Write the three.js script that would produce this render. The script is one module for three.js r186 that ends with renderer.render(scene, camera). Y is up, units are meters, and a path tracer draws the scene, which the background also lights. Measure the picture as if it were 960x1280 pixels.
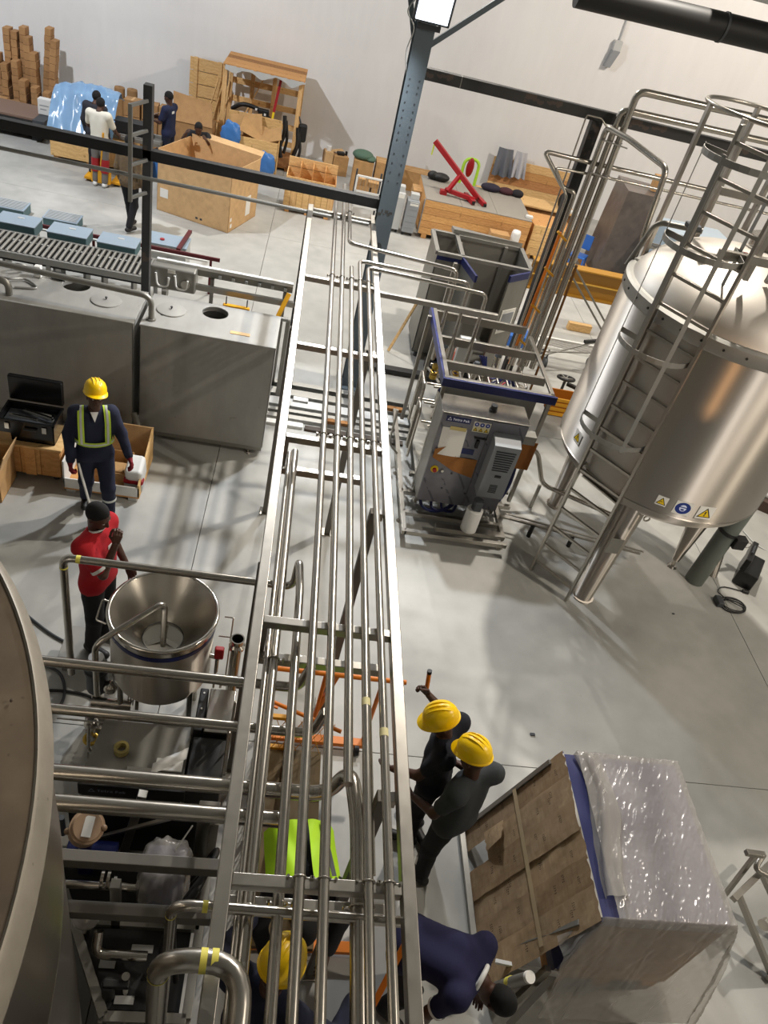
import * as THREE from 'three';
import { mergeGeometries, toCreasedNormals } from 'three/addons/utils/BufferGeometryUtils.js';
import { RoundedBoxGeometry } from 'three/addons/geometries/RoundedBoxGeometry.js';
import { RectAreaLightUniformsLib } from 'three/addons/lights/RectAreaLightUniformsLib.js';
import { ImprovedNoise } from 'three/addons/math/ImprovedNoise.js';

const V = (x, y, z) => new THREE.Vector3(x, y, z);
const scene = new THREE.Scene();
scene.background = new THREE.Color(0x050505);
const renderer = new THREE.WebGLRenderer({ antialias: true });
renderer.toneMapping = THREE.LinearToneMapping;
renderer.toneMappingExposure = 0.235;
renderer.shadowMap.enabled = true;
RectAreaLightUniformsLib.init();

// ------------------------------------------------------------------ camera
// a phone held on top of a 6 m high platform, tipped 39 degrees down and rolled
const camera = new THREE.PerspectiveCamera(68.1, 960 / 1280, 0.05, 100);
{
  const Bx = V(0.97679, 0.14293, 0.15951), D = V(-0.21211, 0.74900, 0.62770), A = V(-0.02976, -0.64697, 0.76194);
  const right = V(Bx.x, -D.x, -A.x), down = V(Bx.y, -D.y, -A.y), fwd = V(Bx.z, -D.z, -A.z);
  const m = new THREE.Matrix4().makeBasis(right, down.clone().negate(), fwd.clone().negate());
  camera.quaternion.setFromRotationMatrix(m);
  camera.position.set(0, 6.2, 0);
}
scene.add(camera);

// ------------------------------------------------------------------ lights
// flood lamps: only the one on the steel column is in view, its fitting built further down
function flood(pos, target, color, power, angle, radius = 6, pen = 0.6) {
  const l = new THREE.SpotLight(color, power, 0, angle, pen, 2);
  l.position.copy(pos); l.target.position.copy(target); l.castShadow = true; l.shadow.radius = radius;
  l.shadow.mapSize.set(2048, 2048);
  scene.add(l, l.target); return l;
}
const LAMPS = [   // position, aim, colour, candela, cone
  [V(1.12, 5.2, -10.16), V(-1.2, 0, -6.0), 0xf4f8ff, 400, 1.15],
  [V(4.5, 9.5, -10.5), V(4.8, 0, -7.5), 0xfff6ea, 900, 1.30],  // out of view, placed to cast the tank shadow on the floor
  [V(-6.5, 8.6, -13.0), V(-3.5, 2.0, -22), 0xf4f7ff, 980, 1.40],  // out of view, lights the back wall from the left
  [V(0.8, 9.0, -18.0), V(2.2, 0, -9.5), 0xfff8ee, 680, 1.30],  // out of view, placed to throw the cabinet shadow forward
  [V(10.5, 8.6, -15.0), V(7.0, 2.5, -22), 0xfff0e2, 800, 1.35],  // out of view, lights the right part of the back wall
  [V(8.5, 9.4, -2.5), V(5.6, 0, -3.5), 0xfff2e2, 460, 1.25],  // out of view, placed to brighten the floor at front right
  [V(13.8, 7.0, 1.5), V(4.8, 2.0, -7.0), 0xfff0dc, 420, 0.45],  // out of view, placed for the rightmost streak on the tank
  [V(7.8, 6.5, 8.2), V(5.2, 2.4, -7.0), 0xfff6ee, 620, 0.17],  // unseen narrow beam for the white streak on the tank
  [V(1.5, 6.5, 8.2), V(5.0, 2.4, -7.0), 0xffc48a, 420, 0.16],  // unseen narrow warm beam for the orange streak on the tank
];
for (const a of LAMPS) flood(...a);

// ------------------------------------------------------------------ helpers
let seed = 7;
const rnd = () => { seed = (seed * 1664525 + 1013904223) >>> 0; return seed / 4294967296; };
const rr = (a, b) => a + (b - a) * rnd();
const IN = new ImprovedNoise();
const taken = {};
function numbered(n) {
  if (!(n in taken)) { taken[n] = 0; return n; }
  taken[n]++; return n + '_' + String(taken[n]).padStart(3, '0');
}
function shade(o) { o.traverse(m => { if (m.isMesh) { m.castShadow = true; m.receiveShadow = true; } }); return o; }
function clean(g) {
  if (g.index) g = g.toNonIndexed();
  for (const k of Object.keys(g.attributes)) if (!['position', 'normal', 'uv'].includes(k)) g.deleteAttribute(k);
  if (!g.attributes.normal) g.computeVertexNormals();
  if (!g.attributes.uv) g.setAttribute('uv', new THREE.BufferAttribute(new Float32Array(g.attributes.position.count * 2), 2));
  return g;
}
function uvBox(g, s = 1) {              // uv in metres from the dominant axis of each face
  const p = g.attributes.position, n = g.attributes.normal, uv = new Float32Array(p.count * 2);
  for (let i = 0; i < p.count; i++) {
    const ax = Math.abs(n.getX(i)), ay = Math.abs(n.getY(i)), az = Math.abs(n.getZ(i));
    let u, v;
    if (ax >= ay && ax >= az) { u = p.getZ(i); v = p.getY(i); } else if (ay >= az) { u = p.getX(i); v = p.getZ(i); } else { u = p.getX(i); v = p.getY(i); }
    uv[2 * i] = u * s; uv[2 * i + 1] = v * s;
  }
  g.setAttribute('uv', new THREE.BufferAttribute(uv, 2)); return g;
}
const merge = gs => { gs = (Array.isArray(gs) ? gs.flat(3) : [gs]).map(clean); return gs.length === 1 ? gs[0] : mergeGeometries(gs); };
function mesh(name, gs, mat, keepUV) {
  let g = merge(gs); if (!keepUV) g = uvBox(g);
  const m = new THREE.Mesh(g, mat); m.name = name; m.castShadow = m.receiveShadow = true; return m;
}
function part(name, gs, mat, parent, label, keepUV) {
  const m = mesh(name, gs, mat, keepUV); parent.add(m); if (label) m.userData.label = label; return m;
}
function thing(name, label, category, pos, ry = 0, group) {
  const o = new THREE.Group(); o.name = numbered(name); if (pos) o.position.set(...pos); o.rotation.y = ry;
  o.userData = { label, category }; if (group) o.userData.group = group; scene.add(o); return o;
}
function one(name, gs, mat, label, category, group, keepUV) {
  const m = mesh(numbered(name), gs, mat, keepUV); m.userData = { label, category }; if (group) m.userData.group = group; scene.add(m); return m;
}
function struct(name, gs, mat) { const m = mesh(name, gs, mat); m.userData = { kind: 'structure' }; scene.add(m); return m; }
// --- geometry
const T = (g, x = 0, y = 0, z = 0) => g.translate(x, y, z);
function B(x, y, z, w, h, d, r = 0.004) {     // box about its centre
  const m = Math.min(w, h, d); r = Math.min(r, m * 0.3);
  const g = r > 0.0008 ? new RoundedBoxGeometry(w, h, d, 1, r) : new THREE.BoxGeometry(w, h, d);
  return g.translate(x, y, z);
}
const BB = (x0, x1, y0, y1, z0, z1, r) => B((x0 + x1) / 2, (y0 + y1) / 2, (z0 + z1) / 2, Math.abs(x1 - x0), Math.abs(y1 - y0), Math.abs(z1 - z0), r);
function frameTo(a, b, up) {
  const z = b.clone().sub(a).normalize(); let u = up ? up.clone() : (Math.abs(z.y) > 0.95 ? V(1, 0, 0) : V(0, 1, 0));
  const x = u.clone().cross(z).normalize(), y = z.clone().cross(x);
  return new THREE.Matrix4().makeBasis(x, y, z).setPosition(a.clone().add(b).multiplyScalar(0.5));
}
const vv = a => a.isVector3 ? a : V(...a);
function bar(a, b, w, h = w, r = 0.003, up) { a = vv(a); b = vv(b); const g = B(0, 0, 0, w, h, a.distanceTo(b), r); return g.applyMatrix4(frameTo(a, b, up)); }
function cyl(a, b, r, r2 = r, seg = 18, open = false) {   // r at a, r2 at b
  a = vv(a); b = vv(b); const g = new THREE.CylinderGeometry(r2, r, a.distanceTo(b), seg, 1, open);
  g.rotateX(Math.PI / 2); return g.applyMatrix4(frameTo(a, b));
}
const disc = (x, y, z, r, h, seg = 32) => new THREE.CylinderGeometry(r, r, h, seg).translate(x, y, z);
const sph = (x, y, z, rx, ry = rx, rz = rx, s = 16) => new THREE.SphereGeometry(1, s, Math.ceil(s * 0.7)).scale(rx, ry, rz).translate(x, y, z);
const lathe = (pts, seg = 48, x = 0, y = 0, z = 0) => new THREE.LatheGeometry(pts.map(p => new THREE.Vector2(p[0], p[1])), seg).translate(x, y, z);
function creaseLathe(pts, seg, x = 0, y = 0, z = 0, ang = 0.5) { return toCreasedNormals(lathe(pts, seg, x, y, z), ang); }
function sweep(P, r, seg = 12, cap = true, inner = 0) {    // round tube through the points P
  const n = P.length, pos = [], nor = [], uv = [], idx = []; let N = null, L = 0;
  const tang = P.map((p, i) => P[Math.min(n - 1, i + 1)].clone().sub(P[Math.max(0, i - 1)]).normalize());
  for (let i = 0; i < n; i++) {
    const t = tang[i];
    if (!N) { N = (Math.abs(t.y) > 0.9 ? V(1, 0, 0) : V(0, 1, 0)); }
    N = N.clone().sub(t.clone().multiplyScalar(N.dot(t))).normalize();
    const Bn = t.clone().cross(N); if (i) L += P[i].distanceTo(P[i - 1]);
    for (let k = 0; k <= seg; k++) {
      const a = k / seg * Math.PI * 2, d = N.clone().multiplyScalar(Math.cos(a)).addScaledVector(Bn, Math.sin(a));
      pos.push(P[i].x + d.x * r, P[i].y + d.y * r, P[i].z + d.z * r); nor.push(d.x, d.y, d.z); uv.push(k / seg, L);
    }
  }
  const w = seg + 1;
  for (let i = 0; i < n - 1; i++) for (let k = 0; k < seg; k++) { const a = i * w + k, b = a + w; idx.push(a, a + 1, b, b, a + 1, b + 1); }
  const g = new THREE.BufferGeometry();
  g.setAttribute('position', new THREE.Float32BufferAttribute(pos, 3)); g.setAttribute('normal', new THREE.Float32BufferAttribute(nor, 3));
  g.setAttribute('uv', new THREE.Float32BufferAttribute(uv, 2)); g.setIndex(idx);
  const out = [clean(g)];
  if (cap) for (const [i, s] of [[0, -1], [n - 1, 1]]) {
    const c = new THREE.CircleGeometry(r, seg); const z = tang[i].clone().multiplyScalar(s);
    c.applyMatrix4(frameTo(P[i], P[i].clone().add(z))); c.translate(-z.x / 2, -z.y / 2, -z.z / 2); out.push(clean(c));
  }
  return mergeGeometries(out);
}
function fillet(pts, bend, k = 6) {           // polyline with rounded corners
  pts = pts.map(vv); const out = [pts[0]];
  for (let i = 1; i < pts.length - 1; i++) {
    const p = pts[i], a = pts[i - 1].clone().sub(p), b = pts[i + 1].clone().sub(p), la = a.length(), lb = b.length();
    const r = Math.min(bend, la * 0.49, lb * 0.49), pa = p.clone().addScaledVector(a, r / la), pb = p.clone().addScaledVector(b, r / lb);
    for (let j = 0; j <= k; j++) { const t = j / k; out.push(pa.clone().multiplyScalar((1 - t) ** 2).addScaledVector(p, 2 * t * (1 - t)).addScaledVector(pb, t * t)); }
  }
  out.push(pts[pts.length - 1]); return out;
}
const pipe = (pts, r, bend = r * 3, seg = 14, cap = true) => sweep(fillet(pts, bend), r, seg, cap);
function smoothCurve(pts, r, n = 40, seg = 8) { return sweep(new THREE.CatmullRomCurve3(pts.map(vv)).getPoints(n), r, seg); }
function arcPts(c, r, a0, a1, n = 24, y = c.y) { const o = []; for (let i = 0; i <= n; i++) { const a = a0 + (a1 - a0) * i / n; o.push(V(c.x + r * Math.cos(a), y, c.z + r * Math.sin(a))); } return o; }
function strap(P, w, t) {                      // flat strip of height w (vertical) and thickness t along horizontal points
  const g = []; for (let i = 0; i < P.length - 1; i++) g.push(bar(P[i], P[i + 1], t, w, 0.0005)); return g;
}
function tri(verts, faces) {                   // flat-shaded solid from vertices and polygons
  const pos = []; for (const f of faces) for (let i = 1; i < f.length - 1; i++) for (const k of [f[0], f[i], f[i + 1]]) pos.push(...verts[k]);
  const g = new THREE.BufferGeometry(); g.setAttribute('position', new THREE.Float32BufferAttribute(pos, 3)); g.computeVertexNormals(); return g;
}
function hexa(b, t) {                          // solid between two quads (same order, bottom and top)
  return tri([...b, ...t], [[3, 2, 1, 0], [4, 5, 6, 7], [0, 1, 5, 4], [1, 2, 6, 5], [2, 3, 7, 6], [3, 0, 4, 7]]);
}
function sheet(nx, ny, fn) {                   // smooth grid surface
  const pos = [], uv = [], idx = [];
  for (let j = 0; j <= ny; j++) for (let i = 0; i <= nx; i++) { const p = fn(i / nx, j / ny); pos.push(p.x, p.y, p.z); uv.push(i / nx, j / ny); }
  for (let j = 0; j < ny; j++) for (let i = 0; i < nx; i++) { const a = j * (nx + 1) + i, b = a + nx + 1; idx.push(a, a + 1, b, b, a + 1, b + 1); }
  const g = new THREE.BufferGeometry(); g.setAttribute('position', new THREE.Float32BufferAttribute(pos, 3)); g.setAttribute('uv', new THREE.Float32BufferAttribute(uv, 2)); g.setIndex(idx); g.computeVertexNormals(); return g;
}
// --- textures
function hash2(x, y, p, s) { x = ((x % p) + p) % p; y = ((y % p) + p) % p; let h = (x * 374761393 + y * 668265263 + s * 974634577) | 0; h = Math.imul(h ^ (h >>> 13), 1274126177); return ((h ^ (h >>> 16)) >>> 0) / 4294967296; }
function vn(u, v, p, s) { const x = u * p, y = v * p, x0 = Math.floor(x), y0 = Math.floor(y), fx = x - x0, fy = y - y0, a = fx * fx * (3 - 2 * fx), b = fy * fy * (3 - 2 * fy); return (hash2(x0, y0, p, s) * (1 - a) + hash2(x0 + 1, y0, p, s) * a) * (1 - b) + (hash2(x0, y0 + 1, p, s) * (1 - a) + hash2(x0 + 1, y0 + 1, p, s) * a) * b; }
const fbm = (u, v, p, s, o = 4) => { let t = 0, a = 0.5, w = 0; for (let i = 0; i < o; i++) { t += a * vn(u, v, p, s + i); w += a; a *= 0.5; p *= 2; } return t / w; };
function tex(n, fn, srgb = true, rep = 1, repy = rep) {
  const d = new Uint8Array(n * n * 4);
  for (let j = 0; j < n; j++) for (let i = 0; i < n; i++) { const c = fn(i / n, j / n); const k = (j * n + i) * 4; for (let q = 0; q < 3; q++) d[k + q] = Math.max(0, Math.min(255, (Array.isArray(c) ? c[q] : c) * 255)); d[k + 3] = 255; }
  const t = new THREE.DataTexture(d, n, n); t.wrapS = t.wrapT = THREE.RepeatWrapping; t.magFilter = THREE.LinearFilter; t.minFilter = THREE.LinearMipmapLinearFilter; t.generateMipmaps = true;
  if (srgb) t.colorSpace = THREE.SRGBColorSpace; t.repeat.set(rep, repy); t.needsUpdate = true; return t;
}
function canvasTex(w, h, draw) { const c = document.createElement('canvas'); c.width = w; c.height = h; draw(c.getContext('2d'), w, h); const t = new THREE.CanvasTexture(c); t.colorSpace = THREE.SRGBColorSpace; return t; }
const mixc = (a, b, t) => a.map((x, i) => x + (b[i] - x) * t);
const std = (o) => new THREE.MeshStandardMaterial(o);
const paint = (c, rough = 0.5, metal = 0) => std({ color: c, roughness: rough, metalness: metal });

const TX = {
  concrete: tex(1024, (u, v) => { const a = fbm(u, v, 6, 1, 6), b = fbm(u, v, 30, 9, 4), st = fbm(u, v, 3, 20, 5); let g = 0.665 + (a - 0.5) * 0.13 + (b - 0.5) * 0.07; if (st > 0.6) g -= (st - 0.6) * 0.45; if (vn(u, v, 300, 5) > 0.985) g -= 0.08; return [g, g * 1.0, g * 0.97]; }, true, 1 / 6),
  wall: tex(512, (u, v) => { const g = 0.885 + (fbm(u, v, 4, 3, 5) - 0.5) * 0.05 + (vn(u, v * 0.2, 60, 8) - 0.5) * 0.012; return [g, g, g * 0.99]; }, true, 1 / 7),
  card: tex(512, (u, v) => { const g = (fbm(u, v, 10, 31, 4) - 0.5) * 0.12 + (vn(u, v, 180, 33) - 0.5) * 0.05; return [0.78 + g, 0.675 + g * 0.9, 0.535 + g * 0.7]; }, true, 1),
  wood: tex(512, (u, v) => { const w = fbm(u * 1, v, 6, 41, 4), s = Math.sin((v * 26 + w * 5) * Math.PI) * 0.5 + 0.5, f = vn(u * 0.25, v, 160, 43); const k = vn(u, v, 9, 44) > 0.93 ? 0.12 : 0; const t = 0.35 * s + 0.35 * f + 0.3 * w; return mixc([0.92, 0.83, 0.67], [0.79, 0.66, 0.48], t).map(x => x - k); }, true, 1),
  steel: tex(512, (u, v) => { const g = 0.78 + (fbm(u, v, 8, 51, 4) - 0.5) * 0.16 + (vn(u, v * 0.05, 240, 53) - 0.5) * 0.08; return [g, g, g]; }, false, 2),
  dusty: tex(512, (u, v) => { const a = fbm(u, v, 7, 61, 5); let g = 0.62 + (a - 0.5) * 0.22; if (vn(u, v, 40, 63) > 0.96) g -= 0.1; return [g, g * 0.985, g * 0.94]; }, true, 1),
  film: tex(512, (u, v) => { const a = fbm(u, v, 5, 65, 5), b = fbm(u, v * 0.3, 20, 66, 3); let g = 0.60 + (a - 0.5) * 0.07 + (b - 0.5) * 0.05; if (vn(u, v, 24, 63) > 0.975) g -= 0.05; return [g, g * 0.99, g * 0.955]; }, true, 0.6),
  rust: tex(512, (u, v) => { const a = fbm(u, v, 5, 71, 5), b = fbm(u, v, 14, 72, 4); return b > 0.6 && a > 0.52 ? [0.33, 0.29, 0.26] : [0.235 + (a - 0.5) * 0.08, 0.235 + (a - 0.5) * 0.08, 0.235 + (a - 0.5) * 0.08]; }, true, 0.7),
};
TX.woodV = TX.wood.clone(); TX.woodV.rotation = Math.PI / 2;
const M = {
  floor: std({ map: TX.concrete, roughness: 0.55, bumpMap: TX.concrete, bumpScale: 0.002 }),
  wall: std({ map: TX.wall, roughness: 0.85 }),
  ceil: paint(0xb9bcbc, 0.8),
  steel: std({ color: 0xb9b4ab, metalness: 1, roughness: 0.30, roughnessMap: TX.steel }),
  polish: std({ color: 0xc9c4bb, metalness: 1, roughness: 0.17 }),
  tank: new THREE.MeshPhysicalMaterial({ color: 0xb9b3aa, metalness: 1, roughness: 0.45, anisotropy: 1, anisotropyRotation: Math.PI / 2 }),
  tube: std({ color: 0xa8a49c, metalness: 1, roughness: 0.42, roughnessMap: TX.steel }),
  galv: std({ color: 0x9b9a95, metalness: 0.9, roughness: 0.5 }),
  dull: std({ color: 0x8f8d86, metalness: 0.75, roughness: 0.62, roughnessMap: TX.steel }),
  boxtank: std({ map: TX.film, color: 0xffffff, metalness: 0.3, roughness: 0.6 }),
  dusttop: std({ map: TX.dusty, color: 0xb8a48e, metalness: 0, roughness: 0.85 }),
  column: std({ color: 0x5f6a70, roughness: 0.55, metalness: 0.1 }),
  black: paint(0x141414, 0.55), blackm: std({ map: TX.rust, roughness: 0.6, metalness: 0.2 }), rubber: paint(0x0c0c0c, 0.85), hole: paint(0x040404, 0.95),
  navy: paint(0x151f58, 0.4), post: std({ color: 0x6b6862, metalness: 0.6, roughness: 0.55 }), shell: std({ color: 0x9a948b, metalness: 1, roughness: 0.3 }), white: paint(0xdcdcd8, 0.6), paper: paint(0xe6e4dc, 0.9), yellow: paint(0xd79a16, 0.5), orange: paint(0xd8780f, 0.5), red: paint(0x98101a, 0.45),  // post, shell: steel with shade and dark reflections put into its colour
  card: std({ map: TX.card, color: 0xe4cfae, roughness: 0.9 }), card2: std({ map: TX.card, color: 0xfff2dc, roughness: 0.9 }), card3: std({ map: TX.card, color: 0xcdb89c, roughness: 0.9 }),
  wood: std({ map: TX.wood, color: 0xf2d2a8, roughness: 0.8 }), wood2: std({ map: TX.wood, color: 0xfff0d4, roughness: 0.8 }), wood3: std({ map: TX.wood, color: 0xe6c49c, roughness: 0.8 }), woodv: std({ map: TX.woodV, color: 0xfbead0, roughness: 0.8 }), ply: std({ map: TX.wood, color: 0xfff0cf, roughness: 0.75 }), woodd: std({ map: TX.woodV, color: 0xb49270, roughness: 0.85 }),
  tape: paint(0xe6dc62, 0.6), brass: std({ color: 0xb89a4a, metalness: 1, roughness: 0.35 }), grey: paint(0x8d9194, 0.5), lgrey: paint(0xb8bab8, 0.5), dgrey: paint(0x3c4044, 0.55), greybl: paint(0x8fa0ae, 0.45), teal: paint(0x4f6f74, 0.5),
  blueplastic: new THREE.MeshPhysicalMaterial({ color: 0x4a86cc, roughness: 0.25, transmission: 0.25, thickness: 0 }), bluep: paint(0x2c66b8, 0.4), rail: std({ color: 0x5c1a20, roughness: 0.5, metalness: 0.3 }),
  film: new THREE.MeshPhysicalMaterial({ color: 0xe4e1dc, roughness: 0.2, transmission: 0.72, thickness: 0, ior: 1.4 }),
  glass: new THREE.MeshPhysicalMaterial({ color: 0xffffff, roughness: 0.03, transmission: 1, thickness: 0 }),
};

// ================================================================== SETTING
const ROOM = { x0: -13.5, x1: 14.5, z0: -22.25, z1: 9, h: 10.2 };
{ // concrete floor: slabs with open saw-cut joints over a sub-base
  const f = struct('floor', BB(ROOM.x0, ROOM.x1, -0.4, -0.03, ROOM.z0, ROOM.z1, 0), paint(0x6a6862, 0.9));
  const xs = [ROOM.x0, -7.45, -0.655, 6.15, 12.95, ROOM.x1], zs = [ROOM.z0, -16.05, -10.0, -3.975, 2.05, ROOM.z1], j = 0.0035;
  for (let i = 0; i < xs.length - 1; i++) for (let k = 0; k < zs.length - 1; k++)
    part('slab', BB(xs[i] + j, xs[i + 1] - j, -0.03, 0, zs[k] + j, zs[k + 1] - j, 0.003), M.floor, f);
}
struct('wall_back', BB(ROOM.x0 - 0.3, ROOM.x1 + 0.3, -0.4, ROOM.h, ROOM.z0 - 0.3, ROOM.z0, 0), M.wall);
struct('wall_left', BB(ROOM.x0 - 0.3, ROOM.x0, -0.4, ROOM.h, ROOM.z0, ROOM.z1, 0), M.wall);
struct('wall_right', BB(ROOM.x1, ROOM.x1 + 0.3, -0.4, ROOM.h, ROOM.z0, ROOM.z1, 0), M.wall);
struct('wall_front', BB(ROOM.x0 - 0.3, ROOM.x1 + 0.3, -0.4, ROOM.h, ROOM.z1, ROOM.z1 + 0.3, 0), M.wall);
struct('ceiling', BB(ROOM.x0 - 0.3, ROOM.x1 + 0.3, ROOM.h, ROOM.h + 0.3, ROOM.z0 - 0.3, ROOM.z1 + 0.3, 0), M.ceil);

{ // steel column with its splice plates and flood lamp
  const c = thing('steel_column', 'grey steel column with rows of drilled holes beside the pipe rack', 'column');
  const cx = 1.09, z0 = -10.48;
  part('front_flange', BB(cx - 0.115, cx + 0.115, 0, ROOM.h, z0, z0 + 0.016, 0.002), M.column, c);
  part('rear_flange', BB(cx - 0.115, cx + 0.115, 0, ROOM.h, z0 - 0.25, z0 - 0.234, 0.002), M.column, c);
  part('web', BB(cx - 0.006, cx + 0.006, 0, ROOM.h, z0 - 0.234, z0, 0), M.column, c);
  part('base_plate', BB(cx - 0.2, cx + 0.2, 0, 0.025, z0 - 0.33, z0 + 0.1), M.column, c);
  const holes = [];
  for (const [ya, yb, n] of [[4.42, 4.28, 3], [4.16, 3.72, 6], [3.55, 3.2, 4]]) for (let i = 0; i < n; i++) for (const s of [-1, 1]) { const y = ya + (yb - ya) * i / (n - 1); holes.push(disc(0, 0, 0, 0.011, 0.004, 10).rotateX(Math.PI / 2).translate(cx + s * 0.062, y, z0 + 0.017)); }
  holes.forEach(h => part('dark_disc', h, M.dgrey, c));  // flat dark discs painted in place of drilled holes
  part('paint_patch', [disc(0, 0, 0, 0.055, 0.002, 14).rotateX(Math.PI / 2).translate(cx - 0.02, 2.32, z0 + 0.0172), disc(0, 0, 0, 0.03, 0.0026, 12).rotateX(Math.PI / 2).translate(cx - 0.03, 2.325, z0 + 0.0172)], paint(0x3a3d3e, 0.8), c);
  part('scorch_mark', [0, 1, 2, 3, 4, 5].map(i => B(cx - 0.09 + i * 0.03, 2.78 + rr(-0.03, 0.03), z0 + 0.017, rr(0.02, 0.05), rr(0.02, 0.05), 0.003)), paint(0x4a4946, 0.8), c);
  part('brace', [bar([cx - 0.1, 4.82, z0 - 0.1], [cx - 0.62, 6.3, z0 - 0.1], 0.06, 0.06)], M.column, c);
  part('brace', [bar([cx + 0.1, 4.8, z0 - 0.1], [cx + 1.9, 6.4, z0 - 0.1], 0.06, 0.06)], M.column, c);
  const l = thing('flood_lamp', 'bright white flood lamp fixed on the grey steel column', 'lamp');
  const tilt = new THREE.Matrix4().makeRotationX(0.30).setPosition(1.12, 5.22, -10.28);
  part('housing', B(0, 0, -0.03, 0.44, 0.38, 0.09, 0.012).applyMatrix4(tilt), M.dgrey, l);
  part('lens', B(0, 0.0, 0.02, 0.38, 0.32, 0.012, 0.004).applyMatrix4(tilt), std({ color: 0xffffff, emissive: 0xeaf2ff, emissiveIntensity: 14, roughness: 0.3 }), l);
  part('cooling_fins', [-4, -3, -2, -1, 0, 1, 2, 3, 4].map(i => B(i * 0.045, 0, -0.09, 0.008, 0.34, 0.05, 0.001).applyMatrix4(tilt)), M.dgrey, l);
  part('bracket', [bar([1.0, 5.0, -10.45], [1.0, 5.16, -10.34], 0.04, 0.02), bar([1.24, 5.0, -10.45], [1.24, 5.16, -10.34], 0.04, 0.02), BB(0.98, 1.26, 4.96, 5.02, -10.463, -10.42)], M.dgrey, l);
  part('cable', smoothCurve([[0.9, 5.25, -10.36], [0.84, 5.1, -10.42], [0.95, 4.95, -10.45], [0.92, 4.7, -10.463], [0.98, 4.45, -10.5]], 0.008), M.lgrey, l);
}
{ // black steel frame crossing behind: beams right and left of the column
  const b = thing('frame_beam', 'long black steel beam running right from the grey column', 'beam');
  part('beam', BB(1.2, 9.5, 4.44, 4.57, -10.62, -10.5), M.blackm, b);
  part('weld_seam', BB(1.655, 1.665, 4.438, 4.572, -10.622, -10.498, 0.001), M.galv, b);
  const d = thing('round_duct', 'thick black round duct high in front of the white wall', 'duct');
  part('duct', cyl([2.7, 5.68, -10.4], [11, 5.86, -10.4], 0.15, 0.15, 28), M.black, d);
  part('flange', cyl([4.5, 5.72, -10.4], [4.53, 5.72, -10.4], 0.16, 0.16, 28), M.dgrey, d);
  const w = thing('roof_purlin', 'pale steel purlin above the black duct', 'beam');
  part('flange', BB(4.3, 12, 6.04, 6.3, -10.5, -10.2), M.lgrey, w);
  const p = thing('frame_post', 'black steel post under the long beam, behind the vertical pipes', 'post');
  part('post', BB(3.42, 3.56, 0, 4.44, -10.63, -10.49), M.blackm, p); part('foot_plate', BB(3.36, 3.62, 0, 0.02, -10.69, -10.43), M.blackm, p);
  const l = thing('frame_beam', 'black steel beam crossing above the big open carton', 'beam');
  part('beam', BB(-6.5, 1.0, 2.77, 2.9, -10.72, -10.6), M.black, l);
  const gp = thing('handrail_pipe', 'thin grey pipe crossing below the black beam', 'pipe');
  part('pipe', cyl([-6.5, 2.545, -10.6], [0.9, 2.545, -10.6], 0.026, 0.026, 14), M.dull, gp);
  const q = thing('frame_post', 'rusty black steel post with a short ladder bracket, behind the grey box tanks', 'post');
  part('post', BB(-2.16, -2.05, 0, 3.66, -10.74, -10.6), M.blackm, q); part('foot_plate', BB(-2.2, -2.0, 0, 0.02, -10.8, -10.54), M.blackm, q);
  part('bracket_rail', bar([-2.28, 2.25, -10.45], [-2.28, 3.45, -10.45], 0.05), M.dull, q);
  for (const y of [2.3, 2.72, 3.08, 3.43]) part('bracket_rung', bar([-2.28, y, -10.45], [-2.1, y + 0.06, -10.6], 0.04), M.dull, q);
  const wj = thing('junction_box', 'small grey junction box with conduit on the white wall', 'junction box');
  part('box', B(7.17, 4.25, -22.16, 0.2, 0.22, 0.14), M.lgrey, wj); part('cover', hexa([[7.0, 3.75, -22.1], [7.16, 3.75, -22.1], [7.16, 3.75, -22.24], [7.0, 3.75, -22.24]], [[7.07, 4.14, -22.05], [7.27, 4.14, -22.05], [7.27, 4.14, -22.24], [7.07, 4.14, -22.24]]), M.grey, wj);
  part('conduit', cyl([7.2, 4.36, -22.2], [7.2, 9, -22.2], 0.02), M.lgrey, wj);
}

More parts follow.
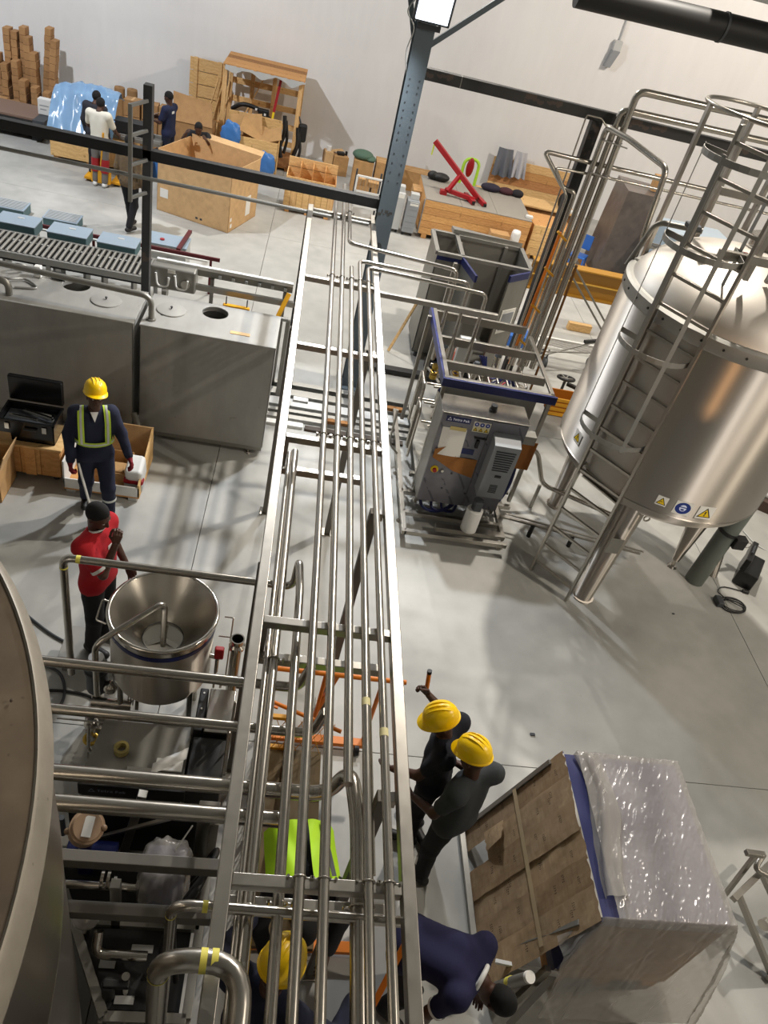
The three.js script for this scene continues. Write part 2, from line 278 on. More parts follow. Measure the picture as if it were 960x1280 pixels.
// ================================================================== PIPE RACK
const clampGeo = (x, y, z, r) => [   // pipe clip around a pipe that runs along z, with its two screws
  new THREE.TorusGeometry(r + 0.004, 0.0045, 6, 18).translate(x, y, z), cyl([x - r - 0.004, y - 0.004, z], [x - r - 0.036, y - 0.004, z], 0.006), cyl([x + r + 0.004, y - 0.004, z], [x + r + 0.036, y - 0.004, z], 0.006),
  cyl([x - r - 0.028, y - 0.018, z], [x - r - 0.028, y + 0.016, z], 0.008, 0.008, 8), cyl([x + r + 0.028, y - 0.018, z], [x + r + 0.028, y + 0.016, z], 0.008, 0.008, 8), new THREE.CylinderGeometry(0.007, 0.007, 0.06, 8).translate(x, y - r - 0.03, z)];
{
  const rk = thing('pipe_rack', 'long stainless pipe rack on posts running away from the camera', 'pipe rack');
  part('side_rail', BB(0.045, 0.115, 2.53, 2.6, -10.78, 1.0, 0.006), M.tube, rk); part('side_rail', BB(0.92, 0.99, 2.53, 2.6, -10.85, 1.0, 0.006), M.tube, rk);
  for (const z of [-10.65, -8.4, -6.78, -5.19, -3.18, -1.59, 0.2]) part('rung', BB(0.115, 0.92, 2.535, 2.595, z - 0.03, z + 0.03, 0.005), M.tube, rk);
  for (const z of [-5.1, -3.11, -1.6]) part('lower_rung', BB(0.09, z < -5 ? 0.8 : 0.94, 2.27, 2.33, z - 0.03, z + 0.03, 0.005), M.tube, rk);
  for (const [x, z, y1] of [[0.07, -10.55, 2.53], [0.06, -7.2, 2.53], [0.07, -3.7, 2.53], [0.07, -0.6, 2.53], [0.84, -6.97, 2.53], [0.86, -4.45, 2.53], [0.86, -2.1, 2.53], [0.86, 0.4, 2.53]]) {
    const p = part('post', BB(x - 0.035, x + 0.035, 0.012, y1, z - 0.035, z + 0.035, 0.004), z < -10 ? M.blackm : M.post, rk);
    part('foot_plate', [BB(x - 0.07, x + 0.07, 0, 0.012, z - 0.07, z + 0.07), cyl([x + 0.05, 0.01, z], [x + 0.05, 0.05, z], 0.008)], M.polish, p);
  }
  for (const [x, z] of [[0.84, -6.97], [0.86, -4.45], [0.86, -2.1]]) part('bracket', BB(x - 0.02, 0.93, 2.46, 2.53, z - 0.03, z + 0.03), M.tube, rk);
  for (const z of [-4.45]) part('outrigger', BB(0.99, 1.0, 2.4, 2.53, z - 0.04, z + 0.04), M.tube, rk);
  for (const z of [-5.19, -3.18]) part('inner_post', BB(0.1, 0.15, 2.27, 2.535, z - 0.02, z + 0.03), M.tube, rk);
  part('tie_beam', BB(0.99, 2.45, 2.5, 2.56, -8.45, -8.39, 0.005), M.tube, rk);
  part('tie_beam', BB(-1.9, 0.045, 1.42, 1.5, -10.0, -9.94, 0.005), M.tube, rk);
  // pipes: name, path, radius, label
  const Y1 = 2.645;
  const PIPES = [
    [[[0.42, Y1, -11.3], [0.42, Y1, 0.9]], 0.026, 'stainless pipe on the rack, beside the open gap'],
    [[[0.535, Y1, -11.75], [0.535, Y1, 0.9]], 0.026, 'stainless pipe on the rack, longest at its far end'],
    [[[0.645, Y1, -8.75], [0.645, Y1, -2.08]], 0.026, 'middle stainless pipe of the rack ending open above a thicker one'],
    [[[0.615, Y1, -11.15], [0.615, Y1, -9.5], [2.02, Y1, -9.32], [2.02, 1.35, -9.32]], 0.026, 'stainless pipe bending off the far end of the rack to the skid'],
    [[[0.745, Y1, 0.9], [0.745, Y1, -9.0], [2.14, Y1, -8.98], [2.14, 1.5, -8.98]], 0.024, 'stainless pipe turning off the rack, between two other bent pipes'],
    [[[0.845, Y1, 0.9], [0.845, Y1, -8.84], [2.33, Y1, -8.74], [2.33, 1.2, -8.74]], 0.024, 'stainless pipe beside the side rail, bending to the skid'],
  ];
  for (const [p, r, lab] of PIPES) { const t = thing('rack_pipe', lab, 'pipe', null, 0, 'upper pipes on the rack'); part('pipe', pipe(p, r, 0.09, 20), M.steel, t); }
  // open end lining of the middle pipe
  // lower layer, hung from the lower rungs
  const Y2 = 2.37;
  const LOW = [
    [[[0.17, Y2, -5.25], [0.17, Y2, -1.0]], 0.018, 'thin stainless pipe under the rack, hugging the near rail'],
    [[[0.215, Y2, -5.28], [0.215, Y2, -1.2]], 0.03, 'thick bright pipe in the lower layer, next to the thin one'],
    [[[-1.29, 0.9, -3.86], [-1.29, 2.2, -3.86], [0.31, 2.2, -3.86], [0.32, 2.44, -3.9], [0.34, 2.44, -3.6], [0.36, 2.44, 0.9]], 0.028, 'stainless pipe rising by the hopper and turning into the rack'],
    [[[-1.6, 2.2, -2.98], [0.4, 2.2, -2.98], [0.45, 2.4, -3.0]], 0.032, 'stainless cross pipe entering the rack above the hopper bottom'],
    [[[-1.6, 2.2, -2.655], [0.5, 2.2, -2.655], [0.55, 2.4, -2.68]], 0.03, 'stainless cross pipe above the steel table'],
    [[[-1.5, 2.2, -2.265], [0.6, 2.2, -2.265], [0.7, 2.43, -2.3], [0.74, 2.43, -2.0], [0.74, 2.43, 0.9]], 0.043, 'thick stainless cross pipe turning along the rack'],
    [[[-1.4, 2.2, -2.095], [0.36, 2.2, -2.095]], 0.045, 'thickest stainless cross pipe with a plain end'],
    [[[0.81, Y2, -5.5], [0.83, Y2, -1.75]], 0.012, 'thin tube between two rack pipes'],
    [[[-0.14, 0.1, -1.52], [-0.14, 2.45, -1.52], [0.95, 2.45, -1.5]], 0.026, 'slim pipe bending under the rail, banded with yellow tape'],
    [[[-0.14, 0.1, -1.19], [-0.14, 2.74, -1.19], [0.2, 2.74, -1.19], [0.2, 2.74, 0.6]], 0.046, 'thick foreground pipe bent in a U over the rail with yellow tape'],
  ];
  LOW.forEach(([p, r, lab], i) => {
    const t = thing('rack_pipe', lab, 'pipe'); part('pipe', pipe(p, r, i === 9 ? 0.16 : i === 8 ? 0.11 : r * 2.6, 22), M.steel, t);
    if (i === 9) for (const x of [0.035, 0.08]) part('tape', cyl([x - 0.014, 2.74, -1.19], [x + 0.014, 2.74, -1.19], 0.0475, 0.0475, 20, true), M.tape, t);
    if (i === 9) part('tape', cyl([-0.14, 2.575, -1.19], [-0.14, 2.585, -1.19], 0.0475, 0.0475, 20, true), M.tape, t);
    if (i === 8) { part('tape', cyl([0.0, 2.45, -1.517], [0.025, 2.45, -1.517], 0.0272, 0.0272, 18, true), M.tape, t); part('tape', cyl([-0.14, 2.33, -1.52], [-0.14, 2.34, -1.52], 0.0272, 0.0272, 18, true), M.tape, t); }
    if (i === 2) { part('tape', cyl([-1.2, 2.2, -3.86], [-1.17, 2.2, -3.86], 0.0292, 0.0292, 18, true), M.tape, t); part('tape', cyl([-1.29, 2.1, -3.86], [-1.29, 2.115, -3.86], 0.0292, 0.0292, 18, true), M.tape, t); }
  });
  for (const [x, z, r, c] of [[0.745, -2.62, 0.0252, 0xd9cf9a], [0.845, -2.43, 0.0252, 0xd9cf9a]]) one('tape_band', cyl([x, Y1, z], [x, Y1, z + 0.05], r, r, 18, true), paint(c, 0.7), 'pale tape band round the ' + (x > 0.8 ? 'rack pipe beside the side rail' : 'bent inner rack pipe'), 'tape', 'pale tape bands on the rack pipes');
  const RN = { '-10.6': 'at the far end', '-8.4': 'on the rung before the far bends', '-5.19': 'on the rung above the steel profiles', '-1.59': 'on the rung by the taped bend', '-3.05': 'on the lower middle rung', '-1.56': 'on the lower rung by the taped bend' };
  const PN = { 0.42: 'pipe beside the open gap', 0.535: 'longest pipe', 0.615: 'bent far pipe', 0.645: 'middle pipe', 0.745: 'bent inner pipe', 0.845: 'pipe by the side rail', 0.215: 'thick lower pipe', 0.36: 'hopper pipe', 0.74: 'thick inner pipe' };
  const clip = (x, y, z, r) => one('pipe_clip', clampGeo(x, y, z, r), M.polish, 'steel clip on the ' + PN[x] + ' ' + RN[z], 'pipe clip', 'pipe clips on the rack rungs');
  for (const [z, xs] of [[-10.6, [0.615]], [-8.4, [0.42, 0.535, 0.645, 0.745, 0.845]], [-5.19, [0.42, 0.535, 0.645, 0.745, 0.845]], [-1.59, [0.42, 0.535, 0.745, 0.845]]]) for (const x of xs) clip(x, Y1, z, 0.026);
  for (const [x, z, r] of [[0.215, -3.05, 0.031], [0.215, -1.56, 0.031], [0.36, -1.56, 0.029], [0.74, -1.56, 0.044]]) clip(x, x > 0.3 ? 2.43 : Y2, z, r);
  // two steel cross beams below the cross pipes, shade put into their colour
  for (const [z, y, lab] of [[-1.81, 2.2, 'steel cross beam painted as shaded, between the big tank and the rack'], [-1.63, 2.05, 'steel cross beam painted as shaded, above the pump skid']]) { const t = thing('cross_beam', lab, 'beam'); part('beam', BB(-1.5, 0.05, y - 0.04, y + 0.04, z - 0.03, z + 0.03), M.post, t); }
}
{ // big tank beside the camera
  const t = thing('storage_tank', 'huge cylindrical steel tank with dusty top and pale rim', 'tank', [-2.574, 0, -0.723]);
  const R = 2.14, h = 4.03;
  part('shell', creaseLathe([[R - 0.012, 0.35], [R - 0.012, 1.6], [R - 0.008, 1.61], [R - 0.012, 1.62], [R - 0.012, 3.1], [R - 0.008, 3.11], [R - 0.012, 3.12], [R - 0.012, h - 0.08]], 160), M.shell, t, null, true);
  part('rim', creaseLathe([[R - 0.012, h - 0.11], [R + 0.004, h - 0.105], [R + 0.006, h - 0.075], [R - 0.026, h - 0.006], [R - 0.034, h], [R - 0.042, h - 0.006]], 160, 0, 0, 0, 0.6), std({ map: TX.dusty, color: 0xfff6ea, metalness: 0.35, roughness: 0.5 }), t, 'pale rim');  // paler than the shell: the light on this edge is in its colour
  part('top', lathe([[R - 0.04, h - 0.008], [1.4, h + 0.02], [0.7, h + 0.04], [0.001, h + 0.05]], 120), M.dusttop, t, 'dusty tank top');
  for (let i = 0; i < 26; i++) { const a = rr(-0.5, 0.25), q = rr(1.3, 2.05); part('dirt_speck', sph(Math.cos(a) * q, h + 0.004 + (R - q) * 0.02, Math.sin(a) * q, rr(0.004, 0.014), 0.004, rr(0.004, 0.012), 8), paint(0x5c5044, 0.9), t); }
  part('bottom', lathe([[0.001, 0.2], [1.5, 0.25], [R - 0.012, 0.35]], 64), M.tank, t);
  for (let i = 0; i < 4; i++) { const a = i * Math.PI / 2 + 0.6; part('leg', cyl([Math.cos(a) * 1.7, 0, Math.sin(a) * 1.7], [Math.cos(a) * 1.7, 0.4, Math.sin(a) * 1.7], 0.08), M.tank, t); }
}
{ // walkway out of view behind the camera, placed to shade the lower left
  const w = thing('unseen_walkway', 'unseen grey steel walkway behind the camera, shading the lower left', 'walkway'); part('deck', BB(-0.35, 3.2, 4.5, 4.54, 0.35, 3.2), M.dull, w); for (const [x, z] of [[-0.25, 0.5], [3.1, 0.5], [-0.25, 3.1], [3.1, 3.1]]) part('post', BB(x - 0.05, x + 0.05, 0, 4.5, z - 0.05, z + 0.05), M.post, w);
}
{ // grey rectangular tanks at left
  const H0 = 1.65, zf = -8.3, zb = -9.15, mk = (x0, x1, label, hx, hz, lx, lz) => {
    const t = thing('box_tank', label, 'tank');
    const top = new THREE.Shape([[x0, zf], [x1, zf], [x1, zb], [x0, zb]].map(p => new THREE.Vector2(p[0], -p[1])));
    const ho = new THREE.Path(); ho.absellipse(hx, -hz, 0.165, 0.165, 0, Math.PI * 2); top.holes.push(ho);
    part('top_plate', new THREE.ExtrudeGeometry(top, { depth: 0.02, bevelEnabled: true, bevelSize: 0.004, bevelThickness: 0.004, bevelSegments: 1, curveSegments: 32 }).rotateX(-Math.PI / 2).translate(0, H0 - 0.02, 0), M.boxtank, t);
    part('front_panel', BB(x0, x1, 0.16, H0 - 0.02, zf - 0.012, zf, 0.003), M.boxtank, t);
    part('rear_panel', BB(x0, x1, 0.16, H0 - 0.02, zb, zb + 0.012, 0.003), M.boxtank, t);
    part('side_panel', BB(x0, x0 + 0.012, 0.16, H0 - 0.02, zb, zf, 0.003), M.boxtank, t); part('side_panel', BB(x1 - 0.012, x1, 0.16, H0 - 0.02, zb, zf, 0.003), M.boxtank, t);
    part('bottom_plate', BB(x0, x1, 0.15, 0.165, zb, zf), M.boxtank, t);
    part('base_frame', [BB(x0 + 0.01, x1 - 0.01, 0.08, 0.15, zf - 0.08, zf - 0.02), BB(x0 + 0.01, x1 - 0.01, 0.08, 0.15, zb + 0.02, zb + 0.08), BB(x0 + 0.01, x0 + 0.07, 0.08, 0.15, zb, zf - 0.03), BB(x1 - 0.07, x1 - 0.01, 0.08, 0.15, zb, zf - 0.03)], M.dull, t);
    for (const [fx, fz] of [[x0 + 0.15, zf - 0.06], [x1 - 0.18, zf - 0.06], [x0 + 0.15, zb + 0.06], [x1 - 0.18, zb + 0.06]]) part('levelling_foot', [cyl([fx, 0.02, fz], [fx, 0.1, fz], 0.014), cyl([fx, 0, fz], [fx, 0.02, fz], 0.045, 0.03)], M.polish, t);
    part('hatch_lining', new THREE.CylinderGeometry(0.167, 0.167, 0.06, 40, 1, true).translate(hx, H0 - 0.03, hz), M.boxtank, t);
    part('lid_seat', new THREE.CylinderGeometry(0.17, 0.17, 0.012, 40).translate(lx, H0 + 0.008, lz), M.boxtank, t);
    const lid = part('lid', creaseLathe([[0.001, 0.028], [0.15, 0.022], [0.175, 0.018], [0.178, 0.012], [0.178, 0.004]], 40, lx, H0, lz), M.boxtank, t); part('knob', lathe([[0.001, 0.062], [0.014, 0.058], [0.016, 0.05], [0.008, 0.044], [0.008, 0.026]], 14, lx, H0, lz), M.black, lid);
    return t;
  };
  const L = mk(-3.95, -1.775, 'wide grey rectangular tank behind the black tool case', -2.6, -8.99, -2.18, -8.72);
  part('vent_pipe', pipe([[-3.2, H0 - 0.01, -8.45], [-3.2, H0 + 0.16, -8.45], [-3.45, H0 + 0.16, -8.5]], 0.04, 0.1), M.dull, L);
  const Rr = mk(-1.7, -0.1, 'grey rectangular tank with a strip of card on top, beside the pipe rack', -0.91, -8.93, -1.42, -8.78);
  part('port', disc(-1.5, H0 + 0.004, -8.63, 0.02, 0.01, 14), M.black, Rr);
  part('flange', [disc(-1.6, H0 + 0.012, -8.46, 0.055, 0.024)], M.dull, Rr);
  const v = thing('header_pipe', 'grey header pipe lying over the box tanks and bending down', 'pipe');
  part('pipe', pipe([[-1.6, H0 + 0.02, -8.46], [-1.6, H0 + 0.3, -8.46], [-4.6, H0 + 0.34, -8.62]], 0.034, 0.13, 18), M.dull, v);
  one('card_strip', B(-0.55, H0 + 0.006, -8.5, 0.24, 0.008, 0.07).rotateY(0), M.card2, 'small strip of card lying on the grey tank top', 'cardboard');
  one('drain_pipe', pipe([[-1.74, 0.45, -8.2], [-1.62, 0.28, -8.05], [-1.55, 0.1, -8.0], [-1.5, 0.05, -7.9]], 0.04, 0.08), M.dull, 'short grey drain pipe in the gap between the box tanks', 'pipe');
  // bits on the tanks
  const jn = thing('tool_pile', 'loose hoses and fittings heaped on the wide grey tank', 'fittings');
  part('ring', new THREE.TorusGeometry(0.07, 0.012, 8, 20).rotateX(1.0).translate(-3.25, 1.75, -9.05), M.galv, jn); part('white_block', B(-3.05, 1.73, -9.02, 0.08, 0.14, 0.08, 0.01), M.white, jn);
  part('hose', smoothCurve([[-3.5, 1.68, -8.8], [-3.3, 1.7, -8.75], [-3.15, 1.68, -8.85], [-2.98, 1.67, -8.7], [-3.2, 1.67, -8.62]], 0.014), M.galv, jn); part('rod', cyl([-2.9, 1.69, -9.08], [-2.75, 1.69, -9.05], 0.05), M.black, jn);
}

// ================================================================== PROCESS TANK, LADDER AND CAGE
const signTex = {
  plate: canvasTex(256, 64, (c, w, h) => { c.fillStyle = '#141d52'; c.fillRect(0, 0, w, h); c.fillStyle = '#f2f4ff'; c.font = 'bold 38px sans-serif'; c.textBaseline = 'middle'; c.fillText('Tetra Pak', 70, h / 2 + 2); c.strokeStyle = '#f2f4ff'; c.lineWidth = 5; c.beginPath(); c.moveTo(20, 48); c.lineTo(38, 14); c.lineTo(56, 48); c.closePath(); c.stroke(); }),
  warn: canvasTex(128, 128, (c, w, h) => { c.fillStyle = '#e4e2da'; c.fillRect(0, 0, w, h); c.fillStyle = '#141414'; c.beginPath(); c.moveTo(64, 14); c.lineTo(120, 112); c.lineTo(8, 112); c.closePath(); c.fill(); c.fillStyle = '#e8c40c'; c.beginPath(); c.moveTo(64, 30); c.lineTo(107, 105); c.lineTo(21, 105); c.closePath(); c.fill(); c.fillStyle = '#141414'; c.fillRect(58, 52, 12, 30); c.fillRect(58, 88, 12, 11); }),
  warn2: canvasTex(128, 128, (c, w, h) => { c.fillStyle = '#e4e2da'; c.fillRect(0, 0, w, h); c.fillStyle = '#141414'; c.beginPath(); c.moveTo(64, 14); c.lineTo(120, 112); c.lineTo(8, 112); c.closePath(); c.fill(); c.fillStyle = '#e8c40c'; c.beginPath(); c.moveTo(64, 30); c.lineTo(107, 105); c.lineTo(21, 105); c.closePath(); c.fill(); c.strokeStyle = '#141414'; c.lineWidth = 6; c.beginPath(); c.arc(60, 84, 13, 2.6, 6.0); c.stroke(); c.fillRect(36, 94, 46, 5); }),
  must: canvasTex(128, 128, (c, w, h) => { c.fillStyle = '#e4e2da'; c.fillRect(0, 0, w, h); c.fillStyle = '#16307e'; c.beginPath(); c.arc(64, 64, 56, 0, 7); c.fill(); c.fillStyle = '#dfe6ff'; c.beginPath(); c.ellipse(64, 62, 26, 32, 0, 0, 7); c.fill(); c.fillStyle = '#16307e'; c.fillRect(36, 50, 56, 9); c.beginPath(); c.ellipse(64, 78, 13, 9, 0, 0, 7); c.fill(); }),
  six: canvasTex(192, 128, (c, w, h) => { c.fillStyle = '#d8d4c4'; c.fillRect(0, 0, w, h); c.fillStyle = '#e8dfa8'; c.fillRect(4, 66, w - 8, 58); for (let i = 0; i < 3; i++) { c.fillStyle = '#1c2f86'; c.beginPath(); c.arc(34 + i * 62, 34, 25, 0, 7); c.fill(); c.fillStyle = '#cfd6f2'; c.beginPath(); c.arc(34 + i * 62, 34, 10, 0, 7); c.fill(); c.fillStyle = '#222'; c.beginPath(); c.moveTo(34 + i * 62, 70); c.lineTo(60 + i * 62, 118); c.lineTo(8 + i * 62, 118); c.closePath(); c.fill(); c.fillStyle = '#d9b20c'; c.beginPath(); c.moveTo(34 + i * 62, 80); c.lineTo(52 + i * 62, 113); c.lineTo(16 + i * 62, 113); c.closePath(); c.fill(); } }),
};
const signMat = t => std({ map: t, roughness: 0.5 });
{
  const cx = 4.62, cz = -7.33, R = 1.245;
  const t = thing('process_tank', 'large upright stainless process tank on tapered legs with warning stickers', 'tank', [cx, 0, cz]);
  part('shell', creaseLathe([[R - 0.005, 1.66], [R + 0.004, 1.672], [R - 0.005, 1.684], [R - 0.005, 3.5], [R + 0.003, 3.51]], 120), M.tank, t, null, true);
  part('bottom_dish', lathe([[0.001, 1.28], [0.5, 1.31], [0.9, 1.4], [1.12, 1.5], [1.2, 1.58], [R - 0.005, 1.66]], 96), M.tank, t);
  part('collar', creaseLathe([[R + 0.003, 3.5], [R + 0.012, 3.52], [R + 0.012, 3.63], [R - 0.02, 3.65], [R - 0.06, 3.652]], 110), M.galv, t);
  for (let i = 0; i < 36; i++) { const a = i / 36 * Math.PI * 2; part('rivet', cyl([Math.cos(a) * (R + 0.008), 3.575, Math.sin(a) * (R + 0.008)], [Math.cos(a) * (R + 0.02), 3.575, Math.sin(a) * (R + 0.02)], 0.014, 0.012, 8), M.black, t); }
  part('dome', lathe([[R - 0.06, 3.65], [R - 0.1, 3.74], [R - 0.2, 3.86], [0.82, 4.02], [0.4, 4.14], [0.001, 4.18]], 96), std({ color: 0xbab5ad, metalness: 1, roughness: 0.5 }), t);
  for (const [x, z, rb] of [[4.08, -6.45, 0.105], [4.1, -8.25, 0.1]]) { const dx = x - cx, dz = z - cz; part('leg', [cyl([dx * 1.0, 0.02, dz * 1.0], [dx * 0.98, 1.75, dz * 0.98], rb, 0.17, 28), cyl([dx, 0, dz], [dx, 0.02, dz], rb + 0.03)], M.tank, t); }
  { const dx = 5.58 - cx, dz = -7.27 - cz; const l = part('leg', cyl([dx, 0.13, dz], [dx * 0.95, 1.7, dz], 0.05, 0.23, 28), M.tank, t); part('foot', [cyl([dx, 0.03, dz], [dx, 0.14, dz], 0.025), cyl([dx, 0, dz], [dx, 0.03, dz], 0.07, 0.05)], M.polish, l); }
  part('leg', cyl([1.55, 0, 0.12], [1.1, 1.7, 0.0], 0.06, 0.12, 24), M.tank, t);
  part('lifting_eye', new THREE.TorusGeometry(0.035, 0.01, 8, 18).translate(-0.28, 1.33, 0.85), M.polish, t);
  part('name_plate', B(-0.6, 1.02, 1.05, 0.16, 0.22, 0.004).applyMatrix4(new THREE.Matrix4()), M.dull, t);
  // stickers on the shell
  const stick = (az, y, w, h, tx, nm) => { const g = sheet(8, 2, (u, v) => { const a = az + (u - 0.5) * w / R; return V(Math.sin(a) * (R + 0.001), y + (v - 0.5) * h, Math.cos(a) * (R + 0.001)); }); part(nm, g, signMat(tx), t, null, true); };
  stick(-0.36, 1.83, 0.12, 0.12, signTex.warn2, 'warning_sticker'); stick(-0.17, 1.82, 0.19, 0.17, signTex.must, 'mandatory_sticker'); stick(0.04, 1.82, 0.19, 0.17, signTex.warn, 'warning_sticker');
  stick(-1.35, 1.9, 0.14, 0.14, signTex.warn, 'warning_sticker');
  // instruments and manifold on the dome
  part('manway', [disc(0.2, 4.17, -0.3, 0.26, 0.1), disc(0.2, 4.24, -0.3, 0.28, 0.03)], M.steel, t);
  const ag = part('agitator_drive', [lathe([[0.16, 4.1], [0.16, 4.35], [0.1, 4.4], [0.1, 4.75], [0.001, 4.78]], 24, 0.15, 0, 0.1)], M.grey, t); part('gearbox', B(0.15, 4.62, 0.1, 0.24, 0.2, 0.24, 0.02), M.lgrey, ag);
  part('spray_pipe', pipe([[-1.05, 3.55, -0.75], [-0.9, 4.05, -0.8], [-0.5, 4.12, -0.55]], 0.03, 0.1), M.dull, t);
  part('dome_valve', [cyl([-0.72, 4.0, -0.35], [-0.72, 4.16, -0.35], 0.05), B(-0.72, 4.2, -0.35, 0.14, 0.05, 0.14, 0.01)], M.dgrey, t);
  part('red_cap', B(-0.33, 4.16, 0.12, 0.08, 0.06, 0.06, 0.01), M.red, t);

  const gp = thing('waste_pipe', 'dark grey plastic pipe standing on the floor behind the tank leg', 'pipe');
  part('pipe', cyl([5.83, 0, -7.05], [5.92, 1.5, -7.12], 0.125, 0.125, 28), paint(0x5e645e, 0.5), gp); part('clamp', [cyl([5.87, 0.86, -7.08], [5.875, 0.9, -7.08], 0.132, 0.132, 28), B(6.02, 0.8, -6.98, 0.16, 0.16, 0.12, 0.01)], M.black, gp); part('hook', new THREE.TorusGeometry(0.04, 0.007, 6, 16).translate(6.14, 0.8, -6.95), M.galv, gp);

  // ladder
  const a = V(3.44, 0, -6.75), b = V(3.84, 0, -6.35);
  const ld = thing('tank_ladder', 'tall steel ladder with safety cage fixed to the process tank', 'ladder');
  part('side_rail', bar(V(a.x, 0.06, a.z), V(a.x, 5.3, a.z), 0.075, 0.03, 0.003, V(1, 0, 1)), M.tube, ld); part('side_rail', bar(V(b.x, 0.0, b.z), V(b.x, 5.6, b.z), 0.075, 0.03, 0.003, V(1, 0, 1)), M.tube, ld);
  for (let y = 0.2; y < 5.2; y += 0.29) part('rung', bar(V(a.x, y + 0.03, a.z), V(b.x, y, b.z), 0.032, 0.032, 0.004), M.tube, ld);
  const c = V(3.59, 0, -6.69), RC = 0.385;
  const A0 = Math.PI * 1.22, A1 = -Math.PI * 0.12;      // round the outer side
  for (const y of [2.3, 3.3, 4.3, 5.05]) { const P = arcPts(c, RC, A0 - Math.PI * 0.0, A1, 20, y); part('cage_hoop', strap([V(a.x, y, a.z), ...P, V(b.x, y, b.z)], 0.055, 0.006), M.galv, ld); }
  for (const f of [0.08, 0.3, 0.52, 0.74, 0.95]) { const an = A0 + (A1 - A0) * f, x = c.x + (RC - 0.006) * Math.cos(an), z = c.z + (RC - 0.006) * Math.sin(an); part('cage_strip', bar(V(x, 2.25, z), V(x, f < 0.4 ? 5.1 : 5.5, z), 0.045, 0.006, 0.001, V(Math.cos(an), 0, Math.sin(an))), M.galv, ld); }
  for (const y of [1.75, 3.4]) for (const p of [a, b]) part('standoff', bar(V(p.x, y, p.z), V(p.x + (cx - p.x) * 0.3, y, p.z + (cz - p.z) * 0.3), 0.04, 0.02), M.tube, ld);
  part('lower_bracket', [bar([3.5, 1.62, -6.72], [3.86, 1.55, -6.37], 0.05, 0.02), bar([3.5, 1.7, -6.72], [3.86, 1.63, -6.37], 0.03, 0.02)], M.tube, ld);
  // railing of the working platform on top of the tank
  const pr = thing('platform_railing', 'steel guard railing and posts round the tank top platform', 'railing');
  part('top_ring', sweep(arcPts(V(4.52, 0, -8.45), 0.64, 0, Math.PI * 2, 48, 5.19), 0.022, 12, false), M.tube, pr);
  for (const [x, z, y0] of [[3.88, -8.45, 3.2], [4.05, -7.95, 4.2], [4.5, -7.8, 4.2], [5.16, -8.45, 3.4], [4.7, -9.07, 3.2]]) part('railing_post', bar(V(x, y0, z), V(x, 5.19, z), 0.07, 0.04, 0.003), M.tube, pr);
  
  part('platform_beam', [bar([3.85, 4.95, -6.7], [6.2, 4.95, -6.95], 0.05, 0.08), bar([3.7, 4.3, -6.62], [5.8, 4.3, -6.75], 0.05, 0.08), bar([3.9, 4.62, -7.5], [5.8, 4.62, -7.4], 0.05, 0.07)], M.tube, pr);
  for (const [x, z] of [[4.35, -6.72], [4.1, -6.68]]) part('railing_post', bar(V(x, 4.1, z), V(x, 5.2, z), 0.05), M.tube, pr);
  part('grating', BB(4.75, 5.9, 4.24, 4.27, -7.9, -6.8), M.boxtank, pr);
}
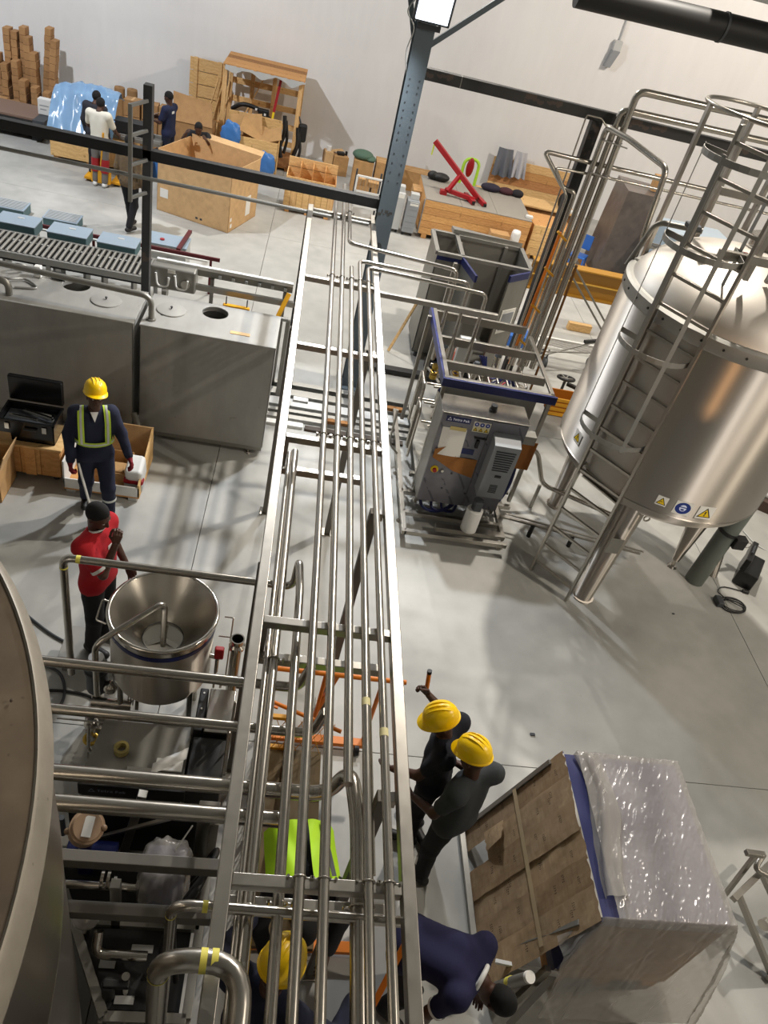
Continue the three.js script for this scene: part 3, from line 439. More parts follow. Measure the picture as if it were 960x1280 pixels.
{ // vertical pipe bundle left of the tank
  const Zb = -10.3;
  const runs = [
    [[[3.78, 1.0, Zb], [3.78, 4.9, Zb], [8, 4.98, Zb]], 0.045, 'tallest thick vertical pipe, turning right at the top'],
    [[[3.68, 1.0, Zb - 0.04], [3.68, 4.66, Zb - 0.04], [8, 4.74, Zb - 0.04]], 0.042, 'second thick vertical pipe, turning right just below the tallest'],
    [[[3.57, 1.0, Zb - 0.02], [3.57, 4.44, Zb - 0.02], [3.74, 4.44, -9.9], [4.05, 4.36, -9.2], [4.1, 3.5, -9.15], [4.35, 3.64, -8.6]], 0.036, 'vertical pipe bending over to the tank dome'],
    [[[3.46, 1.0, Zb + 0.02], [3.46, 3.62, Zb + 0.02], [3.3, 3.62, Zb], [2.9, 4.0, Zb - 0.05], [3.7, 3.98, Zb - 0.1], [8, 3.98, Zb - 0.1]], 0.03, 'vertical pipe with a zigzag loop near the wooden crate'],
    [[[3.36, 1.1, Zb + 0.05], [3.36, 3.55, Zb + 0.05], [3.1, 3.85, Zb], [3.7, 3.85, Zb - 0.1], [8, 3.85, Zb - 0.16]], 0.018, 'thin vertical tube with a small loop beside the zigzag pipe'],
    [[[3.3, 1.2, Zb - 0.12], [3.3, 4.5, Zb - 0.12], [3.5, 4.5, Zb - 0.12], [3.65, 4.38, Zb - 0.1]], 0.011, 'thin wire-like tube running up the black post'],
  ];
  for (const [p, r, l] of runs) { const t = thing('vertical_pipe', l, 'pipe'); part('pipe', pipe(p, r, r * 2.6, 18), M.steel, t); }
  const f = thing('ladder_frame', 'orange ladder-like frame standing behind the vertical pipes', 'frame');
  part('side_rail', bar([3.31, 0.05, -10.05], [3.38, 3.15, -10.05], 0.035), M.orange, f); part('side_rail', bar([3.86, 0.05, -10.2], [3.84, 2.7, -10.25], 0.03), std({ color: 0x7a5530, metalness: 0.7, roughness: 0.45 }), f);
  for (const y of [1.5, 2.05, 2.6, 3.1]) part('rung', bar([3.34, y + 0.05, -10.05], [3.5, y - 0.05, -10.06], 0.04, 0.03), M.yellow, f);
  for (const y of [4.3, 3.9]) one('pipe_clip', [bar([3.55, y, -10.25], [3.9, y - 0.03, -10.24], 0.016), new THREE.TorusGeometry(0.05, 0.006, 6, 16).rotateX(Math.PI / 2).translate(3.78, y, Zb)], M.galv, 'steel clip across the vertical pipes, ' + (y > 4 ? 'upper one under the bends' : 'lower one by the zigzag loop'), 'pipe clip', 'clips across the vertical pipes');
  const st = thing('diagonal_strut', 'thin crossed steel struts behind the vertical pipes', 'strut');
  part('strut', bar([3.9, 2.6, -11], [5.4, 1.2, -11], 0.04, 0.03), M.dull, st); part('strut', bar([3.86, 2.5, -11], [5.36, 1.1, -11], 0.03, 0.03), M.dull, st); part('strut', bar([3.7, 0.9, -11], [5.38, 1.18, -11], 0.02, 0.02), M.dull, st);
  part('upright', bar([5.4, 0, -11], [5.4, 1.25, -11], 0.05), M.dull, st); part('upright', bar([3.88, 0, -11], [3.88, 2.65, -11], 0.05), M.dull, st);
}

// ================================================================== CONTROL CABINET, PROCESS SKID, OPEN CABINET
const filmSteel = std({ map: tex(256, (u, v) => { const g = 0.60 + (fbm(u, v, 6, 81, 4) - 0.5) * 0.14; const k = (Math.abs(((u + v * 0.6) * 5) % 1 - 0.5) < 0.06 && vn(u, v, 22, 83) > 0.5) ? 0.13 : 0; return [g - k, g - k, g - k + 0.02]; }, true, 0.8), color: 0xc4c4c8, metalness: 0.35, roughness: 0.42 });
{
  const t = thing('control_cabinet', 'steel control cabinet covered in torn film with cooling unit and papers', 'cabinet', [2.465, 0, -7.71]);
  const w = 1.07, y0 = 0.3, y1 = 1.65, zf = 0.21, zb = -0.21;
  part('body', BB(-w / 2, w / 2, y0, y1, zb, zf - 0.02, 0.006), M.dull, t);
  part('top_panel', BB(-w / 2 - 0.005, w / 2 + 0.005, y1, y1 + 0.012, zb - 0.005, zf, 0.003), M.steel, t);
  part('door', BB(-w / 2 + 0.004, 0.072, y0 + 0.01, y1 - 0.01, zf - 0.018, zf, 0.004), filmSteel, t);
  part('door', BB(0.08, w / 2 - 0.004, y0 + 0.01, y1 - 0.01, zf - 0.018, zf, 0.004), filmSteel, t);
  part('knob', [cyl([-0.05, 1.02, zf], [-0.05, 1.02, zf + 0.01], 0.01)], M.black, t);
  part('name_plate', B(-0.33, 1.585, zf + 0.002, 0.3, 0.075, 0.004, 0), signMat(signTex.plate), t, 'navy name plate with white lettering', true);
  { const g = new THREE.PlaneGeometry(0.3, 0.075).translate(-0.33, 1.585, zf + 0.0045); part('name_plate_print', g, signMat(signTex.plate), t, null, true); }
  part('safety_sticker', new THREE.PlaneGeometry(0.21, 0.145).translate(-0.03, 1.53, zf + 0.002), signMat(signTex.six), t, null, true);
  part('paper_note', sheet(6, 6, (u, v) => V(-0.47 + u * 0.3 - v * 0.02, 1.06 + v * 0.4, zf + 0.004 + 0.012 * Math.sin(u * 3) * (1 - v))), M.paper, t, null, true);
  part('note_tape', B(-0.3, 1.46, zf + 0.006, 0.2, 0.05, 0.002), paint(0xc9b878, 0.7), t);
  part('cardboard_flap', tri([[-0.5, 1.0, zf + 0.004], [-0.5, 1.14, zf + 0.02], [-0.3, 1.22, zf + 0.006], [-0.22, 1.06, zf + 0.012], [-0.08, 1.06, zf + 0.01], [0.06, 1.06, zf + 0.006], [0.06, 0.78, zf + 0.01], [-0.2, 0.85, zf + 0.02]], [[0, 7, 3, 2, 1], [7, 6, 5, 4, 3]]), std({ map: TX.card, color: 0xc79a64, roughness: 0.9, side: THREE.DoubleSide }), t);
  part('blue_label', B(-0.12, 1.16, zf + 0.003, 0.2, 0.08, 0.004), M.navy, t);
  part('door_handle', [B(-0.02, 1.3, zf + 0.02, 0.04, 0.11, 0.035, 0.006), B(0.0, 1.38, zf + 0.012, 0.16, 0.02, 0.012)], M.black, t);
  part('emergency_stop', [cyl([-0.43, 0.83, zf], [-0.43, 0.83, zf + 0.015], 0.05), ], paint(0xe2c418, 0.5), t); part('stop_button', cyl([-0.43, 0.83, zf + 0.015], [-0.43, 0.83, zf + 0.045], 0.026), M.red, t); part('key_switch', cyl([-0.33, 0.83, zf], [-0.33, 0.83, zf + 0.03], 0.018), M.polish, t);
  for (const [x, y] of [[-0.2, 0.8], [-0.26, 0.55], [0.05, 0.52], [0.36, 0.62], [0.33, 0.42]]) part('lock', cyl([x, y, zf], [x, y, zf + 0.008], 0.013), M.dgrey, t);
  part('warning_beacon', [cyl([0.1, y1 + 0.012, 0.0], [0.1, y1 + 0.035, 0], 0.05), cyl([0.1, y1 + 0.035, 0], [0.1, y1 + 0.09, 0], 0.04)], M.black, t);
  // cooling unit on the right-hand door
  const ac = part('cooling_unit', hexa([[0.14, 0.66, zf], [0.47, 0.66, zf], [0.47, 0.66, zf + 0.2], [0.14, 0.66, zf + 0.2]].reverse(), [[0.14, 1.5, zf], [0.47, 1.5, zf], [0.47, 1.44, zf + 0.2], [0.14, 1.44, zf + 0.2]].reverse()), M.grey, t);
  for (let i = 0; i < 9; i++) part('grille_slat', B(0.305, 1.36 - i * 0.034, zf + 0.2 + 0.004, 0.25 - i * 0.006, 0.014, 0.012), M.dgrey, ac);
  for (let i = 0; i < 6; i++) part('grille_slat', B(0.305, 0.86 - i * 0.022, zf + 0.2 + 0.002, 0.1, 0.01, 0.008), M.dgrey, ac);
  part('display', B(0.31, 1.0, zf + 0.203, 0.08, 0.035, 0.008), M.black, ac);
  part('side_cardboard', B(w / 2 + 0.1, 1.16, 0.1, 0.26, 0.42, 0.006).rotateY(0), std({ map: TX.card, color: 0xc08c54, roughness: 0.9 }), t); part('side_box', B(w / 2 + 0.08, 1.4, 0.05, 0.2, 0.12, 0.16), M.dull, t);
  part('blue_hose', smoothCurve([[-0.45, 0.32, 0], [-0.42, 0.16, 0.12], [-0.25, 0.12, 0.16], [-0.05, 0.2, 0.12], [0.05, 0.3, 0.05]], 0.022), M.navy, t);
  for (const k of [0, 1]) part('blue_hose', smoothCurve([[-0.3 + k * 0.12, 0.31, 0.02], [-0.28 + k * 0.14, 0.16, 0.14], [-0.1 + k * 0.1, 0.15, 0.14], [0 + k * 0.06, 0.3, 0.02]], 0.018), M.navy, t);
  part('blue_hose', smoothCurve([[0.6, 1.5, -0.2], [0.66, 1.0, -0.1], [0.64, 0.55, 0.02], [0.5, 0.32, 0.1], [0.3, 0.26, 0.0]], 0.024), M.navy, t);
  // stand under the cabinet
  const s = thing('cabinet_stand', 'low steel base frame with round feet under the control cabinet', 'base frame');
  part('beam', BB(1.78, 3.12, 0.12, 0.18, -7.43, -7.37), M.tube, s); part('beam', BB(1.78, 3.3, 0.12, 0.18, -7.86, -7.8), M.tube, s); part('beam', BB(1.75, 1.81, 0.12, 0.18, -9.8, -7.0), M.tube, s); part('beam', BB(3.06, 3.12, 0.12, 0.18, -9.8, -7.2), M.tube, s); part('beam', BB(1.78, 3.12, 0.12, 0.18, -7.06, -7.0), M.tube, s);
  for (const [x, z] of [[1.78, -7.4], [1.78, -8.4], [1.78, -9.3], [3.09, -7.4], [3.09, -7.15], [3.09, -9.3]]) part('foot', [cyl([x, 0.02, z], [x, 0.13, z], 0.014), cyl([x, 0, z], [x, 0.022, z], 0.05, 0.03)], M.polish, s);
  for (const [x, z] of [[1.95, -7.6], [2.98, -7.6], [1.95, -7.84], [2.98, -7.84]]) part('upright', BB(x - 0.02, x + 0.02, 0.18, 0.3, z - 0.02, z + 0.02), M.tube, s);
  part('hook_rail', pipe([[1.6, 0.9, -8.6], [1.6, 0.35, -8.6], [1.75, 0.2, -8.6]], 0.016, 0.1), M.tube, s);
  const mo = thing('pump_motor', 'white cylindrical pump motor standing before the control cabinet', 'motor', [2.62, 0, -7.2]);
  part('casing', lathe([[0.001, 0.185], [0.09, 0.185], [0.105, 0.2], [0.105, 0.52], [0.09, 0.54], [0.001, 0.54]], 28), M.white, mo); part('head', [cyl([0, 0.54, 0], [0, 0.68, 0], 0.06), B(0, 0.62, 0.05, 0.1, 0.14, 0.06, 0.01)], M.dgrey, mo); part('support', [BB(-0.42, 0.5, 0.12, 0.18, -0.05, 0.05)], M.tube, mo);
}
{ // process skid with blue-edged top frame
  const t = thing('process_skid', 'steel process skid with blue edged top frame full of valves and tubes', 'skid');
  const x0 = 1.92, x1 = 3.32, zf = -7.9, zb = -9.85, Yt = 1.87;
  part('front_edge', BB(x0, x1 + 0.03, Yt - 0.09, Yt + 0.02, zf, zf + 0.03, 0.004), M.navy, t, 'navy blue edge beam'); part('side_edge', BB(x0 - 0.02, x0 + 0.01, Yt - 0.09, Yt + 0.02, zb, zf + 0.03, 0.004), M.navy, t, 'navy blue edge beam');
  part('top_rail', BB(x0, x1, Yt - 0.01, Yt + 0.025, zf - 0.05, zf, 0.003), M.tube, t); part('top_rail', BB(x0 + 0.01, x0 + 0.06, Yt - 0.01, Yt + 0.025, zb, zf, 0.003), M.tube, t); part('top_rail', BB(x1 - 0.05, x1, Yt - 0.01, Yt + 0.025, zb + 0.4, zf, 0.003), M.tube, t);
  for (const z of [-8.35, -9.0, -9.75]) part('cross_rail', BB(x0, x1 - 0.02, Yt - 0.1, Yt + 0.01, z - 0.025, z + 0.025, 0.003), M.tube, t);
  for (const [x, z] of [[x0 + 0.03, zf - 0.03], [x1 - 0.03, zf - 0.03], [x0 - 0.05, zb + 0.3], [x1 - 0.03, zb + 0.42], [2.6, zb + 0.1]]) part('post', BB(x - 0.025, x + 0.025, 0.18, Yt, z - 0.025, z + 0.025), M.tube, t);
  for (const [x0b, x1b, z0b, z1b] of [[1.9, 3.3, -8.2, -8.14], [1.9, 3.3, -9.86, -9.8]]) part('base_beam', BB(x0b, x1b, 0.18, 0.24, z0b, z1b), M.tube, t);
  part('drip_tray', BB(x0 + 0.05, x1 - 0.05, 0.24, 0.27, zb, -7.98), M.dull, t); part('rear_panel', BB(2.0, 3.2, 1.35, 1.74, -8.12, -8.1), M.dull, t);
  for (let i = 0; i < 13; i++) { const x = 2.05 + i * 0.095; part('tube', pipe([[x, 0.3, -8.2 - (i % 3) * 0.06], [x, 1.55 + (i % 4) * 0.05, -8.2 - (i % 3) * 0.06], [x + 0.0, 1.55 + (i % 4) * 0.05, -8.55 - (i % 2) * 0.2]], 0.017, 0.06, 10), M.steel, t); }
  for (let i = 0; i < 9; i++) { const z = -8.3 - i * 0.15, y = 0.6 + (i % 4) * 0.22; part('tube', pipe([[2.02, y, z], [3.05 + (i % 3) * 0.06, y, z], [3.05 + (i % 3) * 0.06, y + 0.5, z]], 0.02, 0.07, 10), M.steel, t); }
  for (let i = 0; i < 10; i++) { const x = 2.1 + (i % 5) * 0.25, z = -8.6 - Math.floor(i / 5) * 0.55, y = 1.0 + (i % 3) * 0.18; const v = part('valve', [cyl([x, y - 0.12, z], [x, y + 0.12, z], 0.04), cyl([x, y + 0.12, z], [x, y + 0.3, z], 0.055), sph(x, y - 0.14, z, 0.055)], M.polish, t); part('actuator_cap', cyl([x, y + 0.3, z], [x, y + 0.34, z], 0.05, 0.035), i % 3 ? M.dgrey : M.navy, v); }
  part('cable_bundle', [0, 1, 2, 3].map(i => smoothCurve([[2.5 + i * 0.03, 1.8, -8.8], [2.7, 1.55 - i * 0.05, -8.7 + i * 0.03], [2.95, 1.6, -8.75], [3.2 - i * 0.02, 1.3, -8.65]], 0.012)), M.navy, t);
  part('red_cable', smoothCurve([[2.6, 1.7, -8.6], [2.75, 1.5, -8.5], [2.9, 1.58, -8.6], [3.1, 1.2, -8.5]], 0.01), M.red, t);
  part('pressure_vessel', sph(3.12, 1.4, -8.75, 0.14, 0.1, 0.14, 20), M.steel, t);
  for (const [x, z] of [[2.0, -8.9], [2.15, -9.3], [2.3, -8.95]]) { const v = part('clamp_joint', [cyl([x, 1.3, z], [x, 1.36, z], 0.05), cyl([x, 1.45, z], [x, 1.5, z], 0.045), new THREE.TorusGeometry(0.045, 0.012, 8, 18).rotateX(Math.PI / 2).translate(x, 1.4, z)], M.brass, t); }
  part('side_tube', pipe([[1.84, 0.4, -8.5], [1.84, 1.4, -8.5], [1.84, 1.4, -8.9], [1.84, 0.6, -8.9]], 0.022, 0.1), M.steel, t); part('side_tube', pipe([[1.8, 0.5, -8.15], [1.8, 1.25, -8.15], [1.8, 1.25, -8.4], [1.8, 0.5, -8.4]], 0.018, 0.08), M.steel, t);
  part('junction_panel', BB(2.4, 2.62, 1.2, 1.6, -9.72, -9.62), M.lgrey, t);
  const hk = thing('floor_outlet_pipe', 'bent steel pipe running from the skid to the tank leg', 'pipe');
  part('pipe', pipe([[3.3, 0.95, -8.15], [3.5, 0.9, -8.15], [3.72, 0.42, -8.1], [4.9, 0.32, -7.7]], 0.032, 0.12), M.steel, hk); part('support', BB(3.68, 3.72, 0, 0.4, -8.12, -8.08), M.tube, hk);
  const ts = thing('floor_tie_rod', 'long thin steel rods along the floor under the tank ladder', 'rod'); part('rod', bar([3.1, 0.2, -7.55], [5.0, 0.2, -7.2], 0.03), M.tube, ts); part('rod', bar([3.1, 0.3, -7.5], [5.0, 0.28, -7.15], 0.02), M.tube, ts); part('foot', cyl([3.55, 0, -7.46], [3.55, 0.2, -7.46], 0.03), M.black, ts); part('foot', cyl([4.1, 0, -7.38], [4.1, 0.2, -7.38], 0.03), M.black, ts);
}
{ // open stainless cabinet behind the skid
  const t = thing('open_cabinet', 'tall open topped steel cabinet with blue edged doors behind the skid', 'cabinet', [2.95, 0, -12.3]);
  const x0 = -0.78, x1 = 0.79, z0 = -0.5, z1 = 0.45, h = 1.9;
  part('side_panel', BB(x0, x0 + 0.02, 0.12, h, z0, z1), M.dull, t); part('side_panel', BB(x1 - 0.02, x1, 0.12, h, z0, z1), M.dull, t); part('rear_panel', BB(x0, x1, 0.12, h, z0, z0 + 0.02), M.dull, t); part('floor_plate', BB(x0, x1, 0.12, 0.14, z0, z1), M.dull, t);
  part('front_panel', BB(x0, x0 + 0.42, 0.12, h - 0.1, z1 - 0.02, z1), M.dull, t);
  for (const [a, b] of [[[x0, z0], [x1, z0]], [[x0, z1], [x1, z1]], [[x0, z0], [x0, z1]], [[x1, z0], [x1, z1]], [[x0 + 0.42, z0], [x0 + 0.42, z1]]]) part('top_rail', bar([a[0], h, a[1]], [b[0], h, b[1]], 0.07, 0.06), M.galv, t);
  part('blue_edge', BB(x0, x0 + 0.42, h - 0.1, h + 0.02, z1, z1 + 0.025), M.navy, t);
  part('rear_hood', hexa([[x0 + 0.35, h, z0 - 0.28], [x1, h, z0 - 0.12], [x1, h, z0], [x0 + 0.35, h, z0]].reverse(), [[x0 + 0.35, h + 0.06, z0 - 0.28], [x1, h + 0.06, z0 - 0.12], [x1, h + 0.1, z0], [x0 + 0.35, h + 0.1, z0]].reverse()), M.galv, t);
  const door = (ax, az, bx, bz, nm) => { const d = part(nm, bar([(ax), h / 2 + 0.06, az], [bx, h / 2 + 0.06, bz], 0.03, h - 0.16), M.dull, t); part('blue_edge', bar([ax, h - 0.04, az + 0.005], [bx, h - 0.04, bz + 0.005], 0.04, 0.11), M.navy, d); return d; };
  door(x0 + 0.42, z1 + 0.02, x0 + 0.56, z1 + 0.68, 'door'); const d2 = door(x1, z1 + 0.04, x1 - 0.42, z1 + 0.4, 'door');
  part('door_sign', bar([x1 - 0.07, 1.1, z1 + 0.13], [x1 - 0.35, 1.1, z1 + 0.37], 0.008, 0.42), M.paper, d2); part('sign_panel', bar([x1 - 0.1, 1.1, z1 + 0.163], [x1 - 0.32, 1.1, z1 + 0.352], 0.014, 0.3), M.grey, d2);
  part('hinge_post', BB(x0 + 0.4, x0 + 0.46, 0.12, h, z1 - 0.06, z1), M.galv, t); part('hinge_post', BB(x1 - 0.3, x1 - 0.24, 0.12, h, z0 + 0.02, z0 + 0.08), M.galv, t);
  part('inner_pipe', [cyl([x0 + 0.5, h - 0.05, z0 + 0.1], [x0 + 0.62, h - 0.35, z0 + 0.2], 0.03), cyl([x0 + 0.44, h - 0.1, z0 + 0.3], [x0 + 0.5, h - 0.4, z0 + 0.35], 0.03)], M.polish, t);
  for (const [x, z] of [[x0 + 0.1, z0 + 0.1], [x1 - 0.1, z0 + 0.1], [x0 + 0.1, z1 - 0.1], [x1 - 0.1, z1 - 0.1]]) part('foot', cyl([x, 0, z], [x, 0.12, z], 0.04), M.dgrey, t);
  const r = one('rag_bag', [sph(2.75, 0.32, -11.5, 0.16, 0.14, 0.12), sph(2.95, 0.24, -11.45, 0.13, 0.1, 0.12)], paint(0xb4452c, 0.7), 'orange bag lying on dark parts inside the open cabinet', 'bag');
  one('pink_cloth', [sph(2.9, 0.42, -11.52, 0.1, 0.07, 0.08), sph(2.55, 0.3, -11.55, 0.12, 0.06, 0.08)], paint(0xd8b0a4, 0.9), 'pale pink cloth on the orange bag', 'cloth');
  const k = thing('parts_crate', 'open crate of dark parts before the open cabinet', 'crate', [2.85, 0, -11.45]); part('body', [BB(-0.45, 0.45, 0, 0.02, -0.2, 0.2), BB(-0.45, 0.45, 0, 0.22, -0.2, -0.18), BB(-0.45, 0.45, 0, 0.22, 0.18, 0.2), BB(-0.45, -0.43, 0, 0.22, -0.2, 0.2), BB(0.43, 0.45, 0, 0.22, -0.2, 0.2)], M.black, k); part('parts', [B(-0.2, 0.08, 0, 0.3, 0.14, 0.3, 0.02), B(0.2, 0.09, 0.02, 0.3, 0.16, 0.28, 0.02)], M.dgrey, k);
  const lg = thing('leg_prop', 'thin wooden prop leaning on the open cabinet side', 'board'); part('board', bar([1.78, 0.02, -11.9], [2.14, 0.95, -12.2], 0.05, 0.02), M.wood2, lg);
  one('cable_tray', BB(1.2, 3.4, 0.03, 0.1, -11.25, -11.1), M.black, 'black steel channel on the floor before the open cabinet', 'channel');
  const tm = thing('upright_frame', 'slim steel upright between the rack and the skid', 'frame'); part('post', bar([2.1, 0, -9.95], [2.1, 2.5, -9.95], 0.05), M.tube, tm); part('arm', bar([2.1, 0.9, -9.95], [2.3, 0.8, -9.7], 0.03), M.tube, tm);
}

// ================================================================== HOPPER AND PUMP SKID (lower left)
{
  const t = thing('mixing_hopper', 'round stainless mixing hopper with open funnel and navy blue band', 'hopper', [-0.63, 0, -4.1]);
  const R = 0.42, h = 1.5;
  part('shell', creaseLathe([[R - 0.015, h - 0.08], [R - 0.015, 0.86], [R - 0.04, 0.78], [R - 0.16, 0.69], [0.09, 0.62]], 72), M.tank, t, null, true);
  part('outlet', [cyl([0, 0.45, 0], [0, 0.63, 0], 0.06, 0.09), cyl([0, 0.44, 0], [0, 0.46, 0], 0.09)], M.steel, t);
  part('rim', sweep(arcPts(V(0, h, 0), R - 0.005, 0, Math.PI * 2, 64, h), 0.018, 12, false), M.polish, t);
  part('collar', creaseLathe([[R - 0.012, h - 0.08], [R - 0.004, h - 0.07], [R - 0.004, h]], 72), M.steel, t);
  part('blue_band', creaseLathe([[R - 0.012, h - 0.125], [R - 0.006, h - 0.125], [R - 0.006, h - 0.085], [R - 0.012, h - 0.085]], 72), M.navy, t, 'navy blue band');
  part('band_label', sheet(8, 1, (u, v) => { const a = -1.15 + u * 0.32; return V(Math.sin(a) * (R - 0.004), h - 0.125 + v * 0.04, Math.cos(a) * (R - 0.004)); }), signMat(signTex.plate), t, null, true);
  part('funnel', creaseLathe([[R - 0.02, h + 0.01], [0.165, h - 0.32], [0.16, h - 0.34], [0.001, h - 0.36]], 72), std({ color: 0xbdb8ae, metalness: 1, roughness: 0.3, side: THREE.DoubleSide }), t);
  part('funnel_seam', new THREE.TorusGeometry(0.163, 0.004, 6, 40).rotateX(Math.PI / 2).translate(0, h - 0.325, 0), M.dgrey, t);
  for (const a of [0.5, 2.6, 4.7]) part('agitator_vane', bar([0, h - 0.34, 0], [Math.cos(a) * 0.15, h - 0.345, Math.sin(a) * 0.15], 0.05, 0.006), M.steel, t);
  part('feed_pipe', pipe([[-0.42, 0.9, 0.42], [-0.42, 1.52, 0.42], [0.02, 1.72, 0.1], [0.02, 1.2, 0.1]], 0.024, 0.09, 16), M.steel, t);
  for (const a of [0.75, 2.4, 3.9, 5.5]) part('leg', cyl([Math.cos(a) * 0.38, 0, Math.sin(a) * 0.38], [Math.cos(a) * 0.38, 0.9, Math.sin(a) * 0.38], 0.024), M.tube, t);
  part('handle', pipe([[-0.42, h - 0.03, -0.05], [-0.48, h - 0.01, -0.05], [-0.5, h - 0.11, 0.08], [-0.42, h - 0.12, 0.1]], 0.007, 0.02), M.polish, t);
  const sl = part('sampling_valve', [cyl([R - 0.02, 1.2, 0.15], [R + 0.06, 1.2, 0.17], 0.018), cyl([R + 0.04, 1.02, 0.165], [R + 0.04, 1.2, 0.165], 0.016), cyl([R + 0.035, 0.8, 0.16], [R + 0.035, 1.02, 0.16], 0.01)], M.polish, t); part('red_lever', B(R + 0.05, 1.27, 0.17, 0.075, 0.12, 0.05, 0.012), M.red, sl);
  part('sight_tube', [cyl([R + 0.12, 0.75, 0.02], [R + 0.12, 1.4, -0.1], 0.007), cyl([R + 0.05, 1.4, -0.1], [R + 0.12, 1.4, -0.1], 0.007), cyl([R + 0.02, 1.2, -0.06], [R + 0.12, 1.2, -0.06], 0.007)], M.polish, t);
  part('side_outlet', [cyl([R - 0.03, 0.74, 0.05], [R + 0.25, 0.74, 0.08], 0.024), cyl([R + 0.08, 0.74, 0.06], [R + 0.1, 0.74, 0.06], 0.05), cyl([R + 0.16, 0.68, 0.07], [R + 0.16, 0.88, 0.07], 0.014), cyl([R + 0.15, 0.74, 0.07], [R + 0.19, 0.74, 0.07], 0.04)], M.polish, t);
  // vertical open pipe
  const op = thing('open_standpipe', 'open ended stainless standpipe with ferrule, between the hopper and the rack', 'pipe');
  part('pipe', sweep([V(-0.03, 0.4, -4.0), V(-0.03, 1.35, -4.0)], 0.045, 22, false), M.steel, op); part('ferrule', creaseLathe([[0.045, 1.26], [0.066, 1.28], [0.066, 1.31], [0.05, 1.33], [0.056, 1.36], [0.056, 1.385], [0.046, 1.385], [0.04, 1.3]], 26, -0.03, 0, -4.0), M.polish, op);  part('base', BB(-0.1, 0.04, 0.0, 0.4, -4.07, -3.93), M.dull, op);
  // pump with motor at left of the hopper
  const pm = thing('feed_pump', 'small feed pump with grey motor cap and wires beside the hopper', 'pump', [-1.12, 0, -3.95]);
  part('motor', [cyl([0, 0.62, 0], [0, 0.92, 0], 0.085), cyl([0, 0.86, 0], [0, 0.88, 0], 0.1)], M.dgrey, pm); part('motor_cap', cyl([0, 0.92, 0], [0, 1.02, 0], 0.075, 0.06), M.lgrey, pm); part('pump_head', [cyl([0, 0.3, 0], [0, 0.62, 0], 0.05), cyl([-0.02, 0.55, 0.1], [0.3, 0.55, 0.1], 0.05), sph(0.12, 0.72, 0.06, 0.06)], M.polish, pm); part('base', BB(-0.09, 0.09, 0, 0.3, -0.09, 0.09), M.tube, pm);
  part('wire', smoothCurve([[0.05, 1.0, 0.02], [0.14, 0.98, 0.02], [0.15, 0.8, 0.06], [0.22, 0.72, 0.08]], 0.006), M.lgrey, pm); part('valve_body', [sph(0.0, 0.42, 0.22, 0.06), cyl([0.0, 0.2, 0.22], [0.0, 0.5, 0.22], 0.03), cyl([0.02, 0.35, 0.2], [0.15, 0.35, 0.22], 0.016)], M.polish, pm); part('brass_ring', new THREE.TorusGeometry(0.05, 0.018, 8, 20).rotateX(Math.PI / 2).translate(0, 0.24, 0.25), M.brass, pm);
  for (let i = 0; i < 3; i++) part('tube_loop', pipe([[0.26 + i * 0.02, 0.5, 0.06], [0.27 + i * 0.03, 0.95, 0.02], [0.33 + i * 0.01, 0.95, 0.05], [0.33 + i * 0.01, 0.5, 0.1]], 0.006, 0.04, 6), M.polish, pm);
  const uf = thing('floor_loop_pipe', 'thin bent steel pipe near the floor left of the steel table', 'pipe'); part('pipe', pipe([[-1.1, 0.6, -3.6], [-1.1, 0.3, -3.55], [-0.75, 0.3, -3.5]], 0.014, 0.06), M.steel, uf); part('rod', bar([-1.35, 0.62, -3.62], [-0.6, 0.62, -3.62], 0.012), M.tube, uf); part('support', BB(-1.11, -1.09, 0, 0.3, -3.56, -3.54), M.tube, uf);
  // steel table box with lettering, tape roll and bag
  const tb = thing('pump_cabinet', 'low steel cabinet with black lettered front under the cross pipes', 'cabinet');
  part('body', hexa([[-1.02, 0.3, -3.02], [-0.28, 0.3, -3.02], [-0.28, 0.3, -3.52], [-1.02, 0.3, -3.52]], [[-1.02, 0.78, -3.02], [-0.28, 0.78, -3.02], [-0.28, 0.82, -3.52], [-0.95, 0.82, -3.52]]), M.dull, tb);
  part('front_strip', BB(-1.02, -0.25, 0.64, 0.78, -3.01, -2.99), M.black, tb); part('front_print', new THREE.PlaneGeometry(0.34, 0.085).translate(-0.8, 0.71, -2.988), signMat(canvasTex(256, 64, (c, w, h) => { c.fillStyle = '#0c0c10'; c.fillRect(0, 0, w, h); c.fillStyle = '#8d91a4'; c.font = 'bold 34px sans-serif'; c.textBaseline = 'middle'; c.fillText('Tetra Pak', 66, h / 2); c.strokeStyle = '#8d91a4'; c.lineWidth = 4; c.beginPath(); c.moveTo(20, 46); c.lineTo(36, 16); c.lineTo(52, 46); c.closePath(); c.stroke(); })), tb, null, true);
  part('lower_front', BB(-1.0, -0.28, 0.16, 0.64, -3.02, -3.0), M.black, tb);
  for (const [x, z] of [[-0.98, -3.06], [-0.3, -3.06], [-0.98, -3.48], [-0.3, -3.48]]) part('leg', BB(x - 0.02, x + 0.02, 0, 0.3, z - 0.02, z + 0.02), M.tube, tb);
  one('tape_roll', creaseLathe([[0.035, 0.80], [0.055, 0.80], [0.055, 0.855], [0.035, 0.855], [0.035, 0.80]], 28, -0.77, 0.005, -3.27), paint(0xa89a5c, 0.5), 'roll of yellowish tape lying on the steel cabinet', 'tape');
  one('part_bag', [sheet(10, 6, (u, v) => V(-0.52 + u * 0.24, 0.825 + 0.05 * Math.sin(u * 3.1) * Math.sin(v * 3.1) + 0.02 * IN.noise(u * 6, v * 6, 1), -3.08 - u * 0.16 - v * 0.1)), B(-0.4, 0.815, -3.18, 0.2, 0.02, 0.1, 0.005)], M.white, 'silver plastic bag on the steel cabinet', 'bag');
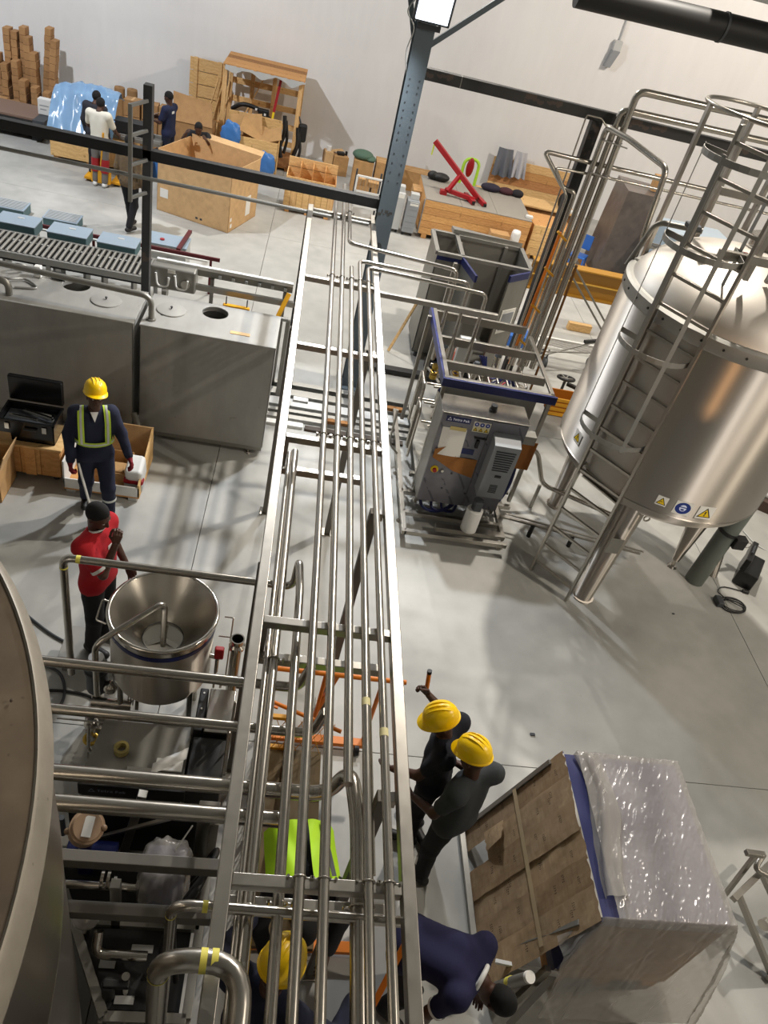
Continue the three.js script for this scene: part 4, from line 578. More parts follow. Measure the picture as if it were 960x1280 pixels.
  one('silver_sheet', B(-0.6, 0.806, -3.1, 0.2, 0.008, 0.1).rotateY(0), M.polish, 'small silver sheet beside the plastic bag', 'sheet');
  // black electric boxes next to it
  const bk = thing('inverter_box', 'tall black electrical box with steel lid by the hopper', 'electrical box'); part('body', BB(-0.26, 0.0, 0.25, 0.86, -3.42, -3.08, 0.01), M.black, bk); part('cover', BB(-0.27, -0.2, 0.3, 0.9, -3.85, -3.45, 0.01), M.black, bk); part('steel_lid', BB(-0.19, 0.02, 0.3, 0.91, -3.85, -3.44, 0.008), M.steel, bk); part('screw', [0, 1, 2].map(i => cyl([-0.235, 0.9, -3.8 + i * 0.15], [-0.235, 0.905, -3.8 + i * 0.15], 0.008)), M.white, bk);
  part('leg', [BB(-0.24, -0.2, 0, 0.3, -3.8, -3.76), BB(-0.04, 0, 0, 0.3, -3.8, -3.76), BB(-0.24, -0.2, 0, 0.26, -3.16, -3.12), BB(-0.04, 0, 0, 0.26, -3.16, -3.12)], M.tube, bk); part('stop_post', [bar([0.02, 0.2, -3.5], [0.02, 1.25, -3.5], 0.02), bar([0.0, 0.2, -3.3], [0.0, 1.2, -3.3], 0.012)], M.tube, bk);
  one('steel_plinth', BB(-0.62, -0.22, 0.02, 0.5, -3.78, -3.58, 0.01), M.dull, 'low dull steel plinth under the hopper outlet', 'plinth');
  one('plastic_wrap_ball', sph(-0.33, 0.56, -3.68, 0.09, 0.06, 0.08), M.film, 'crumpled clear wrap on the plinth under the hopper', 'plastic wrap');
}
{ // dark pump skid below the foreground cross pipes
  const t = thing('pump_skid', 'dark steel pump skid below the cross pipes', 'skid');
  for (const [a, b] of [[[-1.1, 0.55, -2.6], [0.0, 0.55, -2.6]], [[-0.5, 0.55, -1.6], [0.0, 0.55, -1.6]], [[-1.1, 0.55, -2.6], [-0.5, 0.55, -1.6]], [[0.0, 0.55, -2.6], [0.0, 0.55, -1.6]], [[-0.8, 0.55, -2.15], [0, 0.55, -2.15]], [[-0.5, 0.15, -1.6], [0, 0.15, -1.6]], [[-1.1, 0.15, -2.6], [0, 0.15, -2.6]]]) part('frame_beam', bar(a, b, 0.06), M.dull, t);
  for (const [x, z] of [[-1.1, -2.6], [0, -2.6], [-0.5, -1.6], [0, -1.6], [-0.55, -2.15]]) part('post', bar([x, 0, z], [x, z > -2 ? 0.55 : 1.15, z], 0.06), M.tube, t);
  part('diagonal', bar([-1.0, 0.6, -2.62], [-0.3, 1.1, -2.62], 0.025), M.tube, t); part('upright', bar([-0.62, 0.5, -2.6], [-0.5, 1.25, -2.7], 0.06), M.tube, t);
  part('tray', hexa([[-0.52, 0.5, -1.65], [-0.05, 0.5, -1.65], [-0.05, 0.5, -2.55], [-1.04, 0.5, -2.55]], [[-0.52, 0.53, -1.65], [-0.05, 0.53, -1.65], [-0.05, 0.53, -2.55], [-1.04, 0.53, -2.55]]), M.black, t); part('black_panel', BB(-1.0, -0.1, 0.16, 1.0, -2.74, -2.71), M.black, t);
  part('tube', pipe([[-1.0, 0.75, -2.3], [-0.2, 0.75, -2.3], [-0.2, 1.0, -2.3]], 0.03, 0.08), M.polish, t); part('tube', pipe([[-0.62, 0.8, -2.0], [-0.62, 0.7, -1.9], [-0.3, 0.7, -1.9]], 0.032, 0.08), M.polish, t); part('tube', pipe([[-0.56, 0.45, -1.75], [-0.4, 0.45, -1.75], [-0.4, 0.8, -1.75]], 0.025, 0.08), M.steel, t);
  part('valve', [cyl([-0.68, 0.85, -2.3], [-0.66, 0.85, -2.3], 0.06), cyl([-0.64, 0.85, -2.3], [-0.62, 0.85, -2.3], 0.06), cyl([-0.6, 0.8, -2.3], [-0.58, 0.8, -2.3], 0.055)], M.polish, t); part('black_valve', [cyl([-0.5, 0.55, -1.72], [-0.5, 0.75, -1.72], 0.04), B(-0.45, 0.75, -1.72, 0.16, 0.04, 0.05, 0.01)], M.black, t);
  part('hose', smoothCurve([[-0.15, 0.6, -2.4], [0.0, 1.1, -2.35], [-0.05, 1.25, -2.1], [-0.2, 1.0, -1.9], [-0.15, 0.6, -1.7]], 0.025), M.black, t); part('hose', smoothCurve([[-0.1, 0.6, -2.45], [0.04, 1.15, -2.4], [0.0, 1.3, -2.2], [-0.15, 1.1, -2.0], [-0.1, 0.6, -1.8]], 0.02), M.black, t);
  for (const [x, z, w] of [[-0.55, -1.9, 0.1], [-0.4, -1.7, 0.12], [-0.35, -2.0, 0.14]]) part('white_tag', B(x, 0.54, z, w, 0.01, 0.05), M.lgrey, t);
  const fm = thing('flow_meter', 'brown round flow meter head with white label on the pump skid', 'flow meter', [-0.83, 0, -2.5]);
  part('head', [cyl([0, 1.08, 0], [0.03, 1.2, 0.03], 0.105, 0.11, 28), cyl([0.03, 1.2, 0.03], [0.035, 1.215, 0.035], 0.1, 0.09, 28)], paint(0xa08468, 0.5), fm); part('label', B(0, 0, 0, 0.06, 0.004, 0.13).applyMatrix4(new THREE.Matrix4().makeRotationFromQuaternion(new THREE.Quaternion().setFromUnitVectors(V(0, 1, 0), V(0.03, 0.12, 0.03).normalize())).setPosition(0.037, 1.218, 0.037)), M.paper, fm); part('lug', [sph(-0.09, 1.16, 0.05, 0.022), sph(0.13, 1.18, 0.02, 0.022)], paint(0x8c7258, 0.5), fm); part('body', [cyl([0, 0.8, 0], [0, 1.08, 0], 0.045), cyl([-0.12, 0.78, 0], [0.2, 0.78, 0], 0.08), BB(-0.05, 0.05, 0.55, 0.75, -0.05, 0.05)], M.navy, fm); part('bolt_cap', cyl([-0.16, 0.9, -0.06], [-0.16, 1.12, -0.06], 0.02), M.dgrey, fm);
  const wm = thing('wrapped_motor', 'electric motor wrapped in clear plastic on the pump skid', 'motor', [-0.28, 0, -2.35]);
  part('motor', [cyl([0, 0.6, 0], [0, 1.0, 0], 0.13), B(0, 1.03, 0, 0.26, 0.1, 0.2, 0.02)], paint(0x626a94, 0.5), wm);
  const wr = lathe([[0.001, 1.1], [0.12, 1.1], [0.16, 1.07], [0.19, 0.85], [0.17, 0.65], [0.12, 0.57]], 72); { const p = wr.attributes.position; for (let i = 0; i < p.count; i++) { const k = 1 + 0.1 * Math.cos(4 * Math.atan2(p.getZ(i), p.getX(i)) + Math.PI) + 0.2 * IN.noise(p.getX(i) * 22, p.getY(i) * 14, p.getZ(i) * 22); p.setXYZ(i, p.getX(i) * k, p.getY(i), p.getZ(i) * k); } wr.computeVertexNormals(); } part('plastic_wrap', wr, M.film, wm, 'clear crumpled plastic wrap');
  part('cable_tie', bar([0.05, 1.1, -0.05], [0.14, 1.26, -0.15], 0.01, 0.004), M.white, wm);
  const wb = thing('wrapped_coupling', 'small fitting wrapped in clear plastic on the pump skid', 'fitting', [-0.72, 0, -2.08]); part('fitting', [sph(0, 0.8, 0, 0.055), cyl([0, 0.55, 0], [0, 0.8, 0], 0.03)], M.polish, wb); const sw = sph(0, 0.8, 0, 0.09, 0.075, 0.08, 24); part('plastic_wrap', sw, M.film, wb);
  one('low_channel', BB(-0.12, 0.02, 0.0, 1.3, -2.66, -2.6, 0.006), M.tube, 'upright steel channel at the corner of the pump skid', 'post');
}
{ // orange access lift below the rack
  const t = thing('scissor_lift', 'orange framed access platform with mesh sides below the pipe rack', 'work platform');
  const x0 = 0.3, x1 = 1.25, zf = -2.2, zb = -4.05;
  part('top_rail', pipe([[x0, 1.0, zf], [x0, 1.0, zb], [x1 + 0.2, 1.0, zb]], 0.022, 0.04), M.orange, t); part('mid_rail', pipe([[x0, 0.62, zf], [x0, 0.62, zb + 0.05], [x1 - 0.3, 0.62, zb + 0.3]], 0.018, 0.04), M.orange, t);
  for (const [x, z] of [[x0, zb], [x0, zf], [x0, -3.1], [0.75, zb], [x1, zb]]) part('post', cyl([x, 0.1, z], [x, 1.0, z], 0.02), M.orange, t);
  part('diagonal', bar([0.85, 1.0, zb], [0.72, 0.3, zb], 0.035), M.orange, t); part('deck', BB(x0, 0.85, 0.08, 0.13, zb + 0.2, zf), paint(0x5c4c2c, 0.7), t); part('base', BB(x0, x1, 0.05, 0.1, zb, zb + 0.08), M.orange, t); part('base', BB(x0, x1, 0.05, 0.1, zf - 0.08, zf), M.orange, t);
  for (const [x, z] of [[x0 + 0.06, zb + 0.1], [x1 - 0.06, zb + 0.1], [x0 + 0.06, zf - 0.1], [x1 - 0.06, zf - 0.1]]) part('wheel', cyl([x - 0.02, 0.05, z], [x + 0.02, 0.05, z], 0.05), M.black, t);
  const mesh1 = []; for (let i = 0; i <= 22; i++) { const z = zb + 0.15 + i * 0.075; mesh1.push(bar([x0 + 0.012, 0.14, z], [x0 + 0.012, 0.6, z + 0.22], 0.006, 0.004, 0)); mesh1.push(bar([x0 + 0.012, 0.14, z + 0.22], [x0 + 0.012, 0.6, z], 0.006, 0.004, 0)); } const mp = part('mesh_panel', mesh1, M.yellow, t);
  const mesh2 = []; for (let i = 0; i <= 6; i++) { const x = x0 + 0.02 + i * 0.07; mesh2.push(bar([x, 0.14, zb + 0.22], [x + 0.16, 0.6, zb + 0.22], 0.006, 0.004, 0)); mesh2.push(bar([x + 0.16, 0.14, zb + 0.22], [x, 0.6, zb + 0.22], 0.006, 0.004, 0)); } part('mesh_panel', mesh2, M.yellow, t);
  part('mesh_frame', [bar([x0 + 0.01, 0.6, zb + 0.2], [0.52, 0.6, zb + 0.2], 0.04), bar([x0 + 0.01, 0.14, zb + 0.2], [0.52, 0.14, zb + 0.2], 0.04), bar([0.52, 0.1, zb + 0.2], [0.52, 0.62, zb + 0.2], 0.04), bar([0.54, 0.1, zb + 0.2], [0.54, 0.62, zf], 0.035), bar([x0, 0.61, zb + 0.2], [x0, 0.61, zf], 0.04)], M.yellow, t);
  for (const y of [0.8, 0.5]) part('wing_nut', [bar([x0 + 0.02, y, zb + 0.02], [x0 + 0.1, y, zb + 0.04], 0.02), bar([x0 + 0.06, y - 0.05, zb + 0.03], [x0 + 0.06, y + 0.05, zb + 0.03], 0.014)], M.orange, t);
  const o2 = thing('orange_stand', 'orange steel tube stand under the helmeted worker beneath the rack', 'frame'); part('tube', bar([0.2, 1.15, -1.42], [1.2, 1.15, -1.4], 0.045), M.orange, o2); part('tube', bar([0.95, 0.3, -1.3], [1.3, 1.1, -1.9], 0.04), M.orange, o2); part('upright', bar([0.24, 0, -1.42], [0.24, 1.16, -1.42], 0.04), M.orange, o2); part('upright', bar([1.18, 0, -1.4], [1.18, 1.16, -1.4], 0.04), M.orange, o2);
  one('floor_cable', smoothCurve([[0.75, 1.0, -1.45], [0.82, 0.6, -1.5], [0.74, 0.2, -1.6], [0.8, 0.012, -1.3], [0.9, 0.012, -0.9]], 0.009), M.black, 'thin black cable hanging under the pipe rack', 'cable');
  one('floor_hose', smoothCurve([[-2.2, 0.012, -5.2], [-1.75, 0.012, -4.9], [-1.35, 0.012, -4.75], [-1.0, 0.012, -4.72]], 0.014), M.dgrey, 'dark hose on the floor beside the person in red', 'hose');
  one('floor_hose', smoothCurve([[-2.0, 0.012, -4.6], [-1.62, 0.012, -4.5], [-1.5, 0.012, -4.2], [-1.6, 0.012, -4.0]], 0.014), M.dgrey, 'dark hose curling on the floor by the big tank', 'hose');
  one('floor_hose', smoothCurve([[-1.75, 0.012, -4.28], [-1.5, 0.012, -4.3], [-1.25, 0.012, -4.25], [-1.2, 0.012, -4.1]], 0.014), M.black, 'black hose leading to the feed pump', 'hose');
}

// ================================================================== CONVEYOR, TRAYS AND FLOOR STOCK
{
  const t = thing('roller_conveyor', 'long roller conveyor with grey rollers behind the wide box tank', 'conveyor');
  for (const z of [-11.4, -12.12]) part('side_rail', BB(-5.6, -1.95, 0.68, 0.78, z - 0.025, z + 0.025), M.galv, t);
  for (let i = 0; i < 42; i++) { const x = -5.5 + i * 0.085; part('roller', cyl([x, 0.765, -11.42], [x, 0.765, -12.1], 0.027, 0.027, 10), M.galv, t); }
  part('under_tray', BB(-5.6, -1.95, 0.64, 0.66, -12.1, -11.4), M.black, t);
  for (const x of [-5.3, -3.7, -2.1]) for (const z of [-11.4, -12.12]) part('leg', BB(x - 0.03, x + 0.03, 0, 0.68, z - 0.03, z + 0.03), M.galv, t);
  const rl = thing('guide_rail', 'long dark red rail behind the roller conveyor', 'rail'); part('rail', BB(-6, -1.3, 0.62, 0.68, -12.86, -12.82), M.rail, rl); part('white_strip', BB(-6, -1.5, 0.6, 0.63, -12.8, -12.76), M.white, rl); for (const x of [-5.5, -3.4, -1.45]) part('leg', BB(x - 0.02, x + 0.02, 0, 0.62, -12.86, -12.82), M.rail, rl);
  const tray = (x, y, z, ry, lab, ribs, grp) => {
    const o = thing('metal_case', lab, 'case', [x, y, z], ry, grp); part('body', B(0, 0.08, 0, 0.6, 0.16, 0.42, 0.01), M.teal, o); part('lid', B(0, 0.168, 0, 0.62, 0.02, 0.44, 0.006), M.greybl, o);
    if (ribs) for (let i = 0; i < 8; i++) part('rib', B(0, 0.184, -0.17 + i * 0.05, 0.56, 0.014, 0.018), M.lgrey, o); else part('catch', B(0.02, 0.18, -0.06, 0.1, 0.006, 0.05), M.lgrey, o);
    if (y > 0.3) part('support', [BB(-0.26, -0.22, -y, 0, -0.15, 0.15), BB(0.22, 0.26, -y, 0, -0.15, 0.15)], M.galv, o);
  };
  tray(-4.45, 0.68, -12.45, 0, 'grey blue lidded case at the conveyor, leftmost beside the tank fittings', false); tray(-3.65, 0.68, -12.42, 0, 'grey blue lidded case in the middle beside the rollers', false); tray(-2.88, 0.68, -12.4, 0, 'grey blue lidded case next to the black post', false);
  tray(-5.35, 0.02, -14.6, 0, 'ribbed grey case on the floor, furthest from the black post', true); tray(-4.38, 0.02, -14.5, 0, 'ribbed grey case on the floor beside the person in a patterned shirt', true);
  const ob = thing('metal_case', 'grey case with a red bar across it beside the black post', 'case', [-2.3, 0, -13.6]); part('body', B(0, 0.25, 0, 0.7, 0.5, 0.5, 0.01), M.lgrey, ob); part('lid', B(0, 0.51, 0, 0.72, 0.02, 0.52), M.greybl, ob); part('red_bar', bar([0.3, 0.55, -0.5], [0.24, 0.55, 0.42], 0.07, 0.05), M.rail, ob); part('latch', cyl([-0.1, 0.52, 0.05], [-0.1, 0.54, 0.05], 0.04), M.red, ob);
  // steel trough beyond the box tanks
  const tr = thing('steel_trough', 'long steel trough with pale edge and hooked fittings behind the tanks', 'trough');
  part('edge', BB(-1.85, 0.0, 1.66, 1.71, -10.13, -10.07), M.white, tr); part('wall', BB(-1.85, 0.0, 1.56, 1.66, -10.12, -10.1), M.dull, tr); part('end_box', BB(-1.9, -1.3, 1.36, 1.68, -10.12, -9.9, 0.03), M.dull, tr);
  for (const x of [-1.75, -1.5]) part('hook', pipe([[x - 0.07, 1.6, -9.87], [x - 0.05, 1.42, -9.87], [x + 0.09, 1.42, -9.87], [x + 0.1, 1.56, -9.87]], 0.014, 0.06), M.white, tr);
  part('pulley', cyl([-1.43, 1.5, -9.9], [-1.43, 1.5, -9.86], 0.06), M.polish, tr); part('tag', B(-1.62, 1.64, -9.89, 0.1, 0.05, 0.004), M.paper, tr);
  for (const x of [-1.1, -0.1]) part('leg', BB(x - 0.025, x + 0.025, 0, 1.56, -10.12, -10.07), M.dull, tr); part('lower_bar', cyl([-1.7, 1.3, -9.8], [0.0, 1.3, -9.8], 0.03), M.dull, tr); part('bar_bracket', BB(-1.72, -1.66, 1.28, 1.4, -9.95, -9.78), M.dull, tr); part('bar_leg', BB(-0.03, 0.03, 0, 1.3, -9.82, -9.78), M.dull, tr);
  for (let i = 0; i < 6; i++) part('clip', B(-1.0 + i * 0.18, 1.6, -10.08, 0.04, 0.05, 0.03), M.lgrey, tr);
  const yd = thing('clamp_tool', 'yellow clamp tool lying across the bar behind the box tank', 'clamp'); part('body', B(-0.72, 1.36, -9.76, 0.36, 0.06, 0.06, 0.01), M.yellow, yd); part('pin', [cyl([-0.86, 1.36, -9.76], [-0.86, 1.5, -9.76], 0.008), cyl([-0.58, 1.36, -9.76], [-0.58, 1.5, -9.76], 0.008)], M.dgrey, yd); part('jaw', [0, 1, 2].map(i => B(-0.8 + i * 0.1, 1.31, -9.74, 0.05, 0.04, 0.05)), M.yellow, yd);
  const yb = thing('yellow_strut', 'short yellow strut leaning beside the rack post', 'strut'); part('strut', bar([-0.18, 1.24, -9.75], [-0.04, 1.62, -9.95], 0.06, 0.03), M.yellow, yb); part('foot', cyl([-0.2, 1.19, -9.75], [-0.2, 1.23, -9.75], 0.05), M.dgrey, yb);
  // long steel profiles on the floor below the rack
  const spec = [[-0.5, 2.35, -10.12, 0.1, 0.12, 'widest grey channel'], [-0.4, 2.3, -9.98, 0.08, 0.08, 'slim grey tube next to the widest channel'], [-0.55, 2.1, -9.86, 0.1, 0.1, 'grey tube with a bright edge'], [-0.3, 2.4, -9.72, 0.09, 0.07, 'pale square tube'], [-0.6, 2.2, -9.58, 0.12, 0.1, 'scuffed pale tube'], [-0.5, 2.35, -9.43, 0.08, 0.08, 'dark edged tube'], [-0.35, 2.0, -9.3, 0.1, 0.06, 'brown stained flat tube'], [-0.62, 0.42, -9.14, 0.11, 0.05, 'short white flat bar'], [0.45, 1.9, -9.12, 0.1, 0.04, 'short rusty flat bar']];
  spec.forEach(([x0, x1, z, w, h, l], i) => { const o = thing('steel_profile', 'steel profile on the floor under the rack, ' + l, 'steel profile', null, 0, 'steel profiles stacked on the floor'); part('profile', BB(x0, x1, 0, h, z - w / 2, z + w / 2, 0.004), i === 7 ? M.white : i === 3 || i === 4 ? M.lgrey : i === 8 ? std({ map: TX.rust, color: 0xffe0c0, roughness: 0.7 }) : M.galv, o); });
  for (const [x, z, l] of [[1.75, -9.86, 'brown wooden packer on the steel profiles near the skid'], [0.9, -9.3, 'brown wooden packer on the stained tube']]) one('wood_packer', B(x, z < -9.5 ? 0.13 : 0.085, z, 0.35, 0.05, 0.08), M.woodd, l, 'wood block');
  one('white_offcut', B(0.35, 0.0951, -9.72, 0.22, 0.05, 0.1), M.white, 'white square offcut on the steel profiles', 'offcut');
}
// ================================================================== BACK OF THE HALL
function planks(par, name, n, axis, x0, x1, y0, y1, z0, z1, mats, gap = 0.006) {    // n boards side by side along an axis
  for (let i = 0; i < n; i++) {
    const f0 = i / n, f1 = (i + 1) / n, m = Array.isArray(mats) ? mats[i % mats.length] : mats; let g;
    const k = rr(-0.003, 0.003);
    if (axis === 'x') g = BB(x0 + (x1 - x0) * f0 + gap / 2, x0 + (x1 - x0) * f1 - gap / 2, y0, y1, z0 + k, z1 + k); else if (axis === 'y') g = BB(x0, x1, y0 + (y1 - y0) * f0 + gap / 2, y0 + (y1 - y0) * f1 - gap / 2, z0 + k, z1 + k); else g = BB(x0, x1, y0 + k, y1 + k, z0 + (z1 - z0) * f0 + gap / 2, z0 + (z1 - z0) * f1 - gap / 2);
    part(name, g, m, par);
  }
}
{ // big open carton
  const W = 1.62, Dp = 1.35, Hc = 1.22;
  const t = thing('open_carton', 'very large open brown carton with a person leaning over it', 'carton', [-2.03, 0, -16.65], -0.333);
  const x0 = -W / 2, x1 = W / 2, z0 = -Dp / 2, z1 = Dp / 2, th = 0.012;
  part('front_wall', BB(x0, x1, 0, Hc, z1 - th, z1, 0.003), M.card2, t); part('rear_wall', BB(x0, x1, 0, Hc + 0.05, z0, z0 + th, 0.003), M.card2, t); part('side_wall', BB(x0, x0 + th, 0, Hc, z0, z1, 0.003), M.card2, t); part('side_wall', BB(x1 - th, x1, 0, Hc, z0, z1, 0.003), M.card2, t); part('bottom', BB(x0, x1, 0.002, 0.02, z0, z1, 0.003), M.card2, t);
  part('flap', hexa([[x0, Hc - 0.01, z0], [x1, Hc - 0.01, z0], [x1 - 0.1, Hc + 0.02, z0 - 0.4], [x0 + 0.1, Hc + 0.02, z0 - 0.4]], [[x0, Hc, z0], [x1, Hc, z0], [x1 - 0.1, Hc + 0.03, z0 - 0.4], [x0 + 0.1, Hc + 0.03, z0 - 0.4]]), M.card2, t);
  part('shipping_label', B(x0 + 0.16, 0.38, z1 + 0.002, 0.18, 0.18, 0.003), M.paper, t); part('shipping_label', B(x1 + 0.002, 0.35, z0 + 0.45, 0.003, 0.4, 0.22), M.paper, t); part('printed_mark', [B(0.1, 0.1, z1 + 0.002, 0.05, 0.04, 0.002), B(0.2, 0.1, z1 + 0.002, 0.05, 0.04, 0.002)], M.dgrey, t); part('sticker', B(x1 + 0.002, 0.12, z1 - 0.12, 0.003, 0.08, 0.08), M.paper, t); part('sticker', B(x1 + 0.002, 0.25, z1 - 0.1, 0.003, 0.07, 0.07), M.paper, t);
}
{ // cardboard stacks on a blue pallet
  const p = thing('plastic_pallet', 'blue plastic pallet under the tall cardboard bundles', 'pallet'); part('deck', BB(-8.3, -6.25, 0.1, 0.15, -21.6, -20.6), M.bluep, p); for (const x of [-8.1, -7.2, -6.4]) part('runner', BB(x - 0.08, x + 0.08, 0, 0.1, -21.6, -20.6), M.bluep, p);
  const CB = std({ map: TX.card, color: 0xdcc4a8, roughness: 0.9 }), CB2 = std({ map: TX.card, color: 0xd0b89c, roughness: 0.9 });
  const st = [[-7.62, 1.0, -21.0], [-7.42, 1.55, -21.15], [-7.26, 1.5, -21.2], [-7.1, 1.62, -21.25], [-6.96, 1.45, -21.15], [-6.83, 1.15, -21.1], [-6.66, 1.72, -21.3], [-6.5, 1.5, -21.2], [-7.42, 0.85, -20.85], [-7.2, 0.95, -20.9], [-7.0, 0.6, -20.75], [-6.75, 0.5, -20.75], [-6.5, 0.42, -20.85]];
  const L = ['short outer', 'tall left', 'tall second', 'tall pointed', 'tall fourth', 'middling', 'tallest leaning', 'tall leaning outer', 'low front', 'low front second', 'knee high', 'small front', 'small outer'];
  st.forEach(([x, h, z], i) => {
    const o = thing('cardboard_bundle', 'bundle of flat folded cartons on the blue pallet, ' + L[i] + ' one', 'carton bundle', [x, 0.15, z], 0, 'folded carton bundles by the wall'); const n = Math.max(4, Math.round(h / 0.16)); o.rotation.z = i === 6 || i === 7 ? -0.09 : rr(-0.015, 0.015);
    for (let k = 0; k < n; k++) part('carton', B(rr(-0.008, 0.008), (k + 0.5) * h / n, rr(-0.01, 0.01), 0.13 + rr(0, 0.02), h / n - 0.006, 0.3), k % 4 ? CB : CB2, o);
  });
  for (let i = 0; i < 10; i++) { const x = -6.2 - rnd() * 1.6; one('crumpled_card', B(0, 0, 0, rr(0.15, 0.3), rr(0.05, 0.14), rr(0.12, 0.22), 0.01).rotateY(rr(0, 3)).rotateZ(rr(-0.25, 0.25)).translate(x, 0.24, -20.5 + rr(-0.05, 0.05)), i % 2 ? M.card3 : M.card, ['flat pale', 'thick dark', 'tilted pale', 'small dark', 'long pale', 'square dark', 'bent pale', 'short dark', 'broad pale', 'thin dark'][i] + ' piece of brown card before the carton bundles', 'cardboard', 'card scraps before the bundles'); }
  const tb = thing('low_platform', 'low brown topped dark platform left of the pale crate', 'platform'); part('top', BB(-8.5, -6.1, 0.42, 0.47, -19.9, -18.9), paint(0x7d6557, 0.7), tb); part('skirt', BB(-8.4, -6.0, 0.1, 0.42, -19.8, -18.85), M.black, tb); part('edge', BB(-6.2, -5.95, 0.2, 0.5, -19.6, -18.7), M.dgrey, tb); part('foot', [BB(-6.3, -6.1, 0, 0.1, -19.7, -18.9)], M.black, tb);
  const wb = thing('white_carton', 'white printed box standing on the dark platform', 'box'); part('body', B(-6.08, 0.67, -19.3, 0.28, 0.32, 0.2), M.white, wb); part('print', [B(-6.08, 0.7, -19.198, 0.2, 0.02, 0.003), B(-6.1, 0.62, -19.198, 0.14, 0.02, 0.003)], M.grey, wb);
  // crate base with blue wrapped machine
  const c = thing('machine_crate', 'pale plywood crate base behind the worker in a white shirt', 'crate'); planks(c, 'front_board', 2, 'x', -5.58, -3.98, 0.1, 0.68, -17.95, -17.92, [M.ply, M.woodv], 0.01); part('side_board', BB(-5.6, -5.57, 0.1, 0.68, -19.2, -17.92), M.ply, c); part('rear_board', BB(-5.58, -3.98, 0.1, 0.68, -19.24, -19.2), M.ply, c); part('side_board', BB(-4.0, -3.97, 0.1, 0.68, -19.2, -17.92), M.ply, c); part('floor_board', BB(-5.58, -3.98, 0.1, 0.13, -19.2, -17.95), M.ply, c); for (const x of [-5.5, -4.8, -4.05]) part('skid', BB(x - 0.05, x + 0.05, 0, 0.1, -19.2, -17.95), M.wood3, c);
  const fr = thing('steel_machine_bed', 'grey steel machine bed lying on the pale crate', 'machine'); part('bed', BB(-5.65, -3.3, 0.68, 0.76, -18.5, -18.05), M.dull, fr); part('bed_rail', BB(-5.65, -3.3, 0.76, 0.82, -18.5, -18.44), M.galv, fr); part('bed_rail', BB(-5.65, -3.3, 0.76, 0.8, -18.12, -18.06), M.galv, fr); part('post', BB(-5.65, -5.6, 0.3, 1.2, -18.95, -18.9), M.white, fr); part('dark_block', BB(-4.3, -3.6, 0.82, 1.05, -18.45, -18.1), M.black, fr); part('frame_leg', BB(-3.4, -3.35, 0, 0.68, -18.4, -18.35), M.dull, fr);
  const bs = sheet(26, 16, (u, v) => { const x = -5.62 + u * 1.35, a = v * Math.PI * 0.85; const sp = 0.34 + 0.1 * Math.sin(u * 3.1); const n = IN.noise(u * 7, v * 6, 2) * 0.09 + IN.noise(u * 16, v * 14, 5) * 0.04; return V(x + n * 0.4, 0.7 + (0.66 + 0.16 * Math.sin(u * 2.6) + n) * Math.sin(Math.min(a, Math.PI / 2 + a * 0.3)), -18.5 - 0.55 * (v - 0.35) * 1.4 + 0.4 * (1 - v) * (1 - v) + n); });
  const bm = thing('wrapped_machine', 'machine wrapped in glossy blue plastic sheet by the wall', 'machine'); part('plastic_sheet', bs, new THREE.MeshPhysicalMaterial({ color: 0x8fb6dc, roughness: 0.2, transmission: 0.3, thickness: 0 }), bm, null, true); part('machine_body', [BB(-5.4, -4.5, 0.7, 1.15, -19.1, -18.75)], M.navy, bm); part('machine_foot', BB(-5.3, -4.6, 0.12, 0.7, -19.08, -18.8), M.dgrey, bm);
  for (let i = 0; i < 9; i++) { const y = 0.1 + Math.floor(i / 3) * 0.36; const o = thing('brown_carton', 'brown carton stacked behind the machine bed, ' + ['lowest left', 'lowest middle', 'lowest right', 'second row left', 'second row middle', 'second row right', 'top left', 'top middle', 'top right'][i], 'carton', [-4.28 + (i % 3) * 0.4, y - 0.1, -19.9 + rr(-0.05, 0.05)], rr(-0.1, 0.1), 'brown cartons behind the machine bed'); part('body', B(0, 0.175, 0, 0.37, 0.35, 0.34, 0.008), M.card3, o); part('tape', B(0, 0.351, 0, 0.05, 0.003, 0.34), M.card2, o); }
  for (const [x, y, z] of [[-5.0, 0, -21.7], [-4.7, 0, -21.75]]) { const o = thing('rolled_card', 'rolled brown packing card standing by the wall behind the blue sheet', 'packing', [x, 0, z], 0, 'packing rolls by the wall'); part('roll', lathe([[0.02, 0.82], [0.12, 0.82], [0.13, 0.78], [0.13, 0], [0.001, 0]], 16), M.card3, o); }
}
{ // pallet jack under the crate
  const t = thing('pallet_jack', 'yellow pallet jack pushed under the pale crate', 'pallet jack', [-4.3, 0, -17.3]); for (const x of [-0.28, 0.28]) { part('fork', BB(x - 0.09, x + 0.09, 0.05, 0.1, -0.6, 0.25), M.yellow, t); part('wheel', cyl([x - 0.05, 0.045, 0.15], [x + 0.05, 0.045, 0.15], 0.045), M.black, t); } part('pump', B(0, 0.2, 0.32, 0.4, 0.3, 0.12, 0.03), M.yellow, t); part('handle', pipe([[0, 0.3, 0.36], [0.1, 1.1, 0.5], [0.1, 1.12, 0.5]], 0.02, 0.04), M.yellow, t);
  const lp = thing('leaning_panel', 'brown panel leaning on the pale crate beside the pallet jack', 'panel'); part('panel', hexa([[-4.0, 0, -17.7], [-3.45, 0, -17.7], [-3.45, 0, -17.66], [-4.0, 0, -17.66]].reverse(), [[-4.05, 0.6, -17.9], [-3.5, 0.6, -17.9], [-3.5, 0.6, -17.86], [-4.05, 0.6, -17.86]].reverse()), M.card2, lp);
  const bd = thing('blue_drum', 'blue plastic wrapped bundle beside the big carton', 'bundle', [-3.35, 0, -18.2]); part('bundle', lathe([[0.001, 0.62], [0.1, 0.6], [0.17, 0.45], [0.18, 0.2], [0.14, 0]], 20), M.blueplastic, bd);
}
